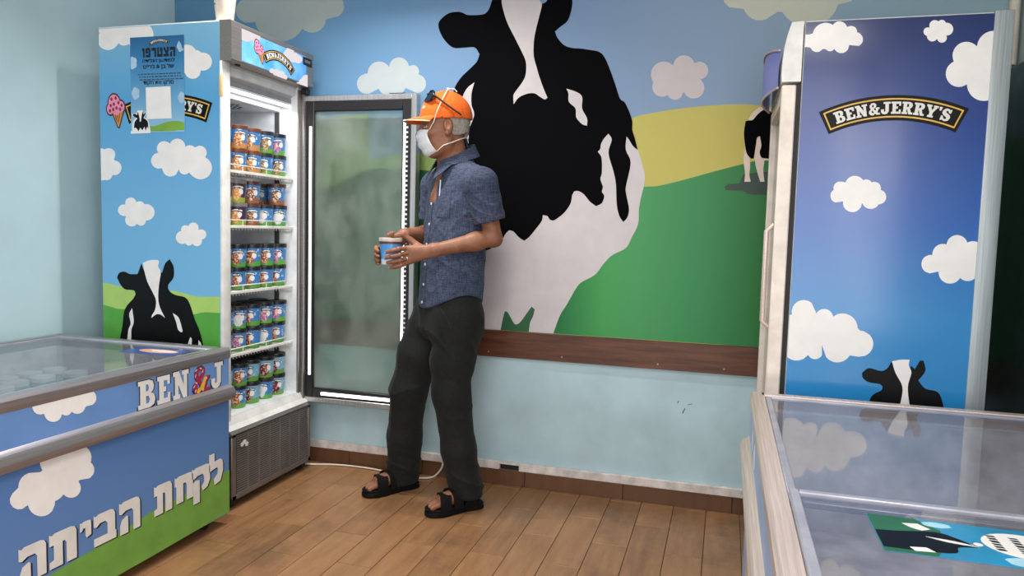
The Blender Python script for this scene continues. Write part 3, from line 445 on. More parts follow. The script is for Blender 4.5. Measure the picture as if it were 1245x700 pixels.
 'cone_scoop_rim': [(-1.9661,1.6792),(-1.9698,1.6751),(-1.9748,1.6716),(-1.975,1.6715),(-1.9748,1.6676),(-1.9755,1.6636),(-1.9771,1.6597),(-1.9796,1.6562),(-1.9829,1.6532),(-1.9868,1.6506),(-1.9913,1.6487),(-1.9962,1.6475),(-2.0014,1.6471),(-2.0066,1.6475),(-2.0084,1.6478),(-2.0104,1.6464),(-2.0139,1.6445),(-2.0176,1.6429),(-2.0217,1.6416),(-2.0259,1.6407),(-2.0302,1.6402),(-2.0346,1.6402),(-2.0357,1.6402),(-2.0405,1.6346),(-2.0474,1.6303),(-2.0546,1.628),(-2.0619,1.6273),(-2.0689,1.6281),(-2.0754,1.6301),(-2.0811,1.6332),(-2.0857,1.6373),(-2.089,1.6423),(-2.0907,1.6478),(-2.0907,1.6537),(-2.0886,1.6598),(-2.0839,1.6658),(-2.0727,1.6721),(-2.0697,1.6729),(-2.0693,1.6752),(-2.0698,1.6756),(-2.073,1.6783),(-2.076,1.6814),(-2.0787,1.6849),(-2.0809,1.6888),(-2.0825,1.693),(-2.0836,1.6974),(-2.0839,1.702),(-2.0834,1.7067),(-2.0822,1.7113),(-2.0801,1.7159),(-2.0772,1.7202),(-2.0736,1.7242),(-2.0693,1.7277),(-2.0643,1.7307),(-2.0589,1.7332),(-2.053,1.735),(-2.0469,1.7361),(-2.0407,1.7365),(-2.0345,1.7362),(-2.0284,1.7352),(-2.0226,1.7336),(-2.0172,1.7314),(-2.0122,1.7287),(-2.0079,1.7255),(-2.0041,1.722),(-2.001,1.7182),(-1.9986,1.7142),(-1.9976,1.7119),(-1.9945,1.7124),(-1.9877,1.7125),(-1.9814,1.7113),(-1.9757,1.7091),(-1.9709,1.706),(-1.9671,1.7022),(-1.9644,1.6979),(-1.9629,1.6933),(-1.9627,1.6885),(-1.9637,1.6837)],
 'cone_rim': [(-2.0555,1.6426),(-1.9731,1.6666),(-1.9778,1.5937),(-1.9905,1.5898)],
 'cone': [(-2.0449,1.6397),(-1.98,1.6589),(-1.9827,1.5989),(-1.9879,1.5959)],
 'cl_right_1': [(0.842,1.8232),(0.8421,1.8146),(0.8416,1.8127),(0.8389,1.8067),(0.8317,1.8006),(0.803,1.8045),(0.8029,1.799),(0.8017,1.7938),(0.7993,1.7892),(0.796,1.7854),(0.7918,1.7826),(0.7868,1.7809),(0.7813,1.7806),(0.7755,1.7818),(0.7693,1.785),(0.7626,1.792),(0.7609,1.7949),(0.7593,1.7924),(0.7569,1.7901),(0.754,1.7885),(0.7509,1.7877),(0.7476,1.7878),(0.7443,1.7886),(0.7412,1.7902),(0.7384,1.7924),(0.7367,1.7945),(0.7357,1.7945),(0.7323,1.7949),(0.7288,1.7956),(0.7283,1.7957),(0.7184,1.7879),(0.711,1.7869),(0.7045,1.7882),(0.6988,1.7912),(0.6942,1.7955),(0.6907,1.8007),(0.6904,1.8014),(0.6796,1.8034),(0.674,1.8027),(0.674,1.8423),(0.6819,1.8421),(0.6832,1.8422),(0.6953,1.8445),(0.6962,1.8493),(0.6977,1.8539),(0.6997,1.8582),(0.7023,1.8621),(0.7053,1.8657),(0.7087,1.8687),(0.7125,1.8713),(0.7165,1.8733),(0.7207,1.8747),(0.7251,1.8755),(0.7294,1.8759),(0.7338,1.8756),(0.7381,1.8749),(0.7422,1.8737),(0.7461,1.8722),(0.7498,1.8703),(0.7528,1.8683),(0.7533,1.8693),(0.7581,1.8745),(0.7633,1.8774),(0.7688,1.8786),(0.7743,1.8783),(0.7795,1.8766),(0.7843,1.8739),(0.7885,1.8701),(0.7918,1.8655),(0.7941,1.8602),(0.801,1.862),(0.8088,1.8625),(0.8168,1.8587),(0.8217,1.8526),(0.824,1.8455),(0.8241,1.8426),(0.8297,1.8403),(0.8316,1.8392),(0.8387,1.8316),(0.8392,1.8309)],
 'cl_right_2': [(1.0904,1.8343),(1.0893,1.8307),(1.0875,1.8275),(1.085,1.8248),(1.0819,1.8227),(1.0782,1.8215),(1.0738,1.8213),(1.0732,1.8214),(1.0745,1.818),(1.0751,1.8143),(1.0748,1.8108),(1.0739,1.8077),(1.0723,1.8051),(1.0702,1.803),(1.0678,1.8015),(1.0649,1.8007),(1.0619,1.8006),(1.0589,1.8013),(1.0559,1.8028),(1.0531,1.8051),(1.0506,1.8082),(1.0488,1.8126),(1.0487,1.8129),(1.0462,1.8092),(1.0431,1.8069),(1.0398,1.8057),(1.0365,1.8054),(1.0331,1.8059),(1.03,1.8072),(1.0271,1.8091),(1.0246,1.8117),(1.0227,1.8147),(1.0213,1.818),(1.0206,1.8215),(1.0205,1.8226),(1.0174,1.824),(1.014,1.8268),(1.0118,1.8303),(1.0106,1.8341),(1.0105,1.838),(1.0115,1.8417),(1.0136,1.845),(1.0172,1.8474),(1.0245,1.8476),(1.0268,1.8467),(1.0258,1.8498),(1.0253,1.8529),(1.0254,1.856),(1.026,1.8589),(1.0272,1.8616),(1.0287,1.8639),(1.0307,1.8658),(1.0331,1.8673),(1.0357,1.8681),(1.0384,1.8685),(1.0413,1.8682),(1.0441,1.8674),(1.0468,1.866),(1.0493,1.864),(1.0495,1.8638),(1.0515,1.8662),(1.0542,1.8678),(1.057,1.8684),(1.0598,1.8682),(1.0626,1.8673),(1.0651,1.8656),(1.0673,1.8634),(1.0689,1.8606),(1.0695,1.8592),(1.0717,1.8593),(1.0755,1.8587),(1.0792,1.8573),(1.0824,1.8552),(1.0853,1.8525),(1.0876,1.8493),(1.0893,1.8457),(1.0904,1.8419),(1.0907,1.8381)],
 'cl_right_3': [(1.2,1.6262),(1.193,1.6245),(1.1847,1.6242),(1.1764,1.6256),(1.1682,1.6288),(1.1605,1.6335),(1.1536,1.6398),(1.1477,1.6474),(1.143,1.6561),(1.1398,1.6656),(1.1384,1.6748),(1.1372,1.6738),(1.1259,1.6682),(1.1157,1.6673),(1.1063,1.6694),(1.098,1.6738),(1.0909,1.68),(1.0852,1.6877),(1.0813,1.6963),(1.0793,1.7056),(1.0793,1.7151),(1.0815,1.7243),(1.086,1.7327),(1.0931,1.7398),(1.0987,1.743),(1.0973,1.7462),(1.095,1.7541),(1.094,1.762),(1.0945,1.7698),(1.0962,1.7772),(1.0993,1.7839),(1.1035,1.7897),(1.1087,1.7944),(1.1148,1.7979),(1.1215,1.7999),(1.1286,1.8004),(1.1359,1.7994),(1.1432,1.7967),(1.1501,1.7925),(1.1565,1.7867),(1.1574,1.7857),(1.1593,1.7987),(1.1639,1.8097),(1.1703,1.8181),(1.1779,1.8241),(1.1864,1.8278),(1.1955,1.8294),(1.2,1.8292)],
 'cl_right_4': [(0.9349,1.3441),(0.9373,1.3368),(0.9374,1.3294),(0.9353,1.3224),(0.9311,1.3165),(0.9244,1.3121),(0.9173,1.3108),(0.9166,1.3094),(0.9134,1.3046),(0.9093,1.3008),(0.9044,1.2979),(0.8989,1.2963),(0.8929,1.2962),(0.8866,1.2976),(0.8802,1.301),(0.8735,1.3078),(0.8704,1.3133),(0.8688,1.3126),(0.8688,1.3126),(0.8678,1.3056),(0.8655,1.2997),(0.8623,1.2947),(0.8583,1.2908),(0.8537,1.2878),(0.8487,1.286),(0.8435,1.2853),(0.8382,1.2856),(0.833,1.2871),(0.8282,1.2895),(0.8238,1.2929),(0.82,1.2971),(0.8171,1.3019),(0.815,1.3073),(0.8138,1.313),(0.8137,1.3188),(0.7911,1.3147),(0.7829,1.3196),(0.7779,1.3264),(0.7756,1.3341),(0.7758,1.3413),(0.776,1.3421),(0.7765,1.3441),(0.7767,1.3446),(0.7793,1.3497),(0.7844,1.3547),(0.7839,1.3565),(0.7833,1.3633),(0.7833,1.3639),(0.7852,1.3708),(0.7895,1.3766),(0.7961,1.3806),(0.807,1.3806),(0.808,1.3803),(0.8178,1.3786),(0.8195,1.3834),(0.822,1.3877),(0.8251,1.3915),(0.8288,1.3946),(0.833,1.397),(0.8375,1.3985),(0.8422,1.3992),(0.8471,1.3991),(0.8518,1.398),(0.8564,1.3962),(0.8606,1.3936),(0.8644,1.3903),(0.8676,1.3865),(0.868,1.3859),(0.8718,1.3876),(0.8762,1.3884),(0.8806,1.388),(0.8848,1.3866),(0.8886,1.3842),(0.8919,1.3811),(0.8933,1.3791),(0.898,1.3806),(0.9056,1.3803),(0.9115,1.3776),(0.9161,1.3733),(0.9192,1.368),(0.9208,1.362),(0.9208,1.3562),(0.9216,1.3559),(0.93,1.3508)],
 'cl_right_5': [(1.2,1.0924),(1.1965,1.0885),(1.1917,1.0849),(1.1864,1.0825),(1.1806,1.0814),(1.1745,1.0817),(1.1685,1.0834),(1.1628,1.0867),(1.1586,1.0903),(1.1578,1.0887),(1.1539,1.0825),(1.149,1.0777),(1.1435,1.0741),(1.1375,1.072),(1.1312,1.0713),(1.125,1.072),(1.119,1.0741),(1.1134,1.0774),(1.1084,1.0818),(1.1043,1.0873),(1.1012,1.0936),(1.0992,1.1004),(1.0985,1.1076),(1.0748,1.1008),(1.063,1.1046),(1.0565,1.1103),(1.0553,1.1118),(1.0544,1.1131),(1.0508,1.1208),(1.0493,1.1307),(1.051,1.1408),(1.0564,1.1502),(1.0681,1.1575),(1.0779,1.158),(1.0778,1.1632),(1.0788,1.1703),(1.0812,1.1769),(1.0849,1.1827),(1.0897,1.1875),(1.0955,1.191),(1.1021,1.1929),(1.1094,1.1929),(1.115,1.1916),(1.1151,1.1938),(1.1166,1.2009),(1.1193,1.2071),(1.1231,1.2123),(1.1278,1.2165),(1.1331,1.2194),(1.1388,1.2209),(1.1448,1.2212),(1.1507,1.22),(1.1564,1.2175),(1.1616,1.2137),(1.1661,1.2088),(1.1697,1.2027),(1.1713,1.1988),(1.1745,1.2008),(1.1818,1.2034),(1.189,1.2039),(1.196,1.2025),(1.2,1.2007)],
 'cl_right_6': [(0.9164,0.8982),(0.9253,0.8841),(0.9278,0.8751),(0.9284,0.869),(0.9264,0.854),(0.9195,0.8405),(0.9074,0.8298),(0.8869,0.8253),(0.8817,0.8261),(0.8614,0.8278),(0.8563,0.8193),(0.8495,0.8122),(0.8422,0.8071),(0.8415,0.8067),(0.8324,0.8033),(0.8234,0.8022),(0.8226,0.8022),(0.8124,0.8038),(0.8021,0.8083),(0.792,0.817),(0.7771,0.8562),(0.779,0.8227),(0.777,0.8189),(0.774,0.8151),(0.768,0.8104),(0.7614,0.8081),(0.7547,0.8079),(0.7483,0.8097),(0.7426,0.8135),(0.7379,0.8191),(0.7373,0.82),(0.7228,0.8054),(0.7092,0.7998),(0.6967,0.799),(0.6854,0.8018),(0.6755,0.8073),(0.674,0.8087),(0.674,0.9472),(0.6789,0.9492),(0.681,0.9496),(0.6796,0.9612),(0.6817,0.9734),(0.6869,0.9836),(0.6945,0.9916),(0.704,0.9969),(0.7148,0.999),(0.7265,0.9972),(0.7296,0.996),(0.7357,0.9925),(0.7387,0.9901),(0.7548,0.9573),(0.7596,0.9645),(0.7655,0.9694),(0.772,0.9723),(0.7789,0.9732),(0.7857,0.9723),(0.7921,0.9695),(0.7977,0.9649),(0.8022,0.9587),(0.8047,0.9528),(0.8052,0.9509),(0.8055,0.9499),(0.8174,0.9581),(0.8206,0.9594),(0.8296,0.9617),(0.841,0.9616),(0.8513,0.9587),(0.8605,0.9535),(0.8681,0.9463),(0.8741,0.9376),(0.8781,0.9278),(0.8801,0.9172),(0.887,0.9098),(0.8971,0.9092)],
 'r_cow': [(0.9008,0.7747),(0.9203,0.7912),(0.9566,0.785),(0.974,0.7962),(0.9834,0.8167),(0.9997,0.8009),(1.0245,0.7792),(1.0354,0.7932),(1.0412,0.8086),(1.0514,0.7981),(1.0649,0.8271),(1.0749,0.8263),(1.0818,0.795),(1.0639,0.7632),(1.0853,0.7391),(1.1205,0.7309),(1.1376,0.6936),(1.1591,0.5948),(0.9059,0.5682),(0.9312,0.6972),(0.9603,0.7227),(0.9634,0.7344),(0.9541,0.7427),(0.923,0.7456),(0.9044,0.758)],
 'r_blaze': [(0.9852,0.8182),(1.01,0.8253),(1.0349,0.8272),(1.0342,0.808),(1.0426,0.7861),(1.0354,0.7406),(1.0439,0.6833),(1.0505,0.6628),(1.0108,0.659),(1.0182,0.6916),(1.02,0.7393),(0.9975,0.7825)],
 'lc_hill': [(-1.5689,0.05),(-1.6701,0.1569),(-1.6029,0.1614),(-1.4872,0.1711),(-1.3823,0.1825),(-1.2339,0.2027),(-1.1388,0.2052),(-1.0455,0.2101),(-0.8337,0.2208),(-0.83,0.2209),(-0.83,0.05)],
 'cl_chest_low': [(-1.4969,0.4018),(-1.5012,0.4012),(-1.5353,0.4075),(-1.5397,0.4041),(-1.5384,0.4021),(-1.5335,0.3926),(-1.5316,0.3838),(-1.5322,0.376),(-1.5351,0.3694),(-1.5401,0.3645),(-1.5467,0.3615),(-1.5549,0.3605),(-1.5641,0.3618),(-1.5742,0.3658),(-1.585,0.3733),(-1.5931,0.3824),(-1.5944,0.3812),(-1.5986,0.3781),(-1.6035,0.3755),(-1.609,0.3736),(-1.6151,0.3725),(-1.6217,0.3723),(-1.6232,0.3614),(-1.6321,0.3462),(-1.6439,0.3408),(-1.6564,0.3404),(-1.6687,0.3436),(-1.6804,0.3497),(-1.6908,0.358),(-1.6994,0.3681),(-1.7057,0.3795),(-1.7091,0.3917),(-1.7261,0.3864),(-1.7412,0.3906),(-1.7542,0.4013),(-1.7617,0.4143),(-1.7632,0.428),(-1.7547,0.441),(-1.7515,0.4424),(-1.7369,0.451),(-1.7358,0.4603),(-1.7323,0.4687),(-1.7262,0.4756),(-1.7174,0.4804),(-1.7051,0.4823),(-1.6837,0.4773),(-1.6834,0.4772),(-1.6694,0.4736),(-1.6649,0.4748),(-1.6605,0.4756),(-1.6606,0.4758),(-1.6646,0.4843),(-1.6674,0.4931),(-1.6688,0.502),(-1.6687,0.5106),(-1.6684,0.512),(-1.522,0.512),(-1.5096,0.503),(-1.4997,0.4918),(-1.493,0.4793),(-1.4902,0.4662),(-1.4922,0.4534),(-1.4938,0.4499),(-1.4869,0.4418),(-1.4813,0.43),(-1.4805,0.4186),(-1.485,0.4086)],
 'cl_chest_up': [(-1.4682,0.6419),(-1.4726,0.6338),(-1.4817,0.628),(-1.5015,0.6281),(-1.504,0.629),(-1.5103,0.6253),(-1.5132,0.6199),(-1.5178,0.6156),(-1.524,0.6128),(-1.5315,0.6117),(-1.5401,0.6128),(-1.55,0.6168),(-1.5593,0.6242),(-1.5599,0.6231),(-1.5628,0.6197),(-1.5666,0.6174),(-1.5711,0.6163),(-1.576,0.6164),(-1.5811,0.6176),(-1.5861,0.62),(-1.5908,0.6236),(-1.5916,0.6244),(-1.5965,0.6146),(-1.6035,0.6096),(-1.6111,0.6077),(-1.6188,0.6078),(-1.6264,0.6098),(-1.6334,0.6132),(-1.6397,0.6179),(-1.6448,0.6236),(-1.6485,0.6301),(-1.6507,0.637),(-1.651,0.6399),(-1.6627,0.6395),(-1.6738,0.644),(-1.6813,0.6506),(-1.6859,0.6582),(-1.6878,0.6662),(-1.6875,0.668),(-1.4783,0.668),(-1.4719,0.6609),(-1.468,0.6512)],
 'cl_head_1': [(-0.5363,1.98),(-0.536,1.9754),(-0.5377,1.9701),(-0.5413,1.9648),(-0.5467,1.9596),(-0.5537,1.9549),(-0.562,1.951),(-0.5715,1.9482),(-0.5823,1.947),(-0.5942,1.949),(-0.5949,1.9485),(-0.5987,1.946),(-0.6028,1.9436),(-0.6071,1.9414),(-0.6115,1.9394),(-0.6161,1.9377),(-0.6207,1.9362),(-0.6253,1.935),(-0.6299,1.934),(-0.6344,1.9333),(-0.6388,1.933),(-0.6431,1.9328),(-0.6472,1.933),(-0.651,1.9335),(-0.6546,1.9342),(-0.6579,1.9352),(-0.66,1.936),(-0.66,1.98)],
 'cl_head_2': [(-0.2347,1.9695),(-0.2263,1.968),(-0.2208,1.9652),(-0.2176,1.9615),(-0.2165,1.9573),(-0.2174,1.9528),(-0.2201,1.9481),(-0.2245,1.9436),(-0.2303,1.9393),(-0.2372,1.9356),(-0.2452,1.9327),(-0.2537,1.9306),(-0.2627,1.9299),(-0.2721,1.9309),(-0.2726,1.931),(-0.2774,1.9293),(-0.2826,1.9279),(-0.2877,1.9269),(-0.2927,1.9262),(-0.2975,1.926),(-0.3019,1.9261),(-0.306,1.9265),(-0.3096,1.9273),(-0.3129,1.9283),(-0.3156,1.9295),(-0.3179,1.931),(-0.3197,1.9325),(-0.3211,1.9342),(-0.3213,1.9344),(-0.3261,1.9329),(-0.3316,1.9316),(-0.3373,1.9307),(-0.3429,1.9303),(-0.3483,1.9305),(-0.3533,1.9312),(-0.3577,1.9325),(-0.3615,1.9343),(-0.3645,1.9367),(-0.3666,1.9394),(-0.3677,1.9425),(-0.3679,1.946),(-0.3671,1.9496),(-0.3653,1.9533),(-0.3625,1.957),(-0.3589,1.9607),(-0.3546,1.9642),(-0.3496,1.9673),(-0.348,1.9682),(-0.3465,1.9709),(-0.3435,1.9748),(-0.3394,1.9785),(-0.3372,1.98),(-0.2845,1.98),(-0.2842,1.9789),(-0.2869,1.9706),(-0.2867,1.9706),(-0.2841,1.9713),(-0.2812,1.9719),(-0.2782,1.9724),(-0.2751,1.9728),(-0.2718,1.9731),(-0.2684,1.9731),(-0.265,1.973),(-0.2616,1.9727),(-0.2582,1.9721),(-0.2551,1.9712),(-0.2521,1.9699),(-0.2495,1.9684),(-0.2493,1.9683)],
 'cl_head_3': [(-0.17,1.84),(-0.2667,1.84),(-0.2667,1.84),(-0.2553,1.8452),(-0.2511,1.8463),(-0.2429,1.8494),(-0.2423,1.8519),(-0.2411,1.8545),(-0.2394,1.857),(-0.2371,1.8596),(-0.2344,1.862),(-0.2312,1.8643),(-0.2277,1.8664),(-0.2239,1.8683),(-0.2211,1.8696),(-0.2206,1.8704),(-0.2187,1.8735),(-0.216,1.8766),(-0.2126,1.8797),(-0.2085,1.8828),(-0.2038,1.8856),(-0.1985,1.8882),(-0.1929,1.8905),(-0.1869,1.8924),(-0.1807,1.8939),(-0.1745,1.8949),(-0.17,1.8952)],
 'cl_head_4': [(-0.3557,1.8622),(-0.355,1.86),(-0.3493,1.859),(-0.3443,1.8587),(-0.3379,1.856),(-0.3357,1.8525),(-0.3363,1.8486),(-0.3389,1.8448),(-0.3434,1.8412),(-0.346,1.84),(-0.4155,1.84),(-0.4159,1.8405),(-0.4165,1.8416),(-0.4169,1.8426),(-0.4169,1.8427),(-0.4206,1.8415),(-0.4247,1.8406),(-0.4288,1.8401),(-0.4328,1.84),(-0.4365,1.8404),(-0.4398,1.8412),(-0.4427,1.8423),(-0.445,1.8439),(-0.4466,1.8458),(-0.4648,1.8451),(-0.4672,1.8459),(-0.471,1.8491),(-0.4717,1.8528),(-0.4699,1.8568),(-0.4661,1.8606),(-0.4603,1.8639),(-0.4522,1.8663),(-0.4479,1.8667),(-0.4353,1.8647),(-0.4315,1.8665),(-0.4274,1.8679),(-0.4232,1.869),(-0.419,1.8696),(-0.4149,1.8698),(-0.4111,1.8696),(-0.4077,1.8689),(-0.4047,1.8678),(-0.4023,1.8664),(-0.4006,1.8648),(-0.4005,1.8648),(-0.3985,1.8658),(-0.3963,1.8667),(-0.3938,1.8676),(-0.3912,1.8685),(-0.3884,1.8692),(-0.3854,1.8699),(-0.3823,1.8704),(-0.379,1.8707),(-0.3757,1.8708),(-0.3724,1.8707),(-0.3692,1.8703),(-0.3661,1.8697),(-0.3633,1.8687),(-0.3608,1.8675),(-0.3586,1.866),(-0.3569,1.8642)],
}
PLACE = {
 'he': [-1.7424,-1.6554,0.1704,0.2751],
 'tav': [-1.6452,-1.5508,0.1723,0.2764],
 'yod': [-1.5385,-1.4965,0.2181,0.2719],
 'bet': [-1.487,-1.3989,0.1746,0.2748],
 'he2': [-1.3864,-1.2969,0.171,0.279],
 'tav2': [-1.2333,-1.1472,0.1779,0.2834],
 'het': [-1.1341,-1.0392,0.1834,0.2825],
 'qof': [-1.0446,-0.9455,0.1504,0.2861],
 'lamed': [-0.9543,-0.8693,0.1871,0.3131],
 'B': [-1.2999,-1.2217,0.5677,0.6628],
 'E': [-1.2129,-1.15,0.5668,0.6635],
 'N': [-1.137,-1.0583,0.5661,0.6658],
 'amp': [-1.0417,-0.9407,0.5609,0.6664],
 'J': [-0.9359,-0.8684,0.566,0.6635],
 'logo_right': [(0.7266,1.5996),(0.9465,1.6476),(1.1492,1.6019),(1.1202,1.5286),(0.9473,1.5703),(0.7594,1.5309)],
 'logo_left': [(-1.9847,1.6756),(-1.6709,1.7103),(-1.5443,1.6761),(-1.5757,1.5974),(-1.6717,1.6271),(-1.9564,1.607)],
 'logo_head': [(-0.5215,1.9095),(-0.4054,1.952),(-0.277,1.8926),(-0.3045,1.8632),(-0.4053,1.908),(-0.5128,1.8716)],
 'logo_poster': [(-1.8498,1.9218),(-1.7986,1.9394),(-1.7483,1.9257),(-1.7585,1.9114),(-1.7988,1.9246),(-1.8458,1.9134)],
 'cone_head': [(-0.5641,1.9332),(-0.5358,1.869),(-0.5071,1.9128),(-0.5864,1.9012)],
 'poster': [(-1.9411,1.9457),(-1.6785,1.9522),(-1.6751,1.5633),(-1.9475,1.5615)],
 'poster_lines': [(-1.8808,1.9066),(-1.7225,1.9034),(-1.7229,1.8625),(-1.8815,1.8635),(-1.8815,1.8618),(-1.7229,1.8608),(-1.7231,1.8412),(-1.8818,1.8435),(-1.8777,1.8401),(-1.7272,1.8397),(-1.7274,1.8184),(-1.878,1.8185),(-1.8788,1.7701),(-1.7279,1.7724),(-1.7281,1.7526),(-1.8791,1.7501)],
 'poster_qr': [(-1.8668,1.7448),(-1.7443,1.7465),(-1.7397,1.6172),(-1.8645,1.6158)],
 'poster_hill': [(-1.8607,1.5922),(-1.8195,1.5883),(-1.7581,1.6009),(-1.7136,1.6003),(-1.6776,1.5898),(-1.6779,1.5617),(-1.8612,1.5586)],
 'poster_cow': [(-1.9432,1.644),(-1.8488,1.5551)],
}
# ------------------------------------------------------------------ palette
WHITE = mat('white_enamel', (226, 226, 224), 0.35)
LINER = mat('white_liner', (222, 226, 230), 0.4)
PRINTWHITE = mat('print_white', (240, 236, 235), 0.35, var=0.02)
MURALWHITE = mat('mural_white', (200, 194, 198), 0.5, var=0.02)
PRINTBLACK = mat('print_black', (7, 7, 9), 0.4, spec=.2, var=0.1)
MURALBLACK = mat('mural_black', (6, 6, 9), 0.8, spec=.06, var=0.15, scale=3)
GREY = brushed('grey_metal', (150, 148, 148), 0.38)
ALU = brushed('aluminium', (196, 196, 198), 0.32, (60, 60, 1))
DARKGREY = mat('dark_grey_metal', (88, 86, 86), 0.45, 0.4)
BLACKRUB = mat('black_rubber', (20, 20, 22), 0.6)
GOLD = mat('gold_line', (226, 178, 72), 0.4)
LETTER = mat('letter_white', (224, 220, 216), 0.4, var=0.03)
PINKALU = brushed('warm_glint_aluminium', (216, 198, 190), 0.38, (60, 1, 60), 0.3)  # pinkish tint paints warm reflections into the metal's own colour
GLASS = glass('lid_glass', (238, 238, 242), 0.8, .02, .13)
FLOORW = floor_mat('wood_look_tile', (136, 94, 62), (186, 140, 98), (84, 68, 54))
GROUT = mat('grout', (84, 64, 50), 0.9)
TILEW = floor_mat('wood_look_skirting', (98, 66, 46), (124, 86, 60), (78, 58, 46))

# ------------------------------------------------------------------ room shell
XL, XR, YF, ZC = -2.338, 1.49, -4.75, 2.62
def struct(name, mb, m, **kw):
    o = mb.build(name, m, **kw); o['kind'] = 'structure'
    return o
fl = struct('floor', MB().box(XL - .12, XR + .12, YF - .1, .12, -.1, -.004), GROUT)
pitch = 0.1395; L = 0.475
cache = {}
for k in range(-18, 12):
    x0 = max(0.016 + k * pitch, XL); x1 = min(0.016 + (k + 1) * pitch, XR)
    if x1 - x0 < .01: continue
    ph = -0.515 if k % 2 == 0 else -0.277
    y = ph + L * 2
    while y > YF:
        a, b = max(y - L, YF), min(y, -0.011)
        if b - a > .02:
            key = (round(x1 - x0, 3), round(b - a, 3))
            if key not in cache:
                hx, hy = (x1 - x0) / 2 - .0011, (b - a) / 2 - .0011
                m_ = MB().rbox(-hx, hx, -hy, hy, -.006, 0, .0012, 1)
                t = m_.build('floor_tile', FLOORW, fl)
                cache[key] = t
                me = t.data
                for q in me.vertices: q.co += ORI['floor'] * 1.0
            else:
                t = cache[key].copy(); COL.objects.link(t)
            t.parent = fl
            t.location = Vector(((x0 + x1) / 2, (a + b) / 2, random.uniform(-.0006, .0004))) - ORI['floor']
        y -= L

WALLL = mat('left_wall_paint', (186, 214, 222), 0.55, var=0.03, scale=3, bump=.06)
WALLB = mat('light_blue_paint', (178, 206, 216), 0.5, var=0.05, scale=4, bump=.05)
WALLR = mat('right_wall_paint', (176, 190, 184), 0.6, var=0.03, scale=3)
CEIL = mat('ceiling_paint', (222, 222, 218), 0.8)
struct('wall_left', MB().box(XL - .12, XL, YF, 0.12, -.004, ZC), WALLL)
wr_ = MB().box(XR, XR + .12, -3.35, .12, -.004, ZC).box(XR, XR + .12, YF, -4.55, -.004, ZC).box(XR, XR + .12, -4.55, -3.35, -.004, .35).box(XR, XR + .12, -4.55, -3.35, 2.2, ZC)
struct('wall_right', wr_, WALLR)
w1 = MB()
for a, b, c, d in ((-4.55, -4.50, .35, 2.2), (-3.40, -3.35, .35, 2.2), (-3.98, -3.93, .35, 2.2), (-4.5, -3.4, .35, .40), (-4.5, -3.4, 2.15, 2.2)): w1.box(XR + .03, XR + .08, a, b, c, d)
struct('added_window_1', w1, ALU)  # unseen window, added to give glare on the right freezer's blue side
struct('wall_back', MB().box(XL, XR, 0, .12, -.004, ZC), WALLB)
struct('ceiling', MB().box(XL - .12, XR + .12, YF, .12, ZC, ZC + .1), CEIL)
fw = MB().box(XL, -1.3, YF - .1, YF, -.004, ZC).box(1.4, XR, YF - .1, YF, -.004, ZC).box(-1.3, 1.4, YF - .1, YF, 2.5, ZC)
struct('wall_front', fw, WALLR)

# skirting: wood-look tiles under a white cover strip
bb = struct('baseboard_back', MB().box(XL, XR, -.004, 0, -.004, .074), GROUT)
xs = [XL] + [x for x in np.arange(-1.303 - .445 * 2, XR, .445) if x > XL + .02] + [XR]
xs = [XL, -2.19, -1.75, -1.303, -.91, -.391, .068, .542, 1.0, XR]
for a, b in zip(xs[:-1], xs[1:]):
    MB().rbox(a + .0015, b - .0015, -.011, -.002, -.002, .0725, .0015, 1).build('skirting_tile', TILEW, bb)
trim = struct('trim_1', MB().rbox(XL, -.515, -.016, 0, .072, .112, .003, 1).rbox(-.420, XR, -.016, 0, .072, .112, .003, 1)
              .box(-.515, -.42, -.016, 0, .100, .112).box(-.515, -.42, -.004, 0, .072, .1), mat('white_strip', (214, 206, 202), .5, var=.1, scale=20))
MB().box(-.513, -.422, -.006, -.003, .074, .099).build('dark_slot', BLACKRUB, trim)
WALNUT = wood('walnut_rail', (66, 36, 24), (124, 74, 48), 0, .38)
rail = struct('trim_2', MB().rbox(XL, XR, -.02, 0, .6075, .7315, .002, 1), WALNUT)
for x in (-1.9, -.58, -.23, .2, .48):
    MB().lathe([(.0, -.0015), (.004, -.001), (.004, .0)], (0, 0, 0), 8).build('rail_screw', mat('screw', (170, 150, 120), .4, .6), rail)
    s = COL.objects[-1] if False else None
for i, o in enumerate([q for q in bpy.data.objects if q.name.startswith('rail_screw')]):
    o.location = Vector(((-1.9, -.58, -.23, .2, .48)[i], -.0205, .63)); o.rotation_euler = (math.pi / 2, 0, 0)
    for q in o.data.vertices: q.co += ORI['trim_2']
    o.location -= ORI['trim_2']

for a_, b_, c_, d_ in ((.312, .418, .326, .440), (.290, .462, .297, .470), (.335, .458, .356, .463)):
    MB().flat([[(a_, b_), (a_ + .004, b_ - .001), (c_, d_), (c_ - .003, d_ + .001)]], lambda p, q, o: (p, -o, q), .0006).build('scuff_mark', BLACKRUB, bpy.data.objects['wall_back'])
# ------------------------------------------------------------------ mural on the back wall
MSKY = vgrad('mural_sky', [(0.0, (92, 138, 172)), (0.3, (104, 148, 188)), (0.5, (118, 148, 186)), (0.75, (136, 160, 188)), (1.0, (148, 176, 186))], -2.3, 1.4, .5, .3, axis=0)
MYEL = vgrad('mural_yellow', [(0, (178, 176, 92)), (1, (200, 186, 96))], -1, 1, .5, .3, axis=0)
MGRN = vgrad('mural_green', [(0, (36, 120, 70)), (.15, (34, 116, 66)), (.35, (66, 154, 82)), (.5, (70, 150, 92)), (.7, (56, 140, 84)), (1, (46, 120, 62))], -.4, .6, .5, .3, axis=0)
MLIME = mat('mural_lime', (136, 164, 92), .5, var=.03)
MDGRN = mat('mural_dark_green', (30, 92, 56), .5, var=.03)
mu = MB().box(XL + .002, XR - .002, -.004, -.0005, .733, ZC - .002).build('wall_mural', MSKY)
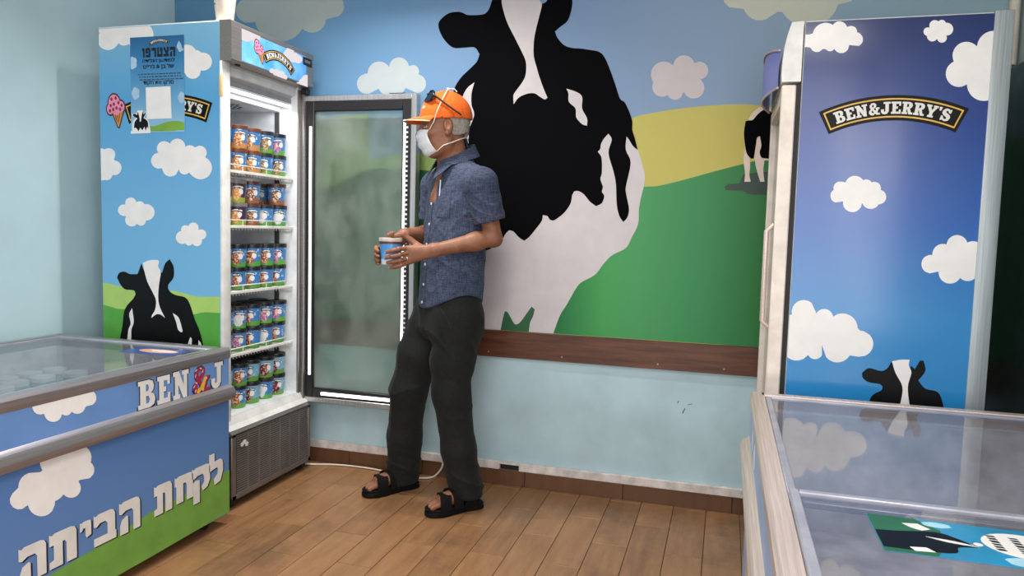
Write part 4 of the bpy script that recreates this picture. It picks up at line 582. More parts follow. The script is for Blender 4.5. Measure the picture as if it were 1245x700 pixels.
tag(mu, 'wall mural of a huge black and white cow, green hills and clouds', 'mural')
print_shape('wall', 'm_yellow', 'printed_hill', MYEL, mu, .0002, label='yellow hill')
print_shape('wall', 'm_yellow_left', 'printed_hill', MLIME, mu, .0003, label='lime green hill behind the glass door')  # upright step in this outline draws a reflection from the door glass
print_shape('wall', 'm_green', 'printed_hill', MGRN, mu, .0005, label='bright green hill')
print_shape('wall', 'm_green_left', 'printed_hill', MDGRN, mu, .0006, label='dark green hill behind the man')
cow = print_shape('wall', 'm_black', 'printed_cow', MURALBLACK, mu, .0012, label='huge black and white cow facing forward')
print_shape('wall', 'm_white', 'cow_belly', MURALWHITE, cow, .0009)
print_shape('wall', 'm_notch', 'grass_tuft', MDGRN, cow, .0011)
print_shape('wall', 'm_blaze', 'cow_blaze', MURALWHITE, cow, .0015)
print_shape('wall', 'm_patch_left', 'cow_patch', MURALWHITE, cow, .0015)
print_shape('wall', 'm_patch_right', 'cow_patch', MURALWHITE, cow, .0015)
c2 = print_shape('wall', 'c2_black', 'printed_cow', MURALBLACK, mu, .0012, label='small cow grazing on the hill at right')
print_shape('wall', 'c2_white', 'cow_legs', mat('mural_cream', (226, 208, 194), .5, var=.02), c2, .0010)
print_shape('wall', 'c2_shadow', 'printed_shadow', mat('mural_print_dark', (34, 62, 50), .5), c2, .0008)
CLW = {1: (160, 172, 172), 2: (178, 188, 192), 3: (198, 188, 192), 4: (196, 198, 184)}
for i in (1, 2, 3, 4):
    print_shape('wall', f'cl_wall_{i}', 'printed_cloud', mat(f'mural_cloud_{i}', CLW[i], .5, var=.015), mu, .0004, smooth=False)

# ------------------------------------------------------------------ lettering
GL = {
 'B': ([[[(0,0),(0,.16),(.1,.16),(.1,.84),(0,.84),(0,1),(.5,1),(.68,.93),(.74,.76),(.7,.6),(.6,.52),(.74,.44),(.8,.27),(.74,.08),(.55,0)],[(.36,.6),(.36,.84),(.46,.84),(.5,.72),(.46,.6)],[(.36,.16),(.36,.42),(.48,.42),(.54,.29),(.48,.16)]]],.8),
 'E': ([[[(0,0),(0,.16),(.1,.16),(.1,.84),(0,.84),(0,1),(.72,1),(.72,.66),(.58,.66),(.56,.82),(.36,.82),(.36,.6),(.5,.6),(.5,.42),(.36,.42),(.36,.18),(.58,.18),(.6,.36),(.74,.36),(.74,0)]]],.75),
 'N': ([[[(0,0),(0,.16),(.1,.16),(.1,.84),(0,.84),(0,1),(.34,1),(.62,.48),(.62,.84),(.52,.84),(.52,1),(.92,1),(.92,.84),(.82,.84),(.82,0),(.58,0),(.3,.52),(.3,.16),(.4,.16),(.4,0)]]],.92),
 'J': ([[[(.2,1),(.2,.84),(.34,.84),(.34,.26),(.28,.18),(.22,.22),(.24,.4),(0,.4),(0,.2),(.1,.04),(.28,-.02),(.48,.03),(.6,.2),(.6,.84),(.72,.84),(.72,1)]]],.72),
 'R': ([[[(0,0),(0,.16),(.1,.16),(.1,.84),(0,.84),(0,1),(.52,1),(.7,.93),(.78,.74),(.72,.56),(.6,.46),(.72,.16),(.84,.16),(.84,0),(.54,0),(.4,.4),(.36,.4),(.36,.16),(.44,.16),(.44,0)],[(.36,.58),(.36,.83),(.46,.83),(.52,.71),(.46,.58)]]],.84),
 'Y': ([[[(0,1),(0,.84),(.06,.84),(.3,.4),(.3,.16),(.2,.16),(.2,0),(.66,0),(.66,.16),(.56,.16),(.56,.4),(.78,.84),(.86,.84),(.86,1),(.5,1),(.5,.84),(.56,.84),(.44,.6),(.32,.84),(.38,.84),(.38,1)]]],.86),
 "'": ([[[(0,1),(.05,.7),(.17,.7),(.22,1)]]],.22),
 'S': ([[[(.66,.68),(.5,.7),(.44,.8),(.36,.84),(.28,.79),(.28,.72),(.36,.66),(.56,.58),(.7,.46),(.72,.28),(.64,.08),(.42,-.02),(.24,.02),(.16,.08),(.14,0),(.02,0),(.02,.36),(.16,.36),(.24,.2),(.36,.15),(.46,.2),(.46,.28),(.38,.34),(.18,.42),(.04,.54),(.02,.74),(.12,.93),(.32,1.02),(.48,.97),(.54,.93),(.56,1),(.66,1)]]],.74),
 '&': ([[[(.62,.0),(.5,.1),(.34,-.02),(.14,.02),(.02,.18),(.06,.38),(.2,.5),(.12,.64),(.14,.84),(.28,.99),(.48,1),(.62,.88),(.62,.7),(.52,.58),(.42,.5),(.54,.34),(.6,.46),(.56,.5),(.56,.6),(.86,.6),(.86,.5),(.78,.46),(.68,.2),(.76,.14),(.88,.16),(.88,0)],[(.34,.62),(.42,.7),(.44,.8),(.38,.86),(.32,.82),(.3,.7)],[(.3,.4),(.24,.32),(.26,.2),(.36,.16),(.42,.2)]]],.9),
 'he': ([[[(0,.66),(0,1),(.1,.95),(.2,1),(.8,1),(.93,.96),(1,.85),(1,0),(.66,0),(.66,.62),(.58,.7),(.3,.7),(.12,.62)]],[[(.03,0),(.03,.28),(.12,.46),(.34,.54),(.42,.5),(.42,0)]]],1),
 'tav': ([[[(0,.66),(0,1),(.1,.95),(.2,1),(.8,1),(.93,.96),(1,.84),(1,0),(.62,0),(.62,.6),(.56,.68),(.48,.68),(.48,0),(0,0),(0,.2),(.16,.24),(.16,.66)]]],1),
 'yod': ([[[(0,.45),(0,1),(.18,.93),(.3,1),(.75,1),(.95,.95),(1,.85),(1,.1),(.6,0),(.48,.15),(.48,.6),(.3,.62),(.2,.48)]]],1),
 'bet': ([[[(0,.64),(0,1),(.1,.95),(.2,1),(.74,1),(.88,.96),(.95,.84),(.95,.26),(1,.26),(1,0),(0,0),(0,.26),(.6,.26),(.6,.62),(.5,.7),(.28,.7),(.12,.6)]]],1),
 'het': ([[[(0,.66),(0,1),(.1,.95),(.2,1),(.8,1),(.93,.96),(1,.84),(1,0),(.64,0),(.64,.6),(.58,.68),(.46,.68),(.46,0),(.08,0),(.08,.66)]]],1),
 'qof': ([[[(0,.72),(0,1),(.1,.96),(.2,1),(.8,1),(.93,.97),(1,.88),(1,.52),(.85,.34),(.58,.28),(.52,.42),(.66,.52),(.66,.68),(.58,.76),(.3,.76),(.12,.7)]],[[(.06,0),(.06,.6),(.2,.66),(.42,.62),(.42,0)]]],1),
 'resh': ([[[(0,.68),(0,1),(.1,.96),(.8,1),(.94,.96),(1,.86),(1,0),(.62,0),(.62,.6),(.5,.68)]]],1),
 'vav': ([[[(0,.7),(0,1),(.85,1),(1,.9),(1,0),(.38,0),(.38,.7)]]],1),
 'tet': ([[[(0,0),(0,1),(.34,1),(.34,.28),(.66,.28),(.66,.64),(.5,.64),(.5,.98),(.85,1),(1,.85),(1,0)]]],1),
 'tsadi': ([[[(0,0),(0,.28),(.5,.28),(0,.78),(0,1),(.36,1),(.36,.84),(.6,.6),(.64,.64),(.64,1),(1,1),(1,.6),(.82,.42),(1,.2),(1,0)]]],1),
 'pe': ([[[(0,0),(0,.26),(.64,.26),(.64,.74),(.36,.74),(.36,.64),(.52,.64),(.52,.4),(0,.4),(0,.84),(.14,1),(.8,1),(1,.84),(1,0)]]],1),
 'lamed': ([[[(.05,.46),(.05,1),(.42,1),(.42,.74),(.8,.76),(.94,.7),(1,.58),(1,.36),(.82,.06),(.4,0),(.34,.2),(.6,.32),(.64,.46),(.58,.53),(.3,.5)]]],1),
}
def word(seq, gap=.06):
    x = 0; out = []
    for ch in seq:
        if ch == ' ': x += .3; continue
        g, w = GL[ch]
        for loops in g: out.append([[(a + x, b) for a, b in lp] for lp in loops])
        x += w + gap
    return out, x - gap
def circ3(p, q, r):
    ax, ay = p; bx, by = q; cx, cy = r
    d = 2 * (ax * (by - cy) + bx * (cy - ay) + cx * (ay - by))
    ux = ((ax*ax+ay*ay)*(by-cy)+(bx*bx+by*by)*(cy-ay)+(cx*cx+cy*cy)*(ay-by))/d
    uy = ((ax*ax+ay*ay)*(cx-bx)+(bx*bx+by*by)*(ax-cx)+(cx*cx+cy*cy)*(bx-ax))/d
    return ux, uy, math.hypot(ax-ux, ay-uy)
def arched_logo(plane, tl, tm, tr, th, parent, off=.0004, name='name_banner'):
    """arched black name banner with a gold line and white slab letters"""
    cx, cy, Rr = circ3(tl, tm, tr)
    a0 = math.atan2(tl[1] - cy, tl[0] - cx); a1 = math.atan2(tr[1] - cy, tr[0] - cx)
    fm = PM[plane]
    def P(s, d): a = a0 + (a1 - a0) * s; return (cx + (Rr - d) * math.cos(a), cy + (Rr - d) * math.sin(a))
    def band(m, d0, d1, n=24):
        e = m / (Rr * abs(a1 - a0))
        ss = [e + (1 - 2 * e) * i / n for i in range(n + 1)]
        return [P(s, d0) for s in ss] + [P(s, d1) for s in reversed(ss)]
    o = MB().flat([band(0, 0, th)], fm, off).build(name, PRINTBLACK, parent)
    nest = o if parent.parent is None else parent
    MB().flat([band(th * .13, th * .12, th * .88), band(th * .19, th * .18, th * .82)], fm, off + .0002).build('banner_line', GOLD, nest)
    w, W = word("BEN&JERRY'S")
    mb = MB(); x0, x1 = .085, .915
    for loops in w:
        lp = []
        for l in loops:
            d = []
            for i in range(len(l)):
                (ua, ub), (va, vb) = l[i], l[(i + 1) % len(l)]
                for t in (0, .5): d.append((ua + (va - ua) * t, ub + (vb - ub) * t))
            lp.append([P(x0 + (x1 - x0) * a / W, th * (.74 - .48 * b)) for a, b in d])
        mb.flat(lp, fm, off + .0004)
    mb.build('banner_lettering', LETTER, nest)
    return o
def glyph_box(ch, box, plane, off, dx=0, dz=0):
    x0, x1, z0, z1 = box
    g, w = GL[ch]
    mb = MB()
    for loops in g:
        mb.flat([[(x0 + dx + (x1 - x0) * a / w, z0 + dz + (z1 - z0) * b) for a, b in lp] for lp in loops], PM[plane], off)
    return mb
def cone_print(plane, mapf, parent, off):
    """ice cream cone drawn in a unit box: scoop above, wafer below"""
    def circ(cx, cy, r, n=18): return [mapf(cx + r * math.cos(2*math.pi*i/n), cy + r * math.sin(2*math.pi*i/n)) for i in range(n)]
    fm = PM[plane]
    rim = MB()
    blobs = [(.42, .72, .27), (.72, .62, .17), (.22, .55, .16), (.5, .56, .2)]
    for i, (x, y, r) in enumerate(blobs): rim.flat([circ(x, y, r + .05)], fm, off + i * 1e-5)
    rim.flat([[mapf(.24, .5), mapf(.88, .5), mapf(.62, -.03), mapf(.52, -.03)]], fm, off + 5e-5)
    o = rim.build('printed_cone', mat('cone_outline', (70, 30, 30), .4), parent)
    nest = o if parent.parent is None else parent
    MB().flat([[mapf(.31, .46), mapf(.8, .46), mapf(.59, .01), mapf(.55, .01)]], fm, off + .0001).build('wafer', mat('wafer', (214, 140, 66), .5), nest)
    w = MB()
    for t in (.15, .4, .65):
        w.flat([[mapf(.31 + .49 * t, .46), mapf(.31 + .49 * t + .05, .46), mapf(.47 + .2 * t, .12)]], fm, off + .00015)
        w.flat([[mapf(.36 + .38 * t, .36), mapf(.36 + .38 * t + .05, .36), mapf(.62 - .1 * (1 - t), .12)]], fm, off + .00018)
    w.build('wafer_lines', mat('wafer_dark', (120, 66, 36), .5), nest)
    s = MB()
    for i, (x, y, r) in enumerate(blobs): s.flat([circ(x, y, r)], fm, off + .0002 + i * 1e-5)
    s.build('scoop', mat('scoop_pink', (232, 140, 172), .4), nest)
    ch = MB()
    for i, (x, y) in enumerate([(.3, .85), (.5, .88), (.62, .74), (.4, .7), (.25, .66), (.52, .58), (.76, .66), (.2, .5), (.68, .54), (.36, .54)]):
        ch.flat([circ(x, y, .055, 10)], fm, off + .0003)
    ch.build('cherry_bits', mat('cherry', (130, 28, 62), .4), nest)
    return o
def text_part(name, s, plane, box, m, parent, off, weight=.0):
    """small lettering set in the built-in typeface, laid flat on a printed sheet"""
    c = bpy.data.curves.new('lettering', 'FONT'); c.body = s; c.size = 1.0; c.offset = weight; c.resolution_u = 3
    o = bpy.data.objects.new('lettering', c); COL.objects.link(o)
    dg = bpy.context.evaluated_depsgraph_get(); me = o.evaluated_get(dg).to_mesh()
    V = [(v.co.x, v.co.y) for v in me.vertices]; Fs = [tuple(p.vertices) for p in me.polygons]
    o.evaluated_get(dg).to_mesh_clear()
    bpy.data.objects.remove(o); bpy.data.curves.remove(c)
    if not V: return None
    a = np.array(V); mn = a.min(0); mx = a.max(0)
    x0, x1, z0, z1 = box
    mb = MB()
    mb.add([PM[plane](x0 + (x1 - x0) * (p[0] - mn[0]) / (mx[0] - mn[0]), z0 + (z1 - z0) * (p[1] - mn[1]) / (mx[1] - mn[1]), off) for p in V], Fs)
    return mb.build(name, m, parent)
# ------------------------------------------------------------------ left upright freezer, door open
LFX0, LFX1, LFY0, LFY1, LFH = -2.108, -1.51, YN, -0.1176, 2.0
lf = thing('upright_freezer', 'tall open display freezer full of ice cream tubs beside the left wall', 'freezer', (-1.8, -.42, 0))
SKYL = vgrad('print_sky_left', [(0, (120, 186, 226)), (.45, (112, 176, 222)), (.8, (88, 164, 216)), (1, (128, 184, 216))], .6, 2.0, .28, .5)
body = MB().rbox(LFX0, LFX1, LFY0 + .001, LFY0 + .056, .06, LFH, .003).rbox(LFX0, LFX1, LFY1 - .045, LFY1, .06, LFH, .003)
body.rbox(LFX0, LFX0 + .055, LFY0 + .05, LFY1 - .04, .06, LFH, .003).box(LFX0 + .05, LFX1 - .01, LFY0 + .05, LFY1 - .04, 1.80, LFH - .002)
body.box(LFX0 + .05, LFX1, LFY0 + .05, LFY1 - .04, .06, .384)
body.build('cabinet', LINER, lf, 40)
pn = MB().box(LFX0 + .002, LFX1 - .001, YN - .0008, YN + .002, .09, 1.994).build('printed_side_panel', SKYL, lf)
LIMEL = mat('print_lime', (172, 208, 108), .35, var=.03)
GRNL = mat('print_green', (86, 166, 62), .35, var=.04)
print_shape('lf', 'l_hill_light', 'printed_hill', LIMEL, lf, .0010, label='pale lime hill')
print_shape('lf', 'l_hill_dark', 'printed_hill', GRNL, lf, .0012, label='green hill')
lc_ = print_shape('lf', 'l_cow', 'printed_cow', PRINTBLACK, lf, .0014)
for i, k in enumerate(('l_blaze', 'l_patch_1', 'l_patch_2', 'l_patch_3', 'l_patch_4')):
    print_shape('lf', k, 'cow_blaze' if i == 0 else 'cow_patch', PRINTWHITE, lc_, .0017)
for i in range(1, 7):
    print_shape('lf', f'cl_left_{i}', 'printed_cloud', PRINTWHITE, lf, .0013, smooth=False)
arched_logo('lf', PLACE['logo_left'][0], (PLACE['logo_left'][1][0] - .09, 1.7165), PLACE['logo_left'][2], .083, lf, .0016)
CX0, CX1, CZ0, CZ1 = -2.078, -1.968, 1.585, 1.722
cone_print('lf', lambda u, v: (CX0 + (CX1 - CX0) * (u + .06 * (1 - v)), CZ0 + (CZ1 - CZ0) * v), lf, .0016)
# white front edge of the cabinet, sill and hinge post
MB().rbox(LFX1 - .004, LFX1 + .012, LFY0, LFY0 + .05, .335, 1.846, .004).build('front_stile', WHITE, lf, 40)
MB().rbox(LFX1 - .004, LFX1 + .006, LFY1 - .045, LFY1, .335, 1.83, .003).rbox(LFX1 + .006, LFX1 + .022, LFY1 - .024, LFY1 - .004, .335, 1.84, .003).build('hinge_stile', GREY, lf, 40)
MB().prism([(-1.506, .384), (-1.506, .33), (-1.47, .335), (-1.49, .352)], lambda a, b, d: (a, d, b), LFY0 + .002, LFY1).build('sill', WHITE, lf)
# header with the lit sign
hz0 = 1.842
hd = MB().prism([(LFX1 - .002, hz0), (-1.462, hz0), (XH, hz0 + .006), (XH, LFH - .004), (-1.46, LFH), (LFX1 - .002, LFH)], lambda a, b, d: (a, d, b), LFY0, LFY1)
hdr = hd.build('header', brushed('header_metal', (158, 150, 144), .4, (60, 1, 60)), lf)
sy0, sy1, sz0, sz1 = -.657, -.18, 1.852, 1.976
sg = MB().rbox(XH - .004, XH + .0015, sy0, sy1, sz0, sz1, .001, 1)
kk = NT('lit_sign_sky')
g_ = kk.n('ShaderNodeNewGeometry').outputs['Position']
cc = kk.ramp(kk.noise(g_, 9, 2), [(.35, (62, 140, 220)), (.75, (128, 186, 236))])
kk.base(cc); kk.l(cc, kk.b.inputs['Emission Color']); kk.b.inputs['Emission Strength'].default_value = .35
sgn = sg.build('lit_sign', kk.m, hdr)
SIGNW = glow('sign_white', rgb((255, 244, 246)), .9)
for i in range(1, 5): print_shape('hd', f'cl_head_{i}', 'sign_cloud', SIGNW, hdr, .0020, smooth=False)
arched_logo('hd', (-.522, 1.912), (-.4054, 1.949), (-.277, 1.895), .043, hdr, .0024)
cone_print('hd', lambda u, v: (-.592 + .078 * (u + .35 * (1 - v)), 1.872 + .088 * v), hdr, .0022)
MB().rbox(XH - .002, XH + .003, -.21, -.135, 1.936, 1.972, .001, 1).build('thermometer_display', BLACKRUB, hdr)
MB().rbox(XH + .0025, XH + .0032, -.197, -.15, 1.948, 1.961, .0002, 1).build('display_digits', glow('dim_digits', (.25, .3, .35, 1), .5), hdr)
MB().rbox(LFX1 + .018, LFX1 + .03, -.655, -.63, hz0 - .006, hz0 + .001, .002, 1).build('door_switch', BLACKRUB, lf)
# interior: sloped ceiling panel, vent, light tube, shelf rails, wire shelves
MB().prism([(LFX1 - .005, hz0), (LFX1 - .05, hz0 - .075), (LFX1 - .058, hz0 - .07), (LFX1 - .03, hz0)], lambda a, b, d: (a, d, b), LFY0 + .05, LFY1 - .04).build('canopy', mat('canopy_grey', (176, 177, 182), .5), lf)
MB().tube([(-1.555, -.655, 1.752), (-1.555, -.165, 1.752)], .008, 10).build('light_tube', glow('tube_white', (1, 1, 1, 1), 2.2), lf, 60)
MB().box(-1.575, -1.545, -.66, -.16, 1.765, 1.785).build('tube_holder', mat('holder_grey', (150, 152, 158), .5), lf)
v = MB().rbox(-2.05, -1.60, LFY0 + .058, LFY1 - .047, 1.728, 1.8, .004).build('fan_cover', LINER, lf, 40)
vb = MB()
for i in range(10):
    for j in range(9):
        if (i - 4.5) ** 2 + (j - 4) ** 2 < 24: vb.lathe([(.009, 0), (.009, .002)], (-1.95 + i * .03, -.53 + j * .03, 1.7265), 6)
vb.build('vent_holes', BLACKRUB, v, kind='stuff')
il = bpy.data.lights.new('freezer_light', 'AREA'); il.shape = 'RECTANGLE'; il.size = .46; il.size_y = .03; il.energy = .8; il.color = (.95, .98, 1)
io = bpy.data.objects.new('freezer_light', il); COL.objects.link(io); io.location = (-1.558, -.41, 1.738); io.rotation_euler = (0, math.radians(14), math.radians(90)); io.rotation_euler = (math.radians(14), 0, math.radians(90))
for x in (-1.62, -1.98):
    for y in (LFY0 + .059, LFY1 - .047):
        r = MB().box(x - .012, x + .012, y - .003, y + .003, .39, 1.725)
        o = r.build('shelf_rail', DARKGREY if y > -.4 else WHITE, lf)
SH = [1.410, 1.179, .900, .631]
WIRE = mat('white_wire', (226, 226, 222), .4)
for z in SH:
    w = MB()
    for y in np.linspace(LFY0 + .068, LFY1 - .055, 24): w.tube([(-2.03, y, z + .004), (-1.535, y, z + .004), (-1.533, y, z - .012)], .0022, 5)
    for x in (-2.02, -1.8, -1.6): w.tube([(x, LFY0 + .06, z), (x, LFY1 - .048, z)], .004, 6)
    sh = w.build('wire_shelf', WIRE, lf, 60)
    MB().rbox(-1.536, -1.527, LFY0 + .06, LFY1 - .05, z - .004, z + .009, .002, 1).build('shelf_front', WIRE, sh)
    e = MB().tube([(-1.53, LFY0 + .062, z + .004), (-1.53, LFY0 + .062, z + .031), (-1.53, -.222, z + .031), (-1.53, -.222, z + .004)], .0028, 6)
    for y in (-.55, -.38): e.tube([(-1.53, y, z + .004), (-1.53, y, z + .031)], .0022, 5)
    e.build('shelf_guard', WIRE, sh, 60)
# machine compartment: louvred grille and castors
gz0, gz1 = .04, .3225
MB().rbox(LFX1 - .02, -1.463, LFY0 + .004, LFY1 - .002, gz0 + .004, gz1 - .002, .004).build('grille_backing', mat('grille_dark', (40, 37, 36), .6), lf)
gf = MB()
x0g = -1.462
gf.rbox(x0g - .006, x0g + .003, LFY0, LFY0 + .03, gz0, gz1, .003, 1).rbox(x0g - .006, x0g + .003, LFY1 - .022, LFY1, gz0, gz1, .003, 1)
gf.rbox(x0g - .006, x0g + .003, LFY0, LFY1, gz0, gz0 + .022, .003, 1).rbox(x0g - .006, x0g + .003, LFY0, LFY1, gz1 - .016, gz1, .003, 1)
ys = np.linspace(LFY0 + .03, LFY1 - .022, 8)
for y in ys[1:-1]: gf.box(x0g - .005, x0g + .0025, y - .005, y + .005, gz0 + .02, gz1 - .014)
GRIL = mat('grille_metal', (124, 116, 112), .42, .5)
gr = gf.build('grille_frame', GRIL, lf, 40)
sl = MB()
for a, b in zip(ys[:-1], ys[1:]):
    for z in np.linspace(gz0 + .026, gz1 - .021, 25):
        sl.add([(x0g - .003, a + .004, z + .003), (x0g - .003, b - .004, z + .003), (x0g + .0025, b - .004, z - .0025), (x0g + .0025, a + .004, z - .0025), (x0g - .003, a + .004, z + .0042), (x0g - .003, b - .004, z + .0042), (x0g + .0025, b - .004, z - .0008), (x0g + .0025, a + .004, z - .0008)],
               [(0, 1, 2, 3), (4, 7, 6, 5), (3, 2, 6, 7)])
sl.build('grille_slats', GRIL, gr, kind='stuff')
MB().prism([(-1.459, .3225), (-1.459, .315), (-1.51, .315), (-1.51, .352), (-1.496, .352)], lambda a, b, d: (a, d, b), LFY0, LFY1).build('sloping_ledge', GREY, lf)
wr = MB()
for (a, b) in ((-.655, .268), (-.64, .275), (-.625, .262)): wr.flat([[(a + .014 * math.cos(t), b + .011 * math.sin(t)) for t in (0.3, 1.5, 2.6, 3.9, 5.1)]], lambda p, q, o: (-1.4575 + o, p, q), .0006 + .0002 * a)
wr.build('torn_sticker', WHITE, gr)
for x in (-1.50, -2.05):
    for y in (LFY0 + .03, LFY1 - .035):
        c = MB().tube([(x, y - .012, .024), (x, y + .012, .024)], .024, 14).build('castor', BLACKRUB, lf, 50)
        MB().box(x - .016, x + .016, y - .018, y + .018, .03, .062).build('castor_fork', DARKGREY, c)
# the glass door swung wide open
DX0, DX1, DZ0, DZ1, DY = -1.519, -.918, .333, 1.808, -.122
def ring(mb, x0, x1, z0, z1, w, y0, y1, r=.003):
    mb.rbox(x0, x0 + w, y0, y1, z0, z1, r, 1).rbox(x1 - w, x1, y0, y1, z0, z1, r, 1)
    mb.rbox(x0 + w - .001, x1 - w + .001, y0, y1, z0, z0 + w, r, 1).rbox(x0 + w - .001, x1 - w + .001, y0, y1, z1 - w, z1, r, 1)
    return mb
dr = ring(MB(), DX0, DX1, DZ0, DZ1, .027, DY - .004, DY + .042).build('door', ALU, lf, 40)
ring(MB(), DX0 + .026, DX1 - .026, DZ0 + .026, DZ1 - .026, .046, DY - .001, DY + .03).build('door_gasket', mat('gasket_black', (26, 26, 30), .45), dr, 40)
MB().box(DX0 + .07, DX1 - .07, DY + .012, DY + .02, DZ0 + .07, DZ1 - .07).build('door_glass', fogged('misted_glass'), dr)
LED = glow('led_strip', (1, 1, 1, 1), 3.0)
MB().rbox(DX0 + .049, DX0 + .062, DY - .006, DY, .468, 1.665, .002, 1).build('light_strip', LED, dr)
MB().rbox(DX1 - .064, DX1 - .053, DY - .006, DY, .43, 1.69, .002, 1).build('light_strip', LED, dr)
MB().rbox(-1.40, -.985, DY - .006, DY, .372, .388, .002, 1).build('light_strip', LED, dr)
dots = MB()
for z in np.arange(.44, 1.68, .022): dots.box(DX1 - .05, DX1 - .041, DY - .004, DY - .0005, z, z + .009)
dots.build('strip_dots', WHITE, dr, kind='stuff')
MB().rbox(-1.065, -.985, DY + .01, DY + .03, DZ1, DZ1 + .006, .002, 1).rbox(LFX1 + .008, -1.47, -.15, -.118, DZ1 + .004, DZ1 + .03, .003, 1).build('door_hinge', BLACKRUB, dr)

# cup standing on top of it
cp = MB().lathe([(.030, 0), (.033, .004), (.046, .125), (.048, .13), (.043, .128), (.029, .006), (0, .006)], (-1.532, -.66, 2.0), 28).build('cup', mat('cream_plastic', (228, 216, 202), .4), None, 40)
tag(cp, 'cream coloured plastic cup standing on top of the open display freezer', 'cup')
MB().lathe([(.0, 0), (.004, 0)], (0, 0, 0), 8)
MB().tube([(-1.553, -.6935, 2.072), (-1.5535, -.6945, 2.072)], .0045, 10).build('dark_spot', BLACKRUB, cp)
# tape blob on the stile
MB().rbox(-1.512, -1.4965, -.727, -.717, 1.70, 1.79, .004).build('tape_patch', mat('masking_tape', (224, 190, 140), .6), lf, 40)

# ------------------------------------------------------------------ poster taped on the side
pw0, pw1, pz0, pz1 = -1.944, -1.677, 1.563, 1.949
mbp = MB(); n = 10
for i in range(n + 1):
    for j in range(n + 1):
        u, w_ = i / n, j / n
        lift = .0024 + .012 * max(0, u + w_ - 1.75) ** 1.2 + .006 * max(0, .12 - w_) * (1 + math.sin(u * 9))
        mbp.v.append((pw0 + (pw1 - pw0) * u, YN - lift, pz0 + (pz1 - pz0) * w_))
for i in range(n):
    for j in range(n):
        a = i * (n + 1) + j
        mbp.f.append((a, a + n + 1, a + n + 2, a + 1))
pst = mbp.build('poster', vgrad('poster_blue', [(0, (150, 196, 226)), (.35, (104, 164, 208)), (.75, (54, 128, 182)), (1, (32, 98, 152))], pz0, pz1, .3, .5), None, 60)
tag(pst, 'blue paper poster with black Hebrew lettering taped on the freezer side', 'poster')
PO = .0036
arched_logo('lf', PLACE['logo_poster'][0], PLACE['logo_poster'][1], PLACE['logo_poster'][2], .0135, pst, PO)
PB = mat('poster_black', (16, 18, 24), .5)
tl = PLACE['poster_lines']
xq = -1.883
hw = MB()
for chq, wq in (('vav', .012), ('pe', .024), ('resh', .024), ('tet', .026), ('tsadi', .026), ('he', .026)):
    gq = glyph_box(chq, (xq, xq + wq, 1.866, 1.904), 'lf', PO); hw.add(gq.v, gq.f); xq += wq + .005
hw.build('poster_lettering', PB, pst)
text_part('poster_lettering', 'הדילגה ןועדומל', 'lf', (-1.882, -1.722, 1.841, 1.861), PB, pst, PO, .028)
text_part('poster_lettering', "ס'יר'ג & ןב לש", 'lf', (-1.880, -1.727, 1.815, 1.838), PB, pst, PO, .028)
GREYT = mat('poster_small_print', (40, 74, 104), .5)
for q, z in enumerate((1.796, 1.785, 1.774)):
    sline = MB()
    random.seed(q + 3); x = -1.905 + q * .004
    while x < -1.70:
        wdt = random.uniform(.006, .02)
        sline.flat([[(x, z), (x + wdt, z), (x + wdt, z + .0045), (x, z + .0045)]], PM['lf'], PO); x += wdt + .004
    sline.build('small_print', GREYT, pst)
text_part('poster_lettering', 'דוקה תא וקרס', 'lf', (-1.879, -1.728, 1.751, 1.771), PB, pst, PO, .028)
MB().flat([PLACE['poster_qr']], PM['lf'], PO).build('white_square', PRINTWHITE, pst)
MB().flat([smooth_loop([(-1.855, 1.588), (-1.82, 1.588), (-1.76, 1.604), (-1.71, 1.606), (-1.679, 1.599), (-1.679, 1.569), (-1.76, 1.566), (-1.85, 1.567)])], PM['lf'], PO).build('poster_hill', mat('poster_green', (122, 168, 52), .4), pst)
def unit_cow(x0, x1, z0, z1):
    f = lambda a, b: (x0 + (x1 - x0) * a, z0 + (z1 - z0) * b)
    return f
uc = unit_cow(-1.947, -1.845, 1.557, 1.652)
MB().flat([smooth_loop([uc(*p) for p in [(.02,.0),(.02,.1),(.1,.15),(.12,.5),(.3,.7),(.14,.74),(.1,.84),(.24,.88),(.3,.84),(.36,1),(.62,1),(.68,.86),(.76,.98),(.78,.82),(.7,.7),(.9,.55),(.98,.2),(1,.02)]])], PM['lf'], PO + .0002).build('poster_cow', PRINTWHITE, pst)
MB().flat([smooth_loop([uc(*p) for p in [(.18,.25),(.22,.5),(.36,.66),(.16,.76),(.14,.84),(.24,.86),(.34,.8),(.38,.96),(.46,.7),(.47,.52),(.53,.52),(.56,.7),(.62,.96),(.68,.82),(.75,.94),(.75,.82),(.66,.68),(.86,.52),(.9,.2),(.84,.3),(.76,.12),(.7,.3),(.6,.14),(.5,.26),(.4,.1),(.3,.24)]])], PM['lf'], PO + .0004).build('poster_cow_coat', PRINTBLACK, pst)
random.seed(5)
for (x, z, s) in ((-1.693, 1.905, .02), (-1.93, 1.846, .022), (-1.918, 1.722, .022), (-1.69, 1.70, .02)):
    mbc = MB()
    pts_ = []
    for i in range(24):
        a = 2 * math.pi * i / 24
        r = s * (1 + .22 * abs(math.sin(a * 2.5)))
        pts_.append((max(pw0 + .002, min(pw1 - .002, x + r * .8 * math.cos(a))), z + r * math.sin(a)))
    mbc.flat([pts_], PM['lf'], PO - .0004).build('poster_cloud', mat('poster_cloud', (170, 200, 226), .4), pst)

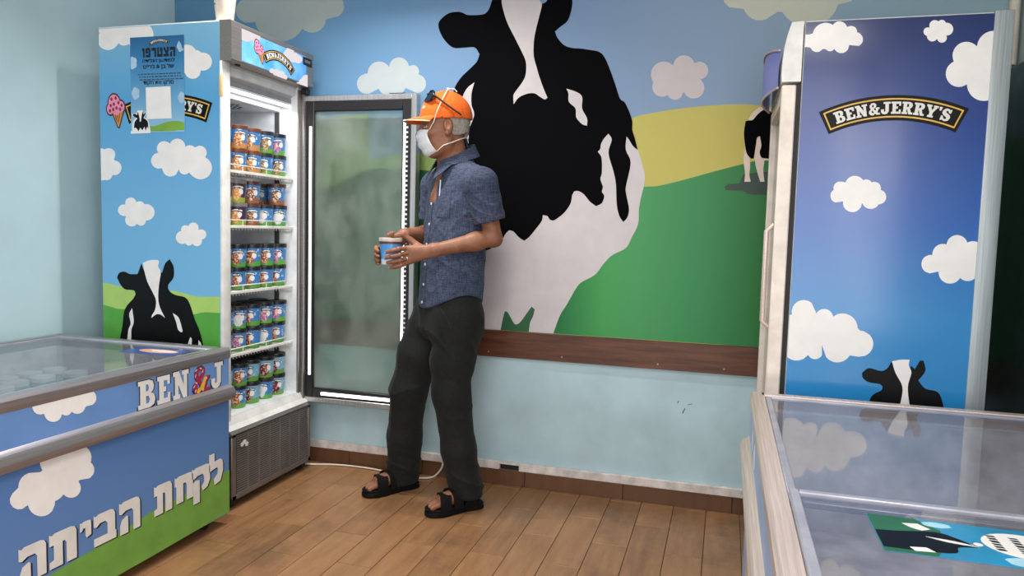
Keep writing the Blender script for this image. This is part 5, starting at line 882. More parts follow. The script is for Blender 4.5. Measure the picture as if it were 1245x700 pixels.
# ------------------------------------------------------------------ right upright freezer
rf = thing('upright_freezer', 'tall freezer with deep blue printed side and name banner near the right wall', 'freezer', (.95, -.41, 0))
RX0, RX1, RH, RY1 = .672, 1.199, 1.885, -.10
MB().rbox(RX0, RX1, YR + .001, RY1, .07, RH, .004).build('cabinet', WHITE, rf, 40)
SKYR = vgrad('print_sky_right', [(0, (40, 140, 204)), (.42, (40, 132, 198)), (.60, (34, 94, 178)), (.8, (18, 56, 138)), (1, (8, 34, 96))], .3, 1.885, .22, .4, coat=.6)
MB().box(RX0 + .0015, RX1, YR - .0008, YR + .002, .09, RH - .004).build('printed_side_panel', SKYR, rf)
MB().rbox(RX1 - .001, 1.252, YR - .004, RY1, .05, RH + .004, .004).build('rear_housing', brushed('rear_metal', (170, 178, 182), .45, (60, 60, 1), .4), rf, 40)
for i in range(1, 7): print_shape('rf', f'cl_right_{i}', 'printed_cloud', PRINTWHITE, rf, .0012, smooth=False)
rcw = print_shape('rf', 'r_cow', 'printed_cow', PRINTBLACK, rf, .0014)
print_shape('rf', 'r_blaze', 'cow_blaze', PRINTWHITE, rcw, .0017)
q = PLACE['logo_right']
arched_logo('rf', q[0], q[1], q[2], .0775, rf, .0014)
# door with glass, seen edge on, and the bulging header
CREAM = mat('cream_door_edge', (232, 220, 210), .4)
rd = ring(MB(), 0, 0, 0, 0, 0, 0, 0) if False else MB()
rd.rbox(.612, .656, YR + .002, YR + .045, .14, 1.688, .004, 1).rbox(.612, .656, RY1 - .045, RY1, .14, 1.688, .004, 1)
rd.rbox(.612, .656, YR + .04, RY1 - .04, .14, .19, .004, 1).rbox(.612, .656, YR + .04, RY1 - .04, 1.64, 1.688, .004, 1)
rdo = rd.build('door', CREAM, rf, 40)
MB().box(.632, .638, YR + .044, RY1 - .044, .188, 1.642).build('door_glass', GLASS, rdo)
MB().box(.655, .673, YR + .012, RY1 - .012, .14, 1.69).build('door_seal', BLACKRUB, rf)
MB().tube([(.612, YR + .03, .9), (.59, YR + .03, .92), (.59, YR + .03, 1.22), (.612, YR + .03, 1.24)], .008, 8).build('door_handle', PINKALU, rdo, 50)
hp = [(.668, 1.697), (.611, 1.697), (.609, 1.72), (.610, 1.76), (.614, 1.81), (.622, 1.85), (.632, 1.883), (.668, RH)]
hb = MB().prism(hp, lambda a, b, d: (a, d, b), YR, RY1).build('header', WHITE, rf)
# arched sign bulging from the header
sgm = MB(); N = 14
for i in range(N + 1):
    t = i / N; y = YR + .06 + (RY1 - .04 - YR - .06) * t
    bul = .038 * math.sin(math.pi * t) + .004
    for (zz, dx) in ((1.69, .0), (1.75, -.001), (1.81, .003)): sgm.v.append((.607 - bul + dx, y, zz + (.035 * math.sin(math.pi * t) if zz > 1.7 else 0)))
for i in range(N):
    for j in range(2):
        a = i * 3 + j; sgm.f.append((a, a + 3, a + 4, a + 1))
sgo = sgm.build('header_sign', mat('sign_lavender', (130, 138, 214), .3), hb, 60)
ed = MB().tube([(.606 - (.038 * math.sin(math.pi * i / N) + .004), YR + .06 + (RY1 - .1 - YR) * i / N, 1.811 + .035 * math.sin(math.pi * i / N)) for i in range(N + 1)], .004, 6)
ed.tube([(.606 - (.038 * math.sin(math.pi * i / N) + .004), YR + .06 + (RY1 - .1 - YR) * i / N, 1.69) for i in range(N + 1)], .004, 6)
ed.build('sign_edge', PINKALU, hb, 60)
MB().box(.605, .672, YR + .004, RY1, .03, .13).build('plinth', DARKGREY, rf)
for x in (.70, 1.22):
    for y in (YR + .05, RY1 - .05):
        MB().lathe([(.02, 0), (.02, .01), (.01, .012), (.01, .075)], (x, y, 0), 12).build('foot', BLACKRUB, rf, 40)
MB().lathe([(0, -.002), (.006, -.001), (.006, .0)], (0, 0, 0), 8)

# dark board against the right wall, pipe above it
dk = MB().rbox(1.462, 1.489, -1.5, -.03, .0, 1.857, .003).build('dark_board', mat('dark_teal_board', (66, 88, 90), .5, var=.1), None, 40)
tag(dk, 'tall dark green board leaning flat against the right wall behind the freezers', 'board')
MB().rbox(1.458, 1.4622, -.034, -.028, .62, 1.75, .001, 1).build('board_edge', mat('board_edge', (110, 140, 134), .5), dk)
pp = MB().tube([(1.462, -.021, 1.87), (1.462, -.021, ZC - .001)], .019, 12).build('pipe', mat('cream_pipe', (216, 206, 190), .5), None, 50)
tag(pp, 'cream vertical pipe in the corner above the dark board', 'pipe')

# ------------------------------------------------------------------ chest freezers
def chest(label, x_front, sgn, depth, yf, yn, pane_split, front_mat, low_mat):
    """sgn=+1: front faces +x (left one); -1: front faces -x"""
    t = thing('chest_freezer', label, 'freezer', (x_front - sgn * depth / 2, (yf + yn) / 2, 0))
    X = lambda d: x_front - sgn * d                       # d = distance behind the front face
    def bx(mb, d0, d1, y0, y1, z0, z1, r=.004):
        a, b = sorted((X(d0), X(d1)))
        return mb.rbox(a, b, y0, y1, z0, z1, r, 2)
    w = MB()
    bx(w, .004, .05, yn, yf, .06, .67); bx(w, depth - .046, depth, yn, yf, .06, .67)
    bx(w, .045, depth - .04, yf - .05, yf, .06, .67); bx(w, .045, depth - .04, yn, yn + .05, .06, .67)
    bx(w, .045, depth - .04, yn + .04, yf - .04, .06, .12)
    w.build('cabinet', WHITE, t, 40)
    bx(MB(), .0, .008, yn, yf, .56, .672, .002).build('upper_front_panel', front_mat, t)
    bx(MB(), .0, .008, yn, yf, .046, .512, .002).build('lower_front_panel', low_mat, t)
    # handle bumper along the front
    pr = [(-.0, .502), (-.018, .508), (-.027, .522), (-.027, .540), (-.018, .556), (-.008, .560), (.0, .566)]
    MB().prism(pr, lambda a, b, d: (X(a), d, b), yn, yf + .006).build('bumper_rail', PINKALU if sgn < 0 else ALUP, t, 35)
    r = MB()
    def railp(): return [(.0, .668), (-.004, .676), (-.004, .700), (.004, .711), (.036, .711), (.040, .700), (.040, .668)]
    r.prism(railp(), lambda a, b, d: (X(a), d, b), yn, yf + .004)
    r.prism([(depth - a, b) for a, b in railp()], lambda a, b, d: (X(a), d, b), yn, yf + .004)
    r.prism(railp(), lambda a, b, d: (X(d), yf + .004 - a - .004, b), .03, depth - .03)
    r.prism(railp(), lambda a, b, d: (X(d), yn - .004 + a + .004, b), .03, depth - .03)
    r.build('top_rail', PINKALU if sgn < 0 else ALUP, t, 35)
    # frosty liner
    ln = MB()
    bx(ln, .05, .06, yn + .05, yf - .05, .12, .665, .001); bx(ln, depth - .056, depth - .046, yn + .05, yf - .05, .12, .665, .001)
    bx(ln, .05, depth - .046, yf - .06, yf - .05, .12, .665, .001); bx(ln, .05, depth - .046, yn + .05, yn + .06, .12, .665, .001)
    bx(ln, .05, depth - .046, yn + .05, yf - .05, .30, .31, .001)
    ln.build('frosted_liner', FROST, t)
    # two sliding glass lids, the near one riding above
    for i, (a, b, z) in enumerate(((pane_split - .03, yf - .035, .700), (yn + .035, pane_split, .714))):
        x0, x1 = sorted((X(.038), X(depth - .038)))
        g = MB()
        fw_ = .018
        g.rbox(x0, x0 + fw_, a, b, z - .004, z + .008, .002, 1).rbox(x1 - fw_, x1, a, b, z - .004, z + .008, .002, 1)
        g.rbox(x0 + fw_, x1 - fw_, a, a + fw_, z - .004, z + .008, .002, 1).rbox(x0 + fw_, x1 - fw_, b - fw_, b, z - .004, z + .008, .002, 1)
        ld = g.build('sliding_lid', LIDF, t, 40)
        MB().box(x0 + fw_ - .002, x1 - fw_ + .002, a + fw_ - .002, b - fw_ + .002, z, z + .004).build('lid_glass', GLASS, ld)
    for y in (yf - .08, yn + .08):
        for d in (.06, depth - .06):
            MB().tube([(X(d) - .012, y, .025), (X(d) + .012, y, .025)], .025, 12).build('castor', BLACKRUB, t, 50)
            MB().box(X(d) - .018, X(d) + .018, y - .015, y + .015, .035, .065).build('castor_fork', DARKGREY, t)
    return t
ALUP = brushed('grey_aluminium', (168, 164, 168), .33, (60, 1, 60), .7)
LIDF = mat('lid_frame', (176, 176, 190), .4, .3)
FROST = mat('frost', (214, 212, 216), .8, var=.14, scale=9, bump=.6, bscale=40)
BLUEP = mat('print_blue', (104, 142, 200), .38, var=.04, scale=5)
BLUEL = vgrad('print_blue_low', [(0, (96, 134, 186)), (1, (82, 122, 182))], .1, .5, .38)
lch = chest('long chest freezer printed with white lettering in the left foreground', XC, 1, .848, -.83, -2.42, -1.80, BLUEP, BLUEL)
print_shape('lc', 'lc_hill', 'printed_hill', mat('print_grass', (112, 160, 70), .4, var=.05), lch, .0006)
print_shape('lc', 'cl_chest_low', 'printed_cloud', PRINTWHITE, lch, .0008, smooth=False)
print_shape('lc', 'cl_chest_up', 'printed_cloud', PRINTWHITE, lch, .0008, smooth=False)
SHADOWL = mat('letter_drop_edge', (24, 26, 44), .45)
for ch, key in (('he', 'he'), ('tav', 'tav'), ('yod', 'yod'), ('bet', 'bet'), ('he', 'he2'), ('tav', 'tav2'), ('het', 'het'), ('qof', 'qof'), ('lamed', 'lamed')):
    b = PLACE[key]
    o = glyph_box(ch, b, 'lc', .0014).build('printed_letter', LETTER, lch)
    glyph_box(ch, b, 'lc', .0011, .006, -.004).build('letter_drop_edge', SHADOWL, o)
for ch in 'BENJ':
    b = PLACE[ch]
    o = glyph_box(ch, b, 'lc', .0014).build('printed_letter', LETTER, lch)
    glyph_box(ch, (b[0] - .005, b[1] + .006, b[2] - .007, b[3] + .003), 'lc', .0011).build('letter_drop_edge', SHADOWL, o)
b = PLACE['amp']
b = (b[0] + .004, b[1] - .002, b[2] + .004, b[3] - .004)
o = glyph_box('&', b, 'lc', .0014).build('printed_ampersand', mat('amp_maroon', (158, 40, 72), .4), lch)
glyph_box('&', (b[0] - .006, b[1] + .006, b[2] - .007, b[3] + .004), 'lc', .0011).build('letter_drop_edge', mat('amp_edge', (70, 26, 44), .45), o)
bw, bh = b[1] - b[0], b[3] - b[2]
def ampf(lst): return [(b[0] + bw * x, b[2] + bh * y) for x, y in lst]
MB().flat([ampf([(.62, .02), (.5, .1), (.34, 0), (.2, .05), (.3, .18), (.42, .2), (.5, .34), (.58, .42), (.66, .58), (.8, .58), (.84, .5), (.76, .44), (.66, .2)])], PM['lc'], .0017).build('yellow_crust', mat('amp_yellow', (226, 176, 62), .4), o)
sp = MB()
for (x, y, a) in ((.2, .9, .5), (.45, .94, -.4), (.56, .8, .9), (.16, .7, 1.2), (.08, .3, .6), (.16, .12, 1.0), (.2, .42, -.5)):
    c_, s_ = math.cos(a) * .09, math.sin(a) * .09
    sp.flat([ampf([(x - c_, y - s_), (x - s_ * .3, y + c_ * .3), (x + c_, y + s_), (x + s_ * .3, y - c_ * .3)])], PM['lc'], .0019)
sp.build('white_glints', LETTER, o)

BLUER = mat('print_blue_right', (150, 176, 214), .38, var=.04, scale=5)
rch = chest('chest freezer with pale metal rails and glass lids in the right foreground', .564, -1, .84, -.85, -2.42, -1.80, BLUER, BLUER)
for (y, z, s) in ((-1.1, .62, .03), (-1.25, .615, .035)):
    MB().flat([[(y + s * math.cos(2 * math.pi * i / 20) * 1.3, z + s * math.sin(2 * math.pi * i / 20)) for i in range(20)]], lambda a, b, o: (.564 - o, a, b), .0008).build('printed_cloud', PRINTWHITE, rch)
MB().prism([(-.0, .06), (-.006, .06), (-.006, .50), (0, .505)], lambda a, b, d: (.564 + a, d, b), -1.62, -1.2).build('pale_front_band', PINKALU, rch)

# leaflets lying on the glass
def leaflet(name, label, x0, x1, y0, y1, z, m):
    o = MB().box(x0, x1, y0, y1, z, z + .0008).build(name, m)
    return tag(o, label, 'leaflet')
zf = .7085
l1 = leaflet('leaflet', 'blue leaflet with a pale orange oval on the left chest freezer glass', -1.71, -1.48, -1.05, -.93, .7046, mat('leaflet_blue', (62, 92, 158), .3))
MB().prism([(-1.585 + .085 * math.cos(2*math.pi*i/24), -.985 + .034 * math.sin(2*math.pi*i/24)) for i in range(24)], lambda a, b, d: (a, b, d), .7055, .7059).build('orange_oval', mat('leaflet_orange', (226, 170, 132), .4), l1)
MB().prism([(-1.565 + .055 * math.cos(2*math.pi*i/20), -.98 + .016 * math.sin(2*math.pi*i/20)) for i in range(20)], lambda a, b, d: (a, b, d), .7059, .7062).build('white_oval', PRINTWHITE, l1)
l2 = leaflet('leaflet', 'leaflet with a white speech bubble on the right chest freezer glass', .724, 1.16, -2.045, -1.885, .7188, mat('leaflet_sky', (42, 140, 186), .3, var=.1, scale=6))
lt = .7197
def top_poly(pts_, nm, m, par, dz=0, s=True):
    p = smooth_loop(pts_) if s else pts_
    return MB().prism(p, lambda a, b, d: (a, b, d), lt + dz, lt + dz + .0003).build(nm, m, par)
top_poly([(.725, -1.886), (.80, -1.886), (.83, -1.93), (.82, -2.0), (.80, -2.044), (.725, -2.044)], 'leaflet_grass', mat('leaflet_green', (40, 104, 66), .4), l2, 0, False)
top_poly([(.726, -1.96), (.76, -1.955), (.82, -1.94), (.85, -1.96), (.87, -1.985), (.84, -1.995), (.83, -2.02), (.78, -2.03), (.726, -2.03)], 'leaflet_cow', PRINTBLACK, l2, .0004)
top_poly([(.80, -1.966), (.84, -1.972), (.872, -1.985), (.83, -1.98)], 'leaflet_cow_blaze', PRINTWHITE, l2, .0008)
top_poly([(.775, -1.915), (.80, -1.91), (.815, -1.93), (.80, -1.94), (.785, -1.93)], 'leaflet_patch', PRINTWHITE, l2, .0004)
top_poly([(.765, -2.02), (.79, -2.015), (.80, -2.03), (.77, -2.034)], 'leaflet_patch', PRINTWHITE, l2, .0008)
bub = [(.945 + .062 * math.cos(2*math.pi*i/28), -1.958 + .052 * math.sin(2*math.pi*i/28)) for i in range(28)]
top_poly(bub, 'speech_bubble', PRINTWHITE, l2, .0004, False)
for (x, y, r) in ((.874, -1.972, .007), (.862, -1.978, .004)):
    top_poly([(x + r * math.cos(2*math.pi*i/12), y + r * math.sin(2*math.pi*i/12)) for i in range(12)], 'bubble_dot', PRINTWHITE, l2, .0004, False)
random.seed(11)
tx = MB()
for r_, x in enumerate((.905, .938, .972)):
    y = -1.925
    while y > -1.99:
        h = random.uniform(.004, .009)
        tx.prism([(x - .009, y), (x + .004, y), (x + .006, y - h), (x - .006, y - h)], lambda a, b, d: (a, b, d), lt + .0008, lt + .001)
        y -= h + .004
tx.build('bubble_lettering', PB, l2)
for (x, y, s) in ((.83, -1.905, .02), (.93, -2.025, .03), (.99, -2.02, .02), (1.03, -1.91, .022)):
    top_poly([(x + s * (1 + .2 * abs(math.sin(i * .9))) * math.cos(2*math.pi*i/20), y + s * .6 * math.sin(2*math.pi*i/20)) for i in range(20)], 'leaflet_cloud', mat('leaflet_cloud', (168, 214, 232), .4), l2, .0002, False)
top_poly([(1.10, -1.93), (1.13, -1.93), (1.13, -1.96), (1.10, -1.96)], 'leaflet_scoop', mat('leaflet_brown', (120, 66, 50), .4), l2, .0004)

# ------------------------------------------------------------------ ice cream tubs
def tub_mat(name, blob0, blob1, low, top=(62, 128, 196), white=True, seed=0.0):
    """printed tub wall: sky above, flavour picture in the middle, grass below, white badge"""
    k = NT(name)
    co = k.coord(); sx = k.n('ShaderNodeSeparateXYZ'); k.l(co, sx.inputs[0])
    X, Y, Z = sx.outputs
    a = k.math('ADD', k.math('ARCTAN2', Y, X), .95)            # picture faces out of the shelf
    u = k.math('MULTIPLY', a, .041)
    oi = k.n('ShaderNodeObjectInfo').outputs['Random']
    of = k.n('ShaderNodeCombineXYZ'); k.l(k.math('MULTIPLY', oi, 0.7), of.inputs[0]); of.inputs[1].default_value = seed
    ad = k.n('ShaderNodeVectorMath', operation='ADD'); k.l(co, ad.inputs[0]); k.l(of.outputs[0], ad.inputs[1])
    n1 = k.noise(ad.outputs[0], 55, 3); n2 = k.noise(ad.outputs[0], 130, 2)
    sky = k.ramp(n1, [(.60, top), (.64, (190, 210, 232) if white else top)])
    gz = k.math('MULTIPLY_ADD', n1, .02, .014)
    col = k.mix(k.math('LESS_THAN', Z, gz), sky, low)
    du = k.math('DIVIDE', k.math('ADD', u, .008), .023); dz = k.math('DIVIDE', k.math('SUBTRACT', Z, .038), .030)
    d = k.math('ADD', k.math('MULTIPLY', du, du), k.math('MULTIPLY', dz, dz))
    d = k.math('ADD', d, k.math('MULTIPLY_ADD', n2, 1.6, -.8))
    pic = k.ramp(n2, [(.38, blob0), (.52, blob1), (.62, (236, 214, 186))])
    col = k.mix(k.math('LESS_THAN', d, .9), col, pic)
    bu = k.math('DIVIDE', k.math('SUBTRACT', u, .013), .012); bz = k.math('DIVIDE', k.math('SUBTRACT', Z, .048), .014)
    e = k.math('ADD', k.math('ADD', k.math('MULTIPLY', bu, bu), k.math('MULTIPLY', bz, bz)), k.math('MULTIPLY_ADD', n1, 1.6, -.6))
    col = k.mix(k.math('LESS_THAN', e, 1.0), col, (232, 230, 228))
    bar = k.math('SUBTRACT', Z, k.math('MULTIPLY_ADD', k.math('MULTIPLY', u, u), -9.0, .069))
    inb = k.math('MULTIPLY', k.math('LESS_THAN', k.math('ABSOLUTE', bar), .0055), k.math('LESS_THAN', k.math('ABSOLUTE', u), .026))
    col = k.mix(inb, col, (24, 22, 28))
    inb2 = k.math('MULTIPLY', k.math('LESS_THAN', k.math('ABSOLUTE', bar), .003), k.math('LESS_THAN', k.math('ABSOLUTE', u), .024))
    col = k.mix(k.math('MULTIPLY', inb2, k.math('GREATER_THAN', n2, .42)), col, (226, 226, 222))
    k.base(col); k.set(.35)
    return k.m
KIND = {
 'caramel': (tub_mat('tub_caramel', (150, 84, 40), (214, 140, 66), (196, 140, 84)), (110, 60, 40), 'caramel brown', 'brown'),
 'blossom': (tub_mat('tub_blossom', (196, 160, 60), (60, 40, 50), (104, 168, 72)), (40, 40, 40), 'sky blue', 'black and yellow'),
 'plum': (tub_mat('tub_plum', (214, 130, 60), (232, 170, 96), (148, 176, 60), (64, 44, 78), False), (120, 112, 112), 'dark purple', 'grey'),
 'cocoa': (tub_mat('tub_cocoa', (92, 54, 40), (160, 100, 66), (150, 96, 70)), (84, 52, 42), 'blue and cocoa', 'brown'),
 'backs': (tub_mat('tub_backs', (200, 214, 232), (226, 230, 236), (92, 160, 80)), (40, 36, 38), 'plain blue', 'dark'),
 'cookie': (tub_mat('tub_cookie', (116, 60, 40), (190, 110, 70), (92, 160, 72)), (26, 28, 32), 'blue and cookie brown', 'black'),
 'meadow': (tub_mat('tub_meadow', (70, 110, 190), (220, 110, 140), (96, 172, 64)), (24, 26, 30), 'blue and meadow green', 'black'),
 'cherry': (tub_mat('tub_cherry', (74, 20, 36), (130, 40, 58), (104, 156, 70), (120, 176, 210)), (22, 22, 26), 'pale blue and cherry red', 'black'),
}
TUBP = [(.034, 0), (.036, .002), (.0418, .083), (.0418, .085)]
LIDP = [(.0426, .082), (.0436, .083), (.0438, .0975), (.0425, .099), (.041, .0975), (0, .0975)]
MAST = {}
def tub(kind, loc, rz, label, group):
    m, lidc, _, lidn = KIND[kind]
    if kind not in MAST:
        t = thing('ice_cream_tub', label, 'tub', (0, 0, 0), group)
        MB().lathe(TUBP, (0, 0, 0), 28).build('cup', m, t, 40)
        MB().lathe(LIDP, (0, 0, 0), 28).build('lid', mat(f'lid_{kind}', lidc, .4), t, 40)
        t.location = loc; t.rotation_euler = (0, 0, rz)
        MAST[kind] = t
        return t
    return copy_tree(MAST[kind], loc, rz, label, group)
random.seed(21)
YC = [-.612, -.513, -.414, -.315, -.218]
ORDN = ['nearest', 'second nearest', 'middle', 'second farthest', 'farthest']
SHN = ['top shelf', 'second shelf', 'third shelf', 'fourth shelf', 'freezer floor']
LAY = {
 0: [['caramel', 'caramel', 'caramel', 'blossom', 'blossom'], ['caramel', 'caramel', 'caramel', 'blossom', 'meadow']],
 1: [['plum', 'plum', 'cocoa', 'backs', 'backs'], ['plum', 'plum', 'cocoa', None, 'cocoa']],
 2: [['cookie', 'cookie', 'cookie', 'cookie', 'cookie'], ['cookie', 'cookie', 'cookie', 'cookie', 'meadow']],
 3: [['meadow', 'meadow', 'cookie', 'backs', 'cookie'], ['backs', 'backs', 'cookie', 'meadow', 'meadow']],
 4: [['cookie', 'cookie', 'cherry', 'backs', 'cherry'], ['cherry', 'cookie', 'cherry', 'cherry', 'cherry']],
}
GRP = 'ice cream tubs in the open freezer'
for si, z in enumerate(SH + [.384]):
    zb = z + .0065 if si < 4 else .3845
    for li, lay in enumerate(LAY[si]):
        for ci, kd in enumerate(lay):
            if kd is None: continue
            loc = (-1.586 + random.uniform(-.005, .005), YC[ci] + random.uniform(-.0008, .0008), zb + (.0996 if li else 0))
            tub(kd, loc, random.uniform(-.35, .35), f"{KIND[kd][2]} tub, {'upper' if li else 'lower'} layer, {ORDN[ci]} on the {SHN[si]}", GRP)
    if si in (1, 3, 4):
        for ci in ((3, 4) if si == 1 else range(5)):
            kd = 'cocoa' if si == 1 else LAY[si][1][ci]
            for li in (0, 1):
                tub(kd, (-1.684 + random.uniform(-.004, .004), YC[ci], zb + (.0996 if li else 0)), random.uniform(-.3, .3),
                    f"{KIND[kd][2]} tub, back row, {'upper' if li else 'lower'} layer, {ORDN[ci]} on the {SHN[si]}", GRP)
# tubs seen through the lid of the left chest
CHT = thing('ice_cream_tub', 'teal tub with white lid', 'tub', (0, 0, 0), 'tubs inside the left chest freezer')
MB().lathe(TUBP, (0, 0, 0), 24).build('cup', mat('tub_teal', (92, 150, 158), .4, var=.2, scale=40), CHT, 40)
MB().lathe(LIDP, (0, 0, 0), 24).build('lid', mat('lid_pale', (214, 222, 224), .5), CHT, 40)
spots = [(-1.985, -.985), (-2.02, -1.10), (-2.03, -1.205), (-2.108, -.965), (-2.125, -1.065), (-1.985, -1.300), (-2.12, -1.17), (-2.08, -1.30)]
WH = ['front right', 'second', 'third', 'fourth', 'fifth', 'sixth', 'seventh', 'eighth', 'ninth', 'rearmost']
st = MB().rbox(-2.176, -1.93, -1.37, -.91, .3105, .496, .006).build('tub_crate', mat('crate_grey', (170, 180, 184), .6), None, 40)
tag(st, 'pale grey crate under the tubs inside the left chest freezer', 'crate')
for i, (x, y) in enumerate(spots):
    lab = f'teal white-lidded tub inside the left chest, {WH[i]} of its pack from the far end'
    if i == 0:
        CHT.location = (x, y, .4965); CHT['label'] = 'teal tub with white lid standing alone nearest the far end inside the left chest'
    else: copy_tree(CHT, (x, y, .4965), random.uniform(0, 6), lab, 'tubs inside the left chest freezer')
# cartons and a wire divider seen through the lid of the right chest
random.seed(4)
for i, (x, y, w_, d_, h_, c, cn) in enumerate(((.72, -1.93, .09, .07, .12, (176, 150, 118), 'tan'), (.82, -1.95, .09, .08, .10, (120, 140, 176), 'grey blue'), (.73, -2.05, .10, .08, .11, (196, 190, 180), 'off white'), (.95, -2.1, .11, .09, .11, (150, 168, 190), 'pale blue'), (1.1, -1.95, .11, .09, .1, (150, 132, 120), 'brown'))):
    o = MB().rbox(x - w_ / 2, x + w_ / 2, y - d_ / 2, y + d_ / 2, .3105, .3105 + h_ + .14, .003).build('ice_cream_carton', mat(f'carton_{i}', c, .5, var=.2, scale=30), None, 40)
    tag(o, f'{cn} carton inside the right chest freezer under its near lid', 'carton', 'cartons inside the right chest freezer')
    MB().box(x - w_ / 2 + .01, x + w_ / 2 - .01, y - .01, y + .01, .4505 + h_, .4512 + h_).build('carton_tape', mat('carton_tape', (226, 224, 216), .5), o)

# ------------------------------------------------------------------ cable and socket
sk = MB().rbox(-.812, -.768, -.03, -.0165, .076, .19, .004).build('socket_box', mat('socket_white', (212, 208, 204), .5), None, 40)
tag(sk, 'small white socket box on the wall strip behind the man', 'socket')
MB().rbox(-.802, -.778, -.032, -.0295, .12, .15, .002).build('socket_face', DARKGREY, sk)
cb = []
for p in [(-1.505, -.10, .012), (-1.46, -.078, .006), (-1.38, -.05, .006), (-1.28, -.036, .006), (-1.15, -.04, .006), (-1.03, -.07, .006), (-.95, -.085, .006), (-.88, -.08, .006), (-.83, -.055, .012), (-.797, -.04, .05), (-.79, -.0375, .085), (-.79, -.0375, .105)]: cb.append(Vector(p))
pth = []
for i in range(len(cb) - 1):
    p0, p1, p2, p3 = cb[max(i - 1, 0)], cb[i], cb[i + 1], cb[min(i + 2, len(cb) - 1)]
    for k in range(5):
        t = k / 5
        pth.append(.5 * ((2 * p1) + (p2 - p0) * t + (2 * p0 - 5 * p1 + 4 * p2 - p3) * t * t + (3 * p1 - p0 - 3 * p2 + p3) * t**3))
cbl = MB().tube(pth + [cb[-1]], .0045, 8).build('power_cable', mat('cable_white', (216, 204, 192), .5), None, 60)
tag(cbl, 'white power cable running along the floor from freezer to wall socket', 'cable')
MB().rbox(-.80, -.78, -.047, -.032, .098, .125, .003).build('plug', mat('plug_white', (220, 214, 208), .5), cbl)

# ------------------------------------------------------------------ ceiling lamps (above the frame)
def ceiling_lamp(x, y, sx, sy, power, label, color=(1, .95, .885), spread=180):
    t = thing('ceiling_lamp', label, 'lamp', (x, y, ZC))
    MB().rbox(x - sx / 2, x + sx / 2, y - sy / 2, y + sy / 2, ZC - .05, ZC - .001, .004).build('lamp_housing', WHITE, t, 40)
    MB().box(x - sx / 2 + .01, x + sx / 2 - .01, y - sy / 2 + .01, y + sy / 2 - .01, ZC - .054, ZC - .05).build('diffuser', glow('lamp_diffuser', (1, .98, .95, 1), 3.0), t)
    l = area_light('ceiling_lamp_light', (x, y, ZC - .06), (x, y, 0), sx - .02, sy - .02, power, color, spread)
    return t
ceiling_lamp(-.98, -.74, .7, .08, 21, 'white strip lamp on the ceiling above the left freezer', spread=132)
ceiling_lamp(.0, -2.3, .6, .6, 26, 'square white fill lamp added on the ceiling in the middle of the shop')  # unseen lamp, added as soft overhead fill
ceiling_lamp(1.0, -3.7, .5, .3, 8, 'small white lamp added on the ceiling near the shopfront for glare')  # unseen lamp, added for a glare spot high on the blue panel
# ------------------------------------------------------------------ figure: smooth surfaces grown from blended round forms
def v3(*p): return np.array(p, dtype=np.float64)
def smin(a, b, k):
    h = np.clip(.5 + .5 * (b - a) / k, 0, 1)
    return b + (a - b) * h - k * h * (1 - h)
def smax(a, b, k): return -smin(-a, -b, k)
def cone(P, a, b, r0, r1):
    a = np.asarray(a, float); b = np.asarray(b, float)
    ab = b - a; t = np.clip(((P - a) @ ab) / (ab @ ab), 0, 1)
    return np.linalg.norm(P - a - t[:, None] * ab, axis=1) - (r0 + (r1 - r0) * t)
def chain(P, pts, rs, k=.006):
    d = None
    for i in range(len(pts) - 1):
        c = cone(P, pts[i], pts[i + 1], rs[i], rs[i + 1])
        d = c if d is None else smin(d, c, k)
    return d
def ell(P, c, r, B=None):
    q = P - np.asarray(c, float)
    if B is not None: q = q @ B.T
    r = np.asarray(r, float)
    k0 = np.linalg.norm(q / r, axis=1); k1 = np.linalg.norm(q / (r * r), axis=1)
    return k0 * (k0 - 1) / np.maximum(k1, 1e-9)
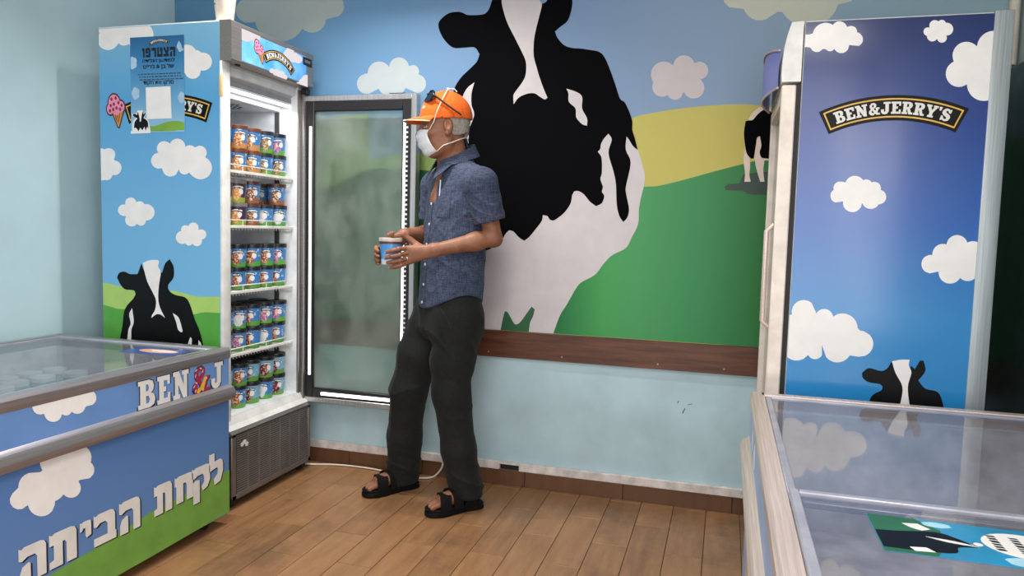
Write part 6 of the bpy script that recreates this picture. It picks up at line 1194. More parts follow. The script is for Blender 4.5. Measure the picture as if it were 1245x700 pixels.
def grow(f, lo, hi, h, levels=4, margin=.004):
    """surface nets over the cells that the surface passes through"""
    lo = np.asarray(lo, float); hi = np.asarray(hi, float)
    s = 2 ** levels
    n = np.ceil((hi - lo) / (h * s)).astype(int)
    c = np.stack(np.meshgrid(*[np.arange(q) for q in n], indexing='ij'), -1).reshape(-1, 3)
    for L in range(levels, -1, -1):
        size = h * 2 ** L
        d = f(lo + (c + .5) * size)
        c = c[np.abs(d) < .9 * size + margin]
        if L:
            o = np.array([[i, j, k] for i in (0, 1) for j in (0, 1) for k in (0, 1)])
            c = (c[:, None, :] * 2 + o).reshape(-1, 3)
    BIG = 1 << 20
    key = lambda q: (q[..., 0].astype(np.int64) * BIG + q[..., 1]) * BIG + q[..., 2]
    o = np.array([[i, j, k] for i in (0, 1) for j in (0, 1) for k in (0, 1)])
    cor = c[:, None, :] + o
    uk, first, inv = np.unique(key(cor).ravel(), return_index=True, return_inverse=True)
    val = f(lo + cor.reshape(-1, 3)[first] * h)
    V = val[inv.ravel()].reshape(-1, 8)
    neg = V < 0
    mixed = neg.any(1) & ~neg.all(1)
    c = c[mixed]; V = V[mixed]; neg = neg[mixed]
    acc = np.zeros((len(c), 3)); cnt = np.zeros(len(c))
    for i in range(8):
        for b in (1, 2, 4):
            j = i | b
            if j == i: continue
            x = neg[:, i] != neg[:, j]
            t = np.where(x, V[:, i] / np.where(x, V[:, i] - V[:, j], 1), 0)
            p = o[i] + t[:, None] * (o[j] - o[i])
            acc += np.where(x[:, None], p, 0); cnt += x
    vert = lo + (c + acc / cnt[:, None]) * h
    kc = key(c); od = np.argsort(kc); ks = kc[od]
    faces = []
    ax = np.eye(3, dtype=int)
    for a in range(3):
        hi_i = {0: 4, 1: 2, 2: 1}[a]
        e = neg[:, 0] != neg[:, hi_i]
        b_, c_ = ax[(a + 1) % 3], ax[(a + 2) % 3]
        q = c[e]
        idx = []
        ok = np.ones(len(q), bool)
        for off in (0 * b_, b_, b_ + c_, c_):
            kk_ = key(q - off); pos = np.searchsorted(ks, kk_); pos = np.clip(pos, 0, len(ks) - 1)
            ok &= ks[pos] == kk_
            idx.append(od[pos])
        Fq = np.stack(idx, 1)[ok]
        flip = neg[e][:, 0][ok]
        Fq[~flip] = Fq[~flip][:, ::-1]
        faces.append(Fq)
    F = np.concatenate(faces)
    return vert, F
def grown(name, f, lo, hi, h, m, parent=None, at=None, **kw):
    v_, F = grow(f, lo, hi, h, **kw)
    o0 = ORI[parent.name] if parent is not None else Vector(at)
    me = bpy.data.meshes.new(name)
    me.from_pydata((v_ - np.array(o0)).tolist(), [], F.tolist())
    me.polygons.foreach_set('use_smooth', [True] * len(me.polygons))
    me.materials.append(m)
    o = bpy.data.objects.new(name, me); COL.objects.link(o)
    if parent is not None: o.parent = parent
    else: o.location = o0
    ORI[o.name] = Vector(o0)
    return o

# ---- materials
def skin_mat():
    k = NT('skin')
    co = k.coord()
    f = k.noise(co, 16, 4, .6); f2 = k.noise(co, 90, 3, .6)
    col = k.ramp(f, [(.3, (126, 82, 60)), (.7, (162, 112, 84))])
    col = k.mix(k.math('MULTIPLY', f2, .35), col, (112, 64, 50))
    k.base(col); k.set(.48, 0, .4)
    k.b.inputs['Subsurface Weight'].default_value = .08
    k.b.inputs['Subsurface Radius'].default_value = (.01, .004, .002)
    k.bump(k.noise(co, 70, 4, .65, (1, 1, 2.2)), .35, .003)
    return k.m
def cloth_mat(name, c0, c1, weave, rough, bump=.5, slub=(1, 1, 1)):
    k = NT(name)
    co = k.coord()
    w1 = k.noise(co, weave, 2, .6, (1, 1, .12)); w2 = k.noise(co, weave, 2, .6, (.14, .14, 1.0))
    w = k.math('MULTIPLY_ADD', w1, .5, k.math('MULTIPLY', w2, .5))
    big = k.noise(co, 7, 4)
    col = k.ramp(w, [(.36, c0), (.62, c1)])
    col = k.mix(k.math('MULTIPLY', big, .3), col, tuple(q * .75 for q in c0))
    k.base(col); k.set(rough, 0, .25)
    k.b.inputs['Sheen Weight'].default_value = .04
    fold = k.noise(co, 11, 3, .55, (1, 1, .55))
    k.bump(k.math('MULTIPLY_ADD', w, .15, fold), bump, .012)
    return k.m
SKIN = skin_mat()
DENIM = cloth_mat('chambray', (36, 44, 66), (82, 92, 118), 260, .85)
TROUS = cloth_mat('trouser_cloth', (16, 18, 18), (33, 35, 34), 420, .8)
ORANGE = cloth_mat('cap_cloth', (216, 84, 20), (244, 116, 36), 500, .75, .15)
HAIR = cloth_mat('grey_hair', (136, 128, 122), (176, 168, 162), 120, .7, .2)
MASKW = mat('mask_cloth', (222, 226, 232), .8, var=.02, scale=60)
STRAP = mat('mask_strap', (226, 214, 204), .8)
SANDAL = mat('sandal_black', (11, 11, 12), .7, spec=.2, bump=.2, bscale=300)
BTN = mat('button_pearl', (226, 226, 232), .3)

# ---- skeleton (metres, room coordinates)
FW = v3(-.705, -.709, 0); LF = v3(.709, -.705, 0); UP = v3(0, 0, 1)       # where the body faces, and its left
CH = v3(-.655, -.29, 0)
SHL, ELL, WRL = v3(-.502, -.418, 1.385), v3(-.452, -.388, 1.165), v3(-.655, -.514, 1.112)
SHR, ELR, WRR = v3(-.800, -.172, 1.385), v3(-.812, -.165, 1.165), v3(-.822, -.445, 1.168)
TUB = v3(-.8307, -.56, 1.048)                                               # base of the tub in his hands
TC = TUB + v3(0, 0, .055)
EC = v3(.44, -.898, 0); ER = v3(.898, .44, 0)                               # toward the camera side, and to the right of it
HD = v3(-.90, -.436, 0)                                                     # where the head looks
HL = v3(.436, -.90, 0)
tilt = math.radians(7)
HF = HD * math.cos(tilt) - UP * math.sin(tilt); HU = UP * math.cos(tilt) + HD * math.sin(tilt)
HB = np.stack([HF, HL, HU])
HC = v3(-.690, -.362, 1.622)
def hp_(f, s, u): return HC + HF * f + HL * s + HU * u
KNR, KNL = v3(-.862, -.288, .48), v3(-.628, -.378, .50)
ANR, ANL = v3(-.915, -.215, .075), v3(-.558, -.352, .085)
HIR, HIL = v3(-.765, -.235, .82), v3(-.603, -.352, .82)

def foot_frame(heel, toe):
    d = (toe - heel); d = d / np.linalg.norm(d)
    return d, v3(d[1], -d[0], 0)            # forward, and to its right
FTR = (v3(-.872, -.178, 0), v3(-1.030, -.385, 0)); FTL = (v3(-.512, -.312, 0), v3(-.684, -.494, 0))
def foot_sdf(P, heel, toe):
    d, r = foot_frame(heel, toe); L_ = np.linalg.norm(toe - heel)
    at = lambda s, t, z: heel + d * (s * L_) + r * t + v3(0, 0, z)
    q = cone(P, at(.14, 0, .062), at(.2, 0, .10), .036, .038)
    q = smin(q, cone(P, at(.22, 0, .085), at(.66, 0, .058), .036, .030), .03)
    q = smin(q, cone(P, at(.66, -.014, .053), at(.70, .016, .052), .026, .024), .02)
    for i, (s0, s1, t, rr) in enumerate(((.72, .94, -.029, .0112), (.73, .95, -.009, .0084), (.72, .92, .0075, .0078), (.70, .88, .0225, .0074), (.67, .83, .0355, .0070))):
        sg = 1
        q = smin(q, chain(P, [at(s0, t * sg, .052), at((s0 + s1) / 2, t * sg * 1.06, .052), at(s1, t * sg * 1.04, .044)], [rr * 1.05, rr, rr]), .0025)
    return q
MIR = lambda ft: ft
def hand_sdf(P, wrist, mcp, fingers, thumb, ft=(.0100, .0092, .0085, .0072)):
    d = None
    mc = sum(mcp) / 4
    for m_ in mcp:
        c = cone(P, wrist + (m_ - wrist) * .12, m_, .019, .0125)
        d = c if d is None else smin(d, c, .014)
    for m_, pts_ in zip(mcp, fingers):
        c = chain(P, [m_] + list(pts_), ft, .004)
        d = smin(d, c, .0025)
    c = chain(P, thumb, (.016, .0125, .0102, .008), .006)
    return smin(d, c, .012)
T = lambda r, c, z: TC + ER * r + EC * c + v3(0, 0, z)
R0 = .044
L_MCP = [T(.064, .034, .012), T(.071, .033, -.006), T(.074, .030, -.024), T(.073, .026, -.041)]
L_FING = [[T(.030, .059, .010), T(.006, .0585, .003), T(-.016, .0462, -.004)],
          [T(.035, .061, -.013), T(.006, .0605, -.020), T(-.019, .0432, -.026)],
          [T(.038, .059, -.035), T(.010, .0585, -.042), T(-.012, .0440, -.046)],
          [T(.042, .055, -.054), T(.018, .0555, -.062), T(-.001, .0460, -.064)]]
L_TH = [WRL + (T(.07, .0, .0) - WRL) * .42, T(.079, .008, .044), T(.049, .010, .0670), T(.020, .010, .0630)]
R_MCP = [T(-.030, -.058, .014), T(-.027, -.060, -.006), T(-.021, -.061, -.025), T(-.012, -.061, -.043)]
R_FING = [[T(-.058, -.026, .010), T(-.0565, -.004, .003), T(-.0500, .020, -.002)],
          [T(-.058, -.026, -.010), T(-.0570, .000, -.017), T(-.0490, .023, -.022)],
          [T(-.056, -.030, -.029), T(-.0560, -.006, -.035), T(-.0490, .016, -.039)],
          [T(-.052, -.034, -.045), T(-.0535, -.013, -.050), T(-.0490, .008, -.053)]]
R_TH = [WRR + (T(.0, -.06, .02) - WRR) * .40, T(.025, -.066, .048), T(.006, -.038, .0670), T(-.010, -.012, .0630)]

def head_sdf(P):
    q = (P - HC) @ HB.T                         # f, s, u
    f_, s_, u_ = q[:, 0], q[:, 1], q[:, 2]
    d = ell(q, (-.012, 0, .028), (.100, .078, .092))
    d = smin(d, ell(q, (.030, 0, -.045), (.062, .060, .078)), .03)
    d = smin(d, ell(q, (.058, 0, -.100), (.030, .030, .022)), .025)
    d = smin(d, cone(q, (.0, .045, -.080), (.052, .018, -.104), .020, .018), .02)
    d = smin(d, cone(q, (.0, -.045, -.080), (.052, -.018, -.104), .020, .018), .02)
    for s in (1, -1):
        d = smin(d, cone(q, (.078, s * .018, .022), (.062, s * .048, .020), .010, .009), .012)   # brow
        d = smin(d, ell(q, (.058, s * .042, -.028), (.022, .020, .016)), .014)                    # cheekbone
        d = smax(d, -ell(q, (.092, s * .031, .000), (.018, .018, .012)), .010)                    # eye socket
        e = ell(q, (-.012, s * .077, -.008), (.019, .010, .031))
        e = smax(e, -ell(q, (-.008, s * .088, -.002), (.010, .008, .019)), .003)
        d = smin(d, e, .006)
        d = smin(d, ell(q, (-.004, s * .0765, -.036), (.008, .007, .010)), .004)                  # lobe
    d = smin(d, cone(q, (.090, 0, .008), (.110, 0, -.030), .008, .013), .012)                     # nose
    d = smin(d, cone(q, (.102, .010, -.034), (.102, -.010, -.034), .008, .008), .006)
    d = smin(d, cone(q, (.086, .014, -.066), (.086, -.014, -.066), .009, .009), .012)             # lips
    d = smax(d, -ell(q, (.097, 0, -.0665), (.006, .022, .0016)), .003)
    return d
NB = v3(-.655, -.298, 1.455)
def body_sdf(P):
    d = head_sdf(P)
    nk = cone(P, hp_(-.022, 0, -.055), NB + FW * .005, .054, .060)
    for s in (1, -1):
        nk = smin(nk, cone(P, hp_(-.012, s * .055, -.05), NB + FW * .055 + LF * s * .02, .012, .010), .02)
    d = smin(d, nk, .022)
    d = smax(d, -ell(P, NB + FW * .075 + v3(0, 0, -.005), (.012, .012, .018)), .012)
    t = cone(P, CH + v3(0, 0, .96), CH + v3(0, 0, 1.28), .10, .100)
    t = smin(t, cone(P, CH + LF * .07 + v3(0, 0, 1.30), CH - LF * .07 + v3(0, 0, 1.30), .092, .092), .05)
    t = smin(t, cone(P, NB, SHL, .05, .045), .04); t = smin(t, cone(P, NB, SHR, .05, .045), .04)
    t = smin(t, cone(P, NB + FW * .02, CH + FW * .045 + v3(0, 0, 1.33), .055, .06), .04)
    d = smin(d, t, .03)
    la = chain(P, [SHL, SHL + (ELL - SHL) * .5, ELL], [.046, .041, .0345], .02)
    la = smin(la, chain(P, [ELL, ELL + (WRL - ELL) * .32, WRL], [.0335, .0365, .0255], .02), .012)
    la = smin(la, cone(P, ELL + v3(.010, .006, -.012), ELL + v3(.0, .004, -.016), .022, .022), .012)
    la = smin(la, hand_sdf(P, WRL, L_MCP, L_FING, L_TH), .022)
    ra = chain(P, [SHR, ELR], [.047, .040], .02)
    ra = smin(ra, chain(P, [ELR, ELR + (WRR - ELR) * .32, WRR], [.040, .040, .026], .02), .02)
    ra = smin(ra, hand_sdf(P, WRR, R_MCP, R_FING, R_TH), .022)
    d = smin(d, la, .02); d = smin(d, ra, .02)
    for hi_, kn, an, ft in ((HIR, KNR, ANR, FTR), (HIL, KNL, ANL, FTL)):
        lg = chain(P, [CH + v3(0, 0, .95) + (hi_ - CH) * v3(.5, .5, 0), hi_, kn, an], [.09, .075, .05, .036], .03)
        lg = smin(lg, foot_sdf(P, *ft), .02)
        d = smin(d, lg, .03)
    return d
body = grown('person', body_sdf, (-1.09, -.66, .0), (-.36, -.05, 1.80), .0028, SKIN, at=(-.72, -.33, 0), levels=4, margin=.006)
tag(body, 'man in orange cap, face mask and blue shirt holding a tub', 'person')

# ---- nails
nl = MB()
for tip, prev in ((L_FING[0][2], L_FING[0][1]), (L_FING[1][2], L_FING[1][1]), (L_FING[2][2], L_FING[2][1]), (L_FING[3][2], L_FING[3][1])):
    dd = (tip - prev) / np.linalg.norm(tip - prev); w = np.cross(dd, EC); w /= np.linalg.norm(w); nn = np.cross(w, dd)
    if nn @ EC < 0: nn = -nn
    c = tip + nn * .0064
    vs = []
    for i in range(12):
        a = 2 * math.pi * i / 12
        vs.append(tuple(c + dd * math.cos(a) * .0058 + w * math.sin(a) * .0046 - nn * .0012 * math.sin(a) ** 2))
    nl.add(vs, [tuple(range(12))])
nl.build('nails', mat('nail', (206, 160, 142), .3), body)
# ring on the hand near the camera
rg = MB(); a_, b_ = L_MCP[2], L_FING[2][0]; dd = (b_ - a_) / np.linalg.norm(b_ - a_); cc_ = a_ + dd * .018
w = np.cross(dd, UP); w /= np.linalg.norm(w); w2 = np.cross(dd, w)
rg.tube([tuple(cc_ + (w * math.cos(t) + w2 * math.sin(t)) * .0098) for t in np.linspace(0, 2 * math.pi, 20, endpoint=False)], .0022, 6, closed=True)
rg.build('finger_ring', mat('silver', (226, 226, 226), .25, .9), body, 60, label='silver ring')
# ---- eyes, brows
for s in (1, -1):
    e = MB(); c = hp_(.0755, s * .031, .001)
    for i in range(9):
        for j in range(12):
            th = math.pi * i / 8; ph = 2 * math.pi * j / 12
            e.v.append(tuple(c + .0118 * (HF * math.cos(th) + HL * math.sin(th) * math.cos(ph) + HU * math.sin(th) * math.sin(ph))))
    for i in range(8):
        for j in range(12): e.f.append((i * 12 + j, i * 12 + (j + 1) % 12, (i + 1) * 12 + (j + 1) % 12, (i + 1) * 12 + j))
    eo = e.build('eye', mat('eye_white', (168, 156, 148), .25), body, 60)
    ir = MB(); ir.tube([tuple(c + HF * .0108 - HU * .002), tuple(c + HF * .0122 - HU * .002)], .0052, 14)
    ir.build('iris', mat('iris_brown', (52, 34, 26), .2), eo, 60)
    lid = MB(); lid.tube([tuple(hp_(.083, s * .018, .006)), tuple(hp_(.0875, s * .031, .0085)), tuple(hp_(.078, s * .044, .004))], .0056, 8); lid.tube([tuple(hp_(.082, s * .020, -.008)), tuple(hp_(.0855, s * .031, -.0105)), tuple(hp_(.077, s * .043, -.008))], .0048, 8)
    lid.build('eyelid', SKIN, body, 60)
    bw_ = MB(); bw_.tube([tuple(hp_(.0885, s * .014, .027)), tuple(hp_(.084, s * .030, .032)), tuple(hp_(.068, s * .048, .026))], [.003, .0042, .002], 8)
    bw_.build('eyebrow', HAIR, body, 60)
# ---- hair at the back and temples
def hair_sdf(P):
    q = (P - HC) @ HB.T
    d = ell(q, (-.013, 0, .027), (.1015, .0795, .093))
    d = smin(d, ell(q, (-.036, 0, -.030), (.064, .060, .050)), .02)
    d = smax(d, q[:, 2] - .045, .004)
    d = smax(d, -(q[:, 2] + .040 + .5 * (q[:, 0] + .06) * (q[:, 0] < -.0) * 0 + .12 * np.clip(-q[:, 0], 0, .12) - .012 * np.sin(q[:, 1] * 60)), .008)
    d = smax(d, q[:, 0] + .022 - .024 * np.clip((q[:, 2] - .0) / .03, 0, 1), .006)
    return d + .0004 * np.sin(q[:, 2] * 300 + 6 * np.sin(q[:, 0] * 90))
grown('hair', hair_sdf, HC - .14, HC + .13, .0034, HAIR, body)
# ---- cap
CT = -.05
CB = np.stack([HF * math.cos(CT) - HU * math.sin(CT), HL, HU * math.cos(CT) + HF * math.sin(CT)])
def cap_sdf(P):
    q = (P - HC) @ CB.T
    d = ell(q, (-.012, 0, .034), (.110, .087, .112))
    d = smax(d, -ell(q, (-.012, 0, .030), (.104, .082, .107)), .002)
    return smax(d, -(q[:, 2] - .022), .003) + .0008 * np.sin(np.arctan2(q[:, 1], q[:, 0] + .012) * 6) ** 8
capo = grown('cap', cap_sdf, HC - .15, HC + .16, .0034, ORANGE, body)
def cp_(f, s, u): return tuple(HC + CB[0] * f + CB[1] * s + CB[2] * u)
br = MB(); n1_, n2_ = 18, 8
for side in (0, 1):
    for i in range(n1_ + 1):
        a = -1.12 + 2.24 * i / n1_
        for j in range(n2_ + 1):
            t = j / n2_
            reach = .070 * math.cos(a * .72)
            f = -.012 + (.109 + reach * t) * math.cos(a) + .012 * t * (1 - math.cos(a))
            s = (.0865 + .012 * t * (1 - (a / 1.12) ** 2)) * math.sin(a)
            u = .040 - .004 * t - .010 * t * t - .010 * (math.sin(a) ** 2) * t - .004 * (abs(a) / 1.12) ** 2 - side * .0026
            br.v.append(cp_(f, s, u))
m_ = (n1_ + 1) * (n2_ + 1)
for i in range(n1_):
    for j in range(n2_):
        a = i * (n2_ + 1) + j
        br.f.append((a, a + 1, a + n2_ + 2, a + n2_ + 1)); br.f.append((m_ + a, m_ + a + n2_ + 1, m_ + a + n2_ + 2, m_ + a + 1))
br.build('cap_brim', ORANGE, capo, 60)
MB().tube([br.v[i * (n2_ + 1) + n2_] for i in range(n1_ + 1)], .0019, 6).build('brim_piping', mat('piping', (246, 222, 190), .7), capo, 60)
MB().lathe([(.007, -.004), (.006, .002), (0, .004)], cp_(-.012, 0, .146), 12).build('cap_button', ORANGE, capo, 50)
lt_ = MB(); 
for i in range(5):
    a = .30 + i * .05; rr_ = 1.003
    lt_.tube([cp_(-.012 + .110 * rr_ * math.cos(a) * .93, .087 * rr_ * math.sin(a) * .93, .034 + .037), cp_(-.012 + .110 * rr_ * math.cos(a + .02) * .90, .087 * rr_ * math.sin(a + .02) * .90, .034 + .047)], .0018, 5)
lt_.build('cap_lettering', mat('cap_print', (250, 190, 150), .7), capo)
# ---- sunglasses pushed up on the cap
sg_ = thing_part = None
gl_ = MB()
for s in (1, -1):
    c = v3(.052, s * .038, .126)
    pts_ = []
    for i in range(18):
        a = 2 * math.pi * i / 18
        sy_ = c[1] + .033 * math.sin(a); oy_ = max(0, abs(sy_) - .02)
        pts_.append((c[0] + .010 + .015 * math.cos(a) - .35 * oy_, sy_, c[2] - .002 - .022 * math.cos(a) - .25 * oy_))
    top_ = [cp_(*p) for p in pts_]; bot = [cp_(p[0] - .004, p[1], p[2] - .003) for p in pts_]
    nq = len(top_)
    gl_.add(top_ + bot, [tuple(range(nq)), tuple(range(2 * nq - 1, nq - 1, -1))] + [(i, (i + 1) % nq, nq + (i + 1) % nq, nq + i) for i in range(nq)])
    gl_.tube([cp_(*p) for p in pts_], .0028, 6, closed=True)
gl_.tube([cp_(.060, -.012, .132), cp_(.063, 0, .134), cp_(.060, .012, .132)], .003, 6)
sun = gl_.build('sunglasses', mat('sunglass_black', (14, 14, 16), .15), body, 50)
for s in (1, -1):
    tm = MB(); tm.tube([cp_(.046, s * .070, .120), cp_(.030, s * .079, .108), cp_(-.02, s * .0915, .066), cp_(-.066, s * .084, .034)], [.0046, .004, .0036, .003], 8)
    tm.build('temple_arm', mat('sunglass_frame', (18, 18, 20), .35), sun, 60)
# ---- mask and its ties
mk = MB(); na, nt = 26, 16
prof = [(.0, .103, .066, -.008), (.1, .112, .068, -.016), (.25, .1215, .072, -.026), (.4, .121, .073, -.044), (.55, .117, .072, -.062), (.7, .111, .069, -.080), (.85, .100, .064, -.100), (.95, .088, .058, -.114), (1.0, .078, .053, -.121)]
pa = np.array(prof)
for side in (0, 1):
    for j in range(nt + 1):
        t = j / nt
        A = np.interp(t, pa[:, 0], pa[:, 1]); Bq = np.interp(t, pa[:, 0], pa[:, 2]); u0 = np.interp(t, pa[:, 0], pa[:, 3]) + .001 * (1 - t)
        for i in range(na + 1):
            w_ = -1 + 2 * i / na
            a = w_ * (1.00 + .14 * t - .05 * math.sin(t * math.pi))
            rp = .0026 * math.sin(t * 22) * (1 - w_ * w_) + .0007 * math.sin(w_ * 30)
            k_ = 1 - .03 * side
            f = .012 + (A - .012 + rp) * k_ * math.cos(a) ** .82
            s = (Bq + rp) * k_ * math.sin(a)
            u = u0 - .018 * (1 - math.cos(a)) * (1 - t) + .030 * (1 - math.cos(a)) * t
            mk.v.append(tuple(hp_(f, s, u)))
mm = (na + 1) * (nt + 1)
for j in range(nt):
    for i in range(na):
        a = j * (na + 1) + i
        mk.f.append((a, a + 1, a + na + 2, a + na + 1)); mk.f.append((mm + a, mm + a + na + 1, mm + a + na + 2, mm + a + 1))
for i in range(na):
    for b0 in (0, nt * (na + 1)): mk.f.append((b0 + i, mm + b0 + i, mm + b0 + i + 1, b0 + i + 1))
for j in range(nt):
    for b0 in (0, na):
        a = j * (na + 1) + b0; mk.f.append((a, a + na + 1, mm + a + na + 1, mm + a))
mo = mk.build('face_mask', MASKW, body, 70)
tie = MB()
for s in (1, -1):
    i_ = na if s > 0 else 0
    p0 = mk.v[i_]; p1 = mk.v[nt * (na + 1) + i_]
    tie.tube([p0, hp_(.046, s * .076, .012), cp_(.034, s * .0865, .046), cp_(.010, s * .082, .094), cp_(-.014, s * .053, .134), cp_(-.024, s * .012, .149)], .0021, 6)
    tie.tube([p1, hp_(.016, s * .072, -.084), hp_(-.022, s * .071, -.074), hp_(-.060, s * .056, -.062), hp_(-.086, s * .014, -.054)], .0021, 6)
tie.tube([cp_(-.024, .012, .149), cp_(-.036, .016, .152), cp_(-.050, .030, .146), cp_(-.058, .036, .134)], .0021, 6)
tie.tube([cp_(-.024, -.012, .149), cp_(-.03, .004, .155), cp_(-.02, .012, .153)], .0026, 6)
tie.tube([hp_(-.086, .014, -.054), hp_(-.092, .012, -.060), hp_(-.094, .006, -.076)], .0018, 6)
tie.build('mask_ties', STRAP, mo, 60)

# ---- shirt
SEC = np.array([(.84, -.672, -.300, .168, .128), (.95, -.668, -.300, .164, .127), (1.05, -.664, -.298, .163, .126), (1.18, -.660, -.294, .168, .120), (1.30, -.655, -.290, .176, .114), (1.38, -.652, -.288, .172, .102), (1.44, -.652, -.292, .130, .082), (1.49, -.655, -.297, .078, .066), (1.56, -.66, -.30, .05, .05)])
def loft(P, sec, fw, lf, e=2.3):
    z = P[:, 2]
    cx, cy, a, b = [np.interp(z, sec[:, 0], sec[:, i]) for i in (1, 2, 3, 4)]
    dx, dy = P[:, 0] - cx, P[:, 1] - cy
    u = (dx * lf[0] + dy * lf[1]) / a; w = (dx * fw[0] + dy * fw[1]) / b
    r = (np.abs(u) ** e + np.abs(w) ** e + 1e-9) ** (1 / e)
    return (r - 1) * np.minimum(a, b) * .92, u, w
SLE = SHL + (ELL - SHL) * .64; SRE = SHR + (ELR - SHR) * .64
def crease(x): return (1 - np.abs(np.sin(x))) ** 2.5
def shirt_sdf(P):
    d, u, w = loft(P, SEC, FW, LF)
    d = smax(d, .80 - P[:, 2], .01)
    for sh, sg in ((SHL, 1), (SHR, -1)):
        d = smin(d, cone(P, NB + LF * sg * .03 + v3(0, 0, -.015), sh + v3(0, 0, .0), .056, .066), .03)
    # drape: creases from shoulder to belly and at the waist
    x_ = (P - CH) @ LF; y_ = (P - CH) @ FW; z = P[:, 2]
    fo = .0034 * crease(15 * z + 9 * x_ + 1.6 * np.sin(10 * z + 9 * x_)) * np.clip((1.30 - z) / .2, 0, 1)
    fo += .0030 * crease(24 * x_ - 9 * z + 1.4 * np.sin(13 * z)) * np.clip((1.42 - z) / .15, 0, 1)
    fo += .0018 * crease(33 * z + 16 * y_ + 1.6 * np.sin(24 * x_))
    d = d - fo + .002
    for sh, el_, en in ((SHL, ELL, SLE), (SHR, ELR, SRE)):
        ax_ = (el_ - sh) / np.linalg.norm(el_ - sh)
        s_ = cone(P, sh, sh + ax_ * .18, .066, .065) - .0035 * crease(P[:, 2] * 30 + (P @ LF) * 46 + 2 * np.sin(P[:, 2] * 20))
        in_ = cone(P, sh + ax_ * .05, sh + ax_ * .25, .050, .058)
        cut = (P - en) @ ax_ - .012
        s_ = smax(s_, cut, .003)
        s_ = smax(s_, np.where(cut > -.03, -in_, -1), .002)
        d = smin(d, s_, .014)
    z = P[:, 2]
    ang = np.arctan2(u, w)
    hem = .893 - .031 * np.cos(2 * ang) - .004 * np.cos(ang)
    d = smax(d, hem - z, .004)
    # open collar at the front, room for the neck
    d = smax(d, -cone(P, NB + FW * .055 + v3(0, 0, .03), CH + FW * .118 + v3(0, 0, 1.345), .040, .006), .006)
    d = smax(d, -cone(P, NB + v3(0, 0, .03), hp_(-.02, 0, -.05), .058, .062), .006)
    return d
shirt = grown('shirt', shirt_sdf, (-.95, -.53, .82), (-.38, -.06, 1.56), .0042, DENIM, body, margin=.012)
# collar
col = MB(); nn_ = 40
def collar_ring(row):
    out = []
    for i in range(nn_ + 1):
        a = math.radians(20 + 320 * i / nn_)
        fr = math.cos(a)                                   # 1 in front, -1 behind
        prox = max(0, (fr - .55) / .45)
        c = NB + v3(0, 0, .0) + FW * (.008 + .006 * fr)
        if row == 0: r, z = .064, .018 - .030 * fr
        elif row == 1: r, z = .067, .062 - .040 * fr
        elif row == 2: r, z = .074, .064 - .042 * fr
        else: r, z = .096 + .020 * prox, .022 - .036 * fr - .050 * prox
        out.append(tuple(c + (FW * fr + LF * math.sin(a)) * r * (1 + .10 * abs(math.sin(a))) + v3(0, 0, z)))
    return out
rows = [collar_ring(i) for i in range(4)]
def sheet(rows, th):
    mb = MB(); k = len(rows); n = len(rows[0])
    A_ = np.array(rows)
    du = np.gradient(A_, axis=1); dv = np.gradient(A_, axis=0)
    N_ = np.cross(du, dv); N_ /= np.linalg.norm(N_, axis=2, keepdims=True) + 1e-12
    for s in (.5, -.5): mb.v += [tuple(p) for p in (A_ + N_ * th * s).reshape(-1, 3)]
    o_ = k * n
    for i in range(k - 1):
        for j in range(n - 1):
            a = i * n + j
            mb.f.append((a, a + 1, a + n + 1, a + n)); mb.f.append((o_ + a, o_ + a + n, o_ + a + n + 1, o_ + a + 1))
    for j in range(n - 1):
        for b0 in (0, (k - 1) * n): mb.f.append((b0 + j, o_ + b0 + j, o_ + b0 + j + 1, b0 + j + 1))
    for i in range(k - 1):
        for b0 in (0, n - 1): a = i * n + b0; mb.f.append((a, a + n, o_ + a + n, o_ + a))
    return mb
sheet(rows, .003).build('collar', DENIM, shirt, 60)
# button placket following the front of the shirt
def on_front(ang, z, lift=.001, f=shirt_sdf):
    """walk from outside to the cloth along one direction around the body"""
    dr_ = FW * math.cos(ang) + LF * math.sin(ang)
    c = v3(np.interp(z, SEC[:, 0], SEC[:, 1]), np.interp(z, SEC[:, 0], SEC[:, 2]), z)
    ts = np.linspace(.24, .03, 420)
    d = f(c + ts[:, None] * dr_)
    i = int(np.argmax(d < 0)) if (d < 0).any() else 300
    return c + dr_ * (ts[i] + lift)
zs = np.linspace(1.325, .872, 34)
pr = [[tuple(on_front(.02 + k_, z, .0022)) for z in zs] for k_ in (-.12, -.06, 0, .06, .12)]
sheet(pr, .0022).build('placket', DENIM, shirt, 60)
bt = []
for i, z in enumerate((1.30, 1.215, 1.13, 1.045, .96, .885)):
    c = on_front(.03, z, .0042); 
    mb = MB().tube([tuple(c - FW * .001), tuple(c + FW * .0016)], .0056, 14)
    mb.build('button', BTN, shirt, 50)
# breast pocket with a pen clipped in
pk = [[tuple(on_front(a, z, .0022)) for a in np.linspace(.46, .98, 10)] for z in (1.362, 1.345, 1.31, 1.275, 1.245)]
pko = sheet(pk, .0024).build('breast_pocket', DENIM, shirt, 60)
pc = on_front(.52, 1.362, .006)
MB().tube([tuple(pc + v3(0, 0, .030)), tuple(pc + v3(0, 0, -.03) + FW * .003)], .0028, 8).tube([tuple(pc + v3(0, 0, .030)), tuple(pc + v3(0, 0, .036))], .0036, 8).build('pen', mat('pen_silver', (214, 220, 226), .3, .4), body, 60)
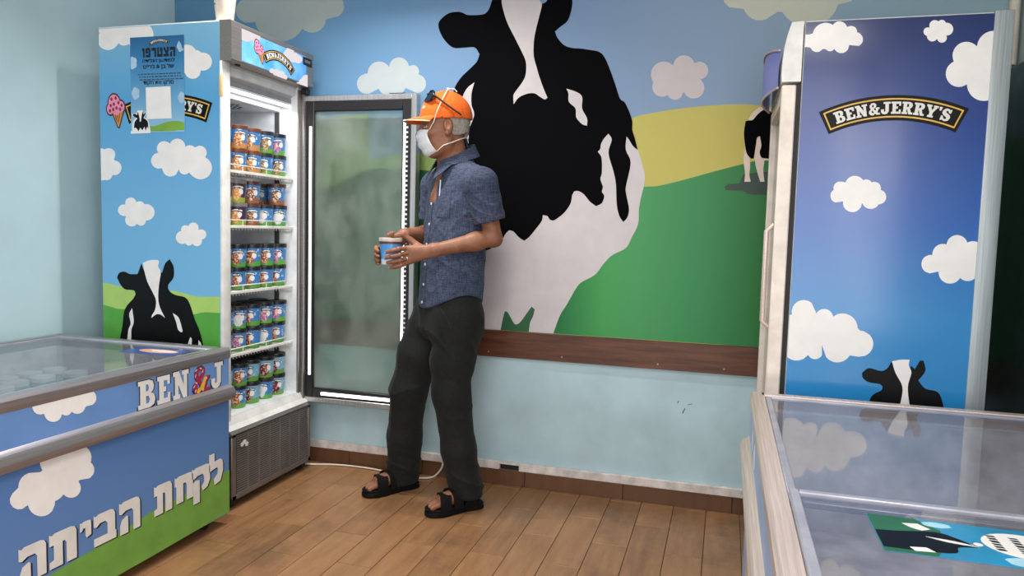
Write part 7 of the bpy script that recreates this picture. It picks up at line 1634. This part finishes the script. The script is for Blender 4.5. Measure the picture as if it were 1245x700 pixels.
# sleeve hem seam
for en, sh, el_ in ((SLE, SHL, ELL),):
    ax_ = (el_ - sh) / np.linalg.norm(el_ - sh); e1 = np.cross(ax_, v3(1, 0, 0)); e1 /= np.linalg.norm(e1); e2 = np.cross(ax_, e1)
    ce = sh + ax_ * (np.linalg.norm(en - sh) - .016)
    ringp = []
    for t in np.linspace(0, 2 * math.pi, 36, endpoint=False):
        dr_ = e1 * math.cos(t) + e2 * math.sin(t)
        ts = np.linspace(.10, .03, 120); dd_ = shirt_sdf(ce + ts[:, None] * dr_)
        if (dd_ < 0).any(): ringp.append(tuple(ce + dr_ * (ts[int(np.argmax(dd_ < 0))] + .0002)))
    MB().tube(ringp, .0008, 5, closed=True).build('sleeve_stitch', mat('red_stitch', (120, 78, 84), .8), shirt)

# ---- trousers
def trouser_sdf(P):
    sec = np.array([(.60, -.69, -.298, .165, .11), (.72, -.685, -.298, .168, .116), (.80, -.680, -.298, .166, .120), (.90, -.672, -.298, .158, .120), (1.0, -.668, -.298, .15, .116)])
    d, u, w = loft(P, sec, FW, LF, 2.4)
    z = P[:, 2]
    d = smax(d, .735 - z, .05); d = smax(d, z - .955, .01)
    rl = chain(P, [HIR, v3(-.822, -.280, .64), KNR, v3(-.892, -.262, .26), v3(-.914, -.222, .03)], [.100, .091, .083, .077, .076], .03)
    ll = chain(P, [HIL, v3(-.628, -.368, .64), KNL, v3(-.592, -.368, .26), v3(-.558, -.350, .045)], [.104, .092, .080, .074, .073], .03)
    legs = smin(rl, ll, .012)
    d = smin(d, legs, .035)
    d = smax(d, np.where(P[:, 0] < -.74, .040, .052) - z + .25 * np.clip((P - v3(-.74, -.30, 0)) @ FW, -.1, .1) * -.35, .006)
    # folds behind the knee, at the crotch and where the hem breaks on the shoe
    x_, y_ = P[:, 0], P[:, 1]
    k1 = np.exp(-((z - .47) / .12) ** 2); k2 = np.exp(-((z - .10) / .10) ** 2); k3 = np.exp(-((z - .74) / .07) ** 2)
    fo = .0045 * k1 * crease(21 * z + 11 * x_ - 7 * y_ + 1.2 * np.sin(18 * x_))
    fo += .0095 * k2 * crease(30 * z + 11 * x_ + 8 * y_ + 1.3 * np.sin(14 * z + 9 * y_))
    fo += .0080 * k3 * crease(19 * (x_ + y_) + 16 * z)
    fo += .0050 * crease(17 * x_ - 12 * y_ + 4 * z + 1.2 * np.sin(7 * z))
    return d - fo + .003
tr = grown('trousers', trouser_sdf, (-1.03, -.50, .01), (-.42, -.10, .98), .0045, TROUS, body, margin=.014)
# pocket seam and fly
def on_cloth(ang, z, lift, f): return on_front(ang, z, lift, f)
MB().tube([tuple(on_cloth(a, z, .0006, trouser_sdf)) for a, z in ((.85, .875), (1.0, .85), (1.12, .82), (1.2, .79))], .0016, 5).build('pocket_seam', mat('seam_dark', (26, 28, 28), .8), tr)
MB().tube([tuple(on_cloth(.05, z, .0006, trouser_sdf)) for z in np.linspace(.86, .76, 7)], .0015, 5).build('fly_seam', mat('seam_dark', (26, 28, 28), .8), tr)

# ---- sandals
def sandal(heel, toe):
    d, r = foot_frame(heel, toe); L_ = np.linalg.norm(toe - heel)
    at = lambda s, t, z: tuple(heel + d * (s * L_) + r * t + v3(0, 0, z))
    out = [(-.03, -.018), (-.02, -.032), (.1, -.037), (.3, -.034), (.5, -.040), (.7, -.050), (.85, -.047), (.97, -.034), (1.02, -.012), (1.01, .012), (.94, .034), (.82, .046), (.68, .050), (.5, .042), (.3, .034), (.1, .036), (-.02, .030), (-.03, .014)]
    o_ = smooth_loop(out, 3)
    mb = MB()
    n = len(o_)
    lv = [(.0, .94), (.005, 1.0), (.017, 1.0), (.022, .97), (.030, 1.0), (.034, .96)]
    for z, k in lv: mb.v += [at(s * k + (1 - k) * .5, t * k, z + .006 * max(0, s - .75)) for s, t in o_]
    for q in range(len(lv) - 1):
        for i in range(n): mb.f.append((q * n + i, q * n + (i + 1) % n, (q + 1) * n + (i + 1) % n, (q + 1) * n + i))
    mb.f.append(tuple(range(n))[::-1]); mb.f.append(tuple((len(lv) - 1) * n + i for i in range(n)))
    so = mb.build('sandal', SANDAL, body, 40)
    def band(s0, s1, wL, wR, hgt, name, skew=0, half=None):
        rows_ = []
        for e in np.linspace(0, 1, 5):
            row = []
            for t in np.linspace(0, math.pi, 17) if half is None else np.linspace(*half, 15):
                s = s0 + (s1 - s0) * e + skew * math.cos(t)
                wdt = -wL if math.cos(t) > 0 else wR
                row.append(at(s, -math.copysign(abs(math.cos(t)) ** .75, math.cos(t)) * (wL if math.cos(t) > 0 else wR), .024 + hgt * math.sin(t) ** .8))
            rows_.append(row)
        sheet([np.array(q) for q in rows_], .0042).build(name, SANDAL, so, 60)
    band(.57, .77, .048, .051, .062, 'sandal_strap', .05)
    band(.43, .60, .045, .048, .076, 'sandal_strap', -.04)
    band(.18, .33, .042, .042, .104, 'sandal_strap', .02)
    # side and heel wall
    rows_ = []
    for z in (.026, .045, .066):
        rows_.append(np.array([at(.02 + .34 * (1 - math.cos(a)) * .5 * (1.0 if True else 1) + (0 if abs(a) < 1.2 else .0), .041 * math.sin(a), z) for a in np.linspace(-2.2, 2.2, 25)]))
    sheet(rows_, .0045).build('heel_strap', SANDAL, so, 60)
    return so
sandal(*FTR); sandal(*FTL)

# ---- the tub he holds: its own thing
ht = thing('ice_cream_tub', 'blue ice cream tub held in the hands of the man in the orange cap', 'tub', tuple(TUB))
BLUEHELD = NT('tub_blue_held')
kk = BLUEHELD
co = kk.coord(); sx = kk.n('ShaderNodeSeparateXYZ'); kk.l(co, sx.inputs[0])
n1 = kk.noise(co, 40, 3)
c_ = kk.ramp(n1, [(.45, (70, 146, 214)), (.58, (96, 170, 228)), (.66, (212, 226, 240))])
c_ = kk.mix(kk.math('LESS_THAN', sx.outputs[2], kk.math('MULTIPLY_ADD', n1, .03, .006)), c_, (196, 214, 230))
kk.base(c_); kk.set(.35)
MB().lathe([(.036, 0), (.038, .002), (.0445, .092), (.0445, .094)], tuple(TUB), 32).build('cup', kk.m, ht, 40)
MB().lathe([(.0455, .0925), (.0468, .093), (.0472, .1045), (.046, .107), (.044, .1055), (0, .1055)], tuple(TUB), 32).build('lid', mat('lid_held', (196, 184, 176), .45), ht, 40)
MB().lathe([(.0458, .083), (.0464, .0925), (.0456, .0925), (.0445, .083)], tuple(TUB), 32).build('lid_rim', mat('lid_rim_dark', (88, 56, 52), .4), ht, 40)
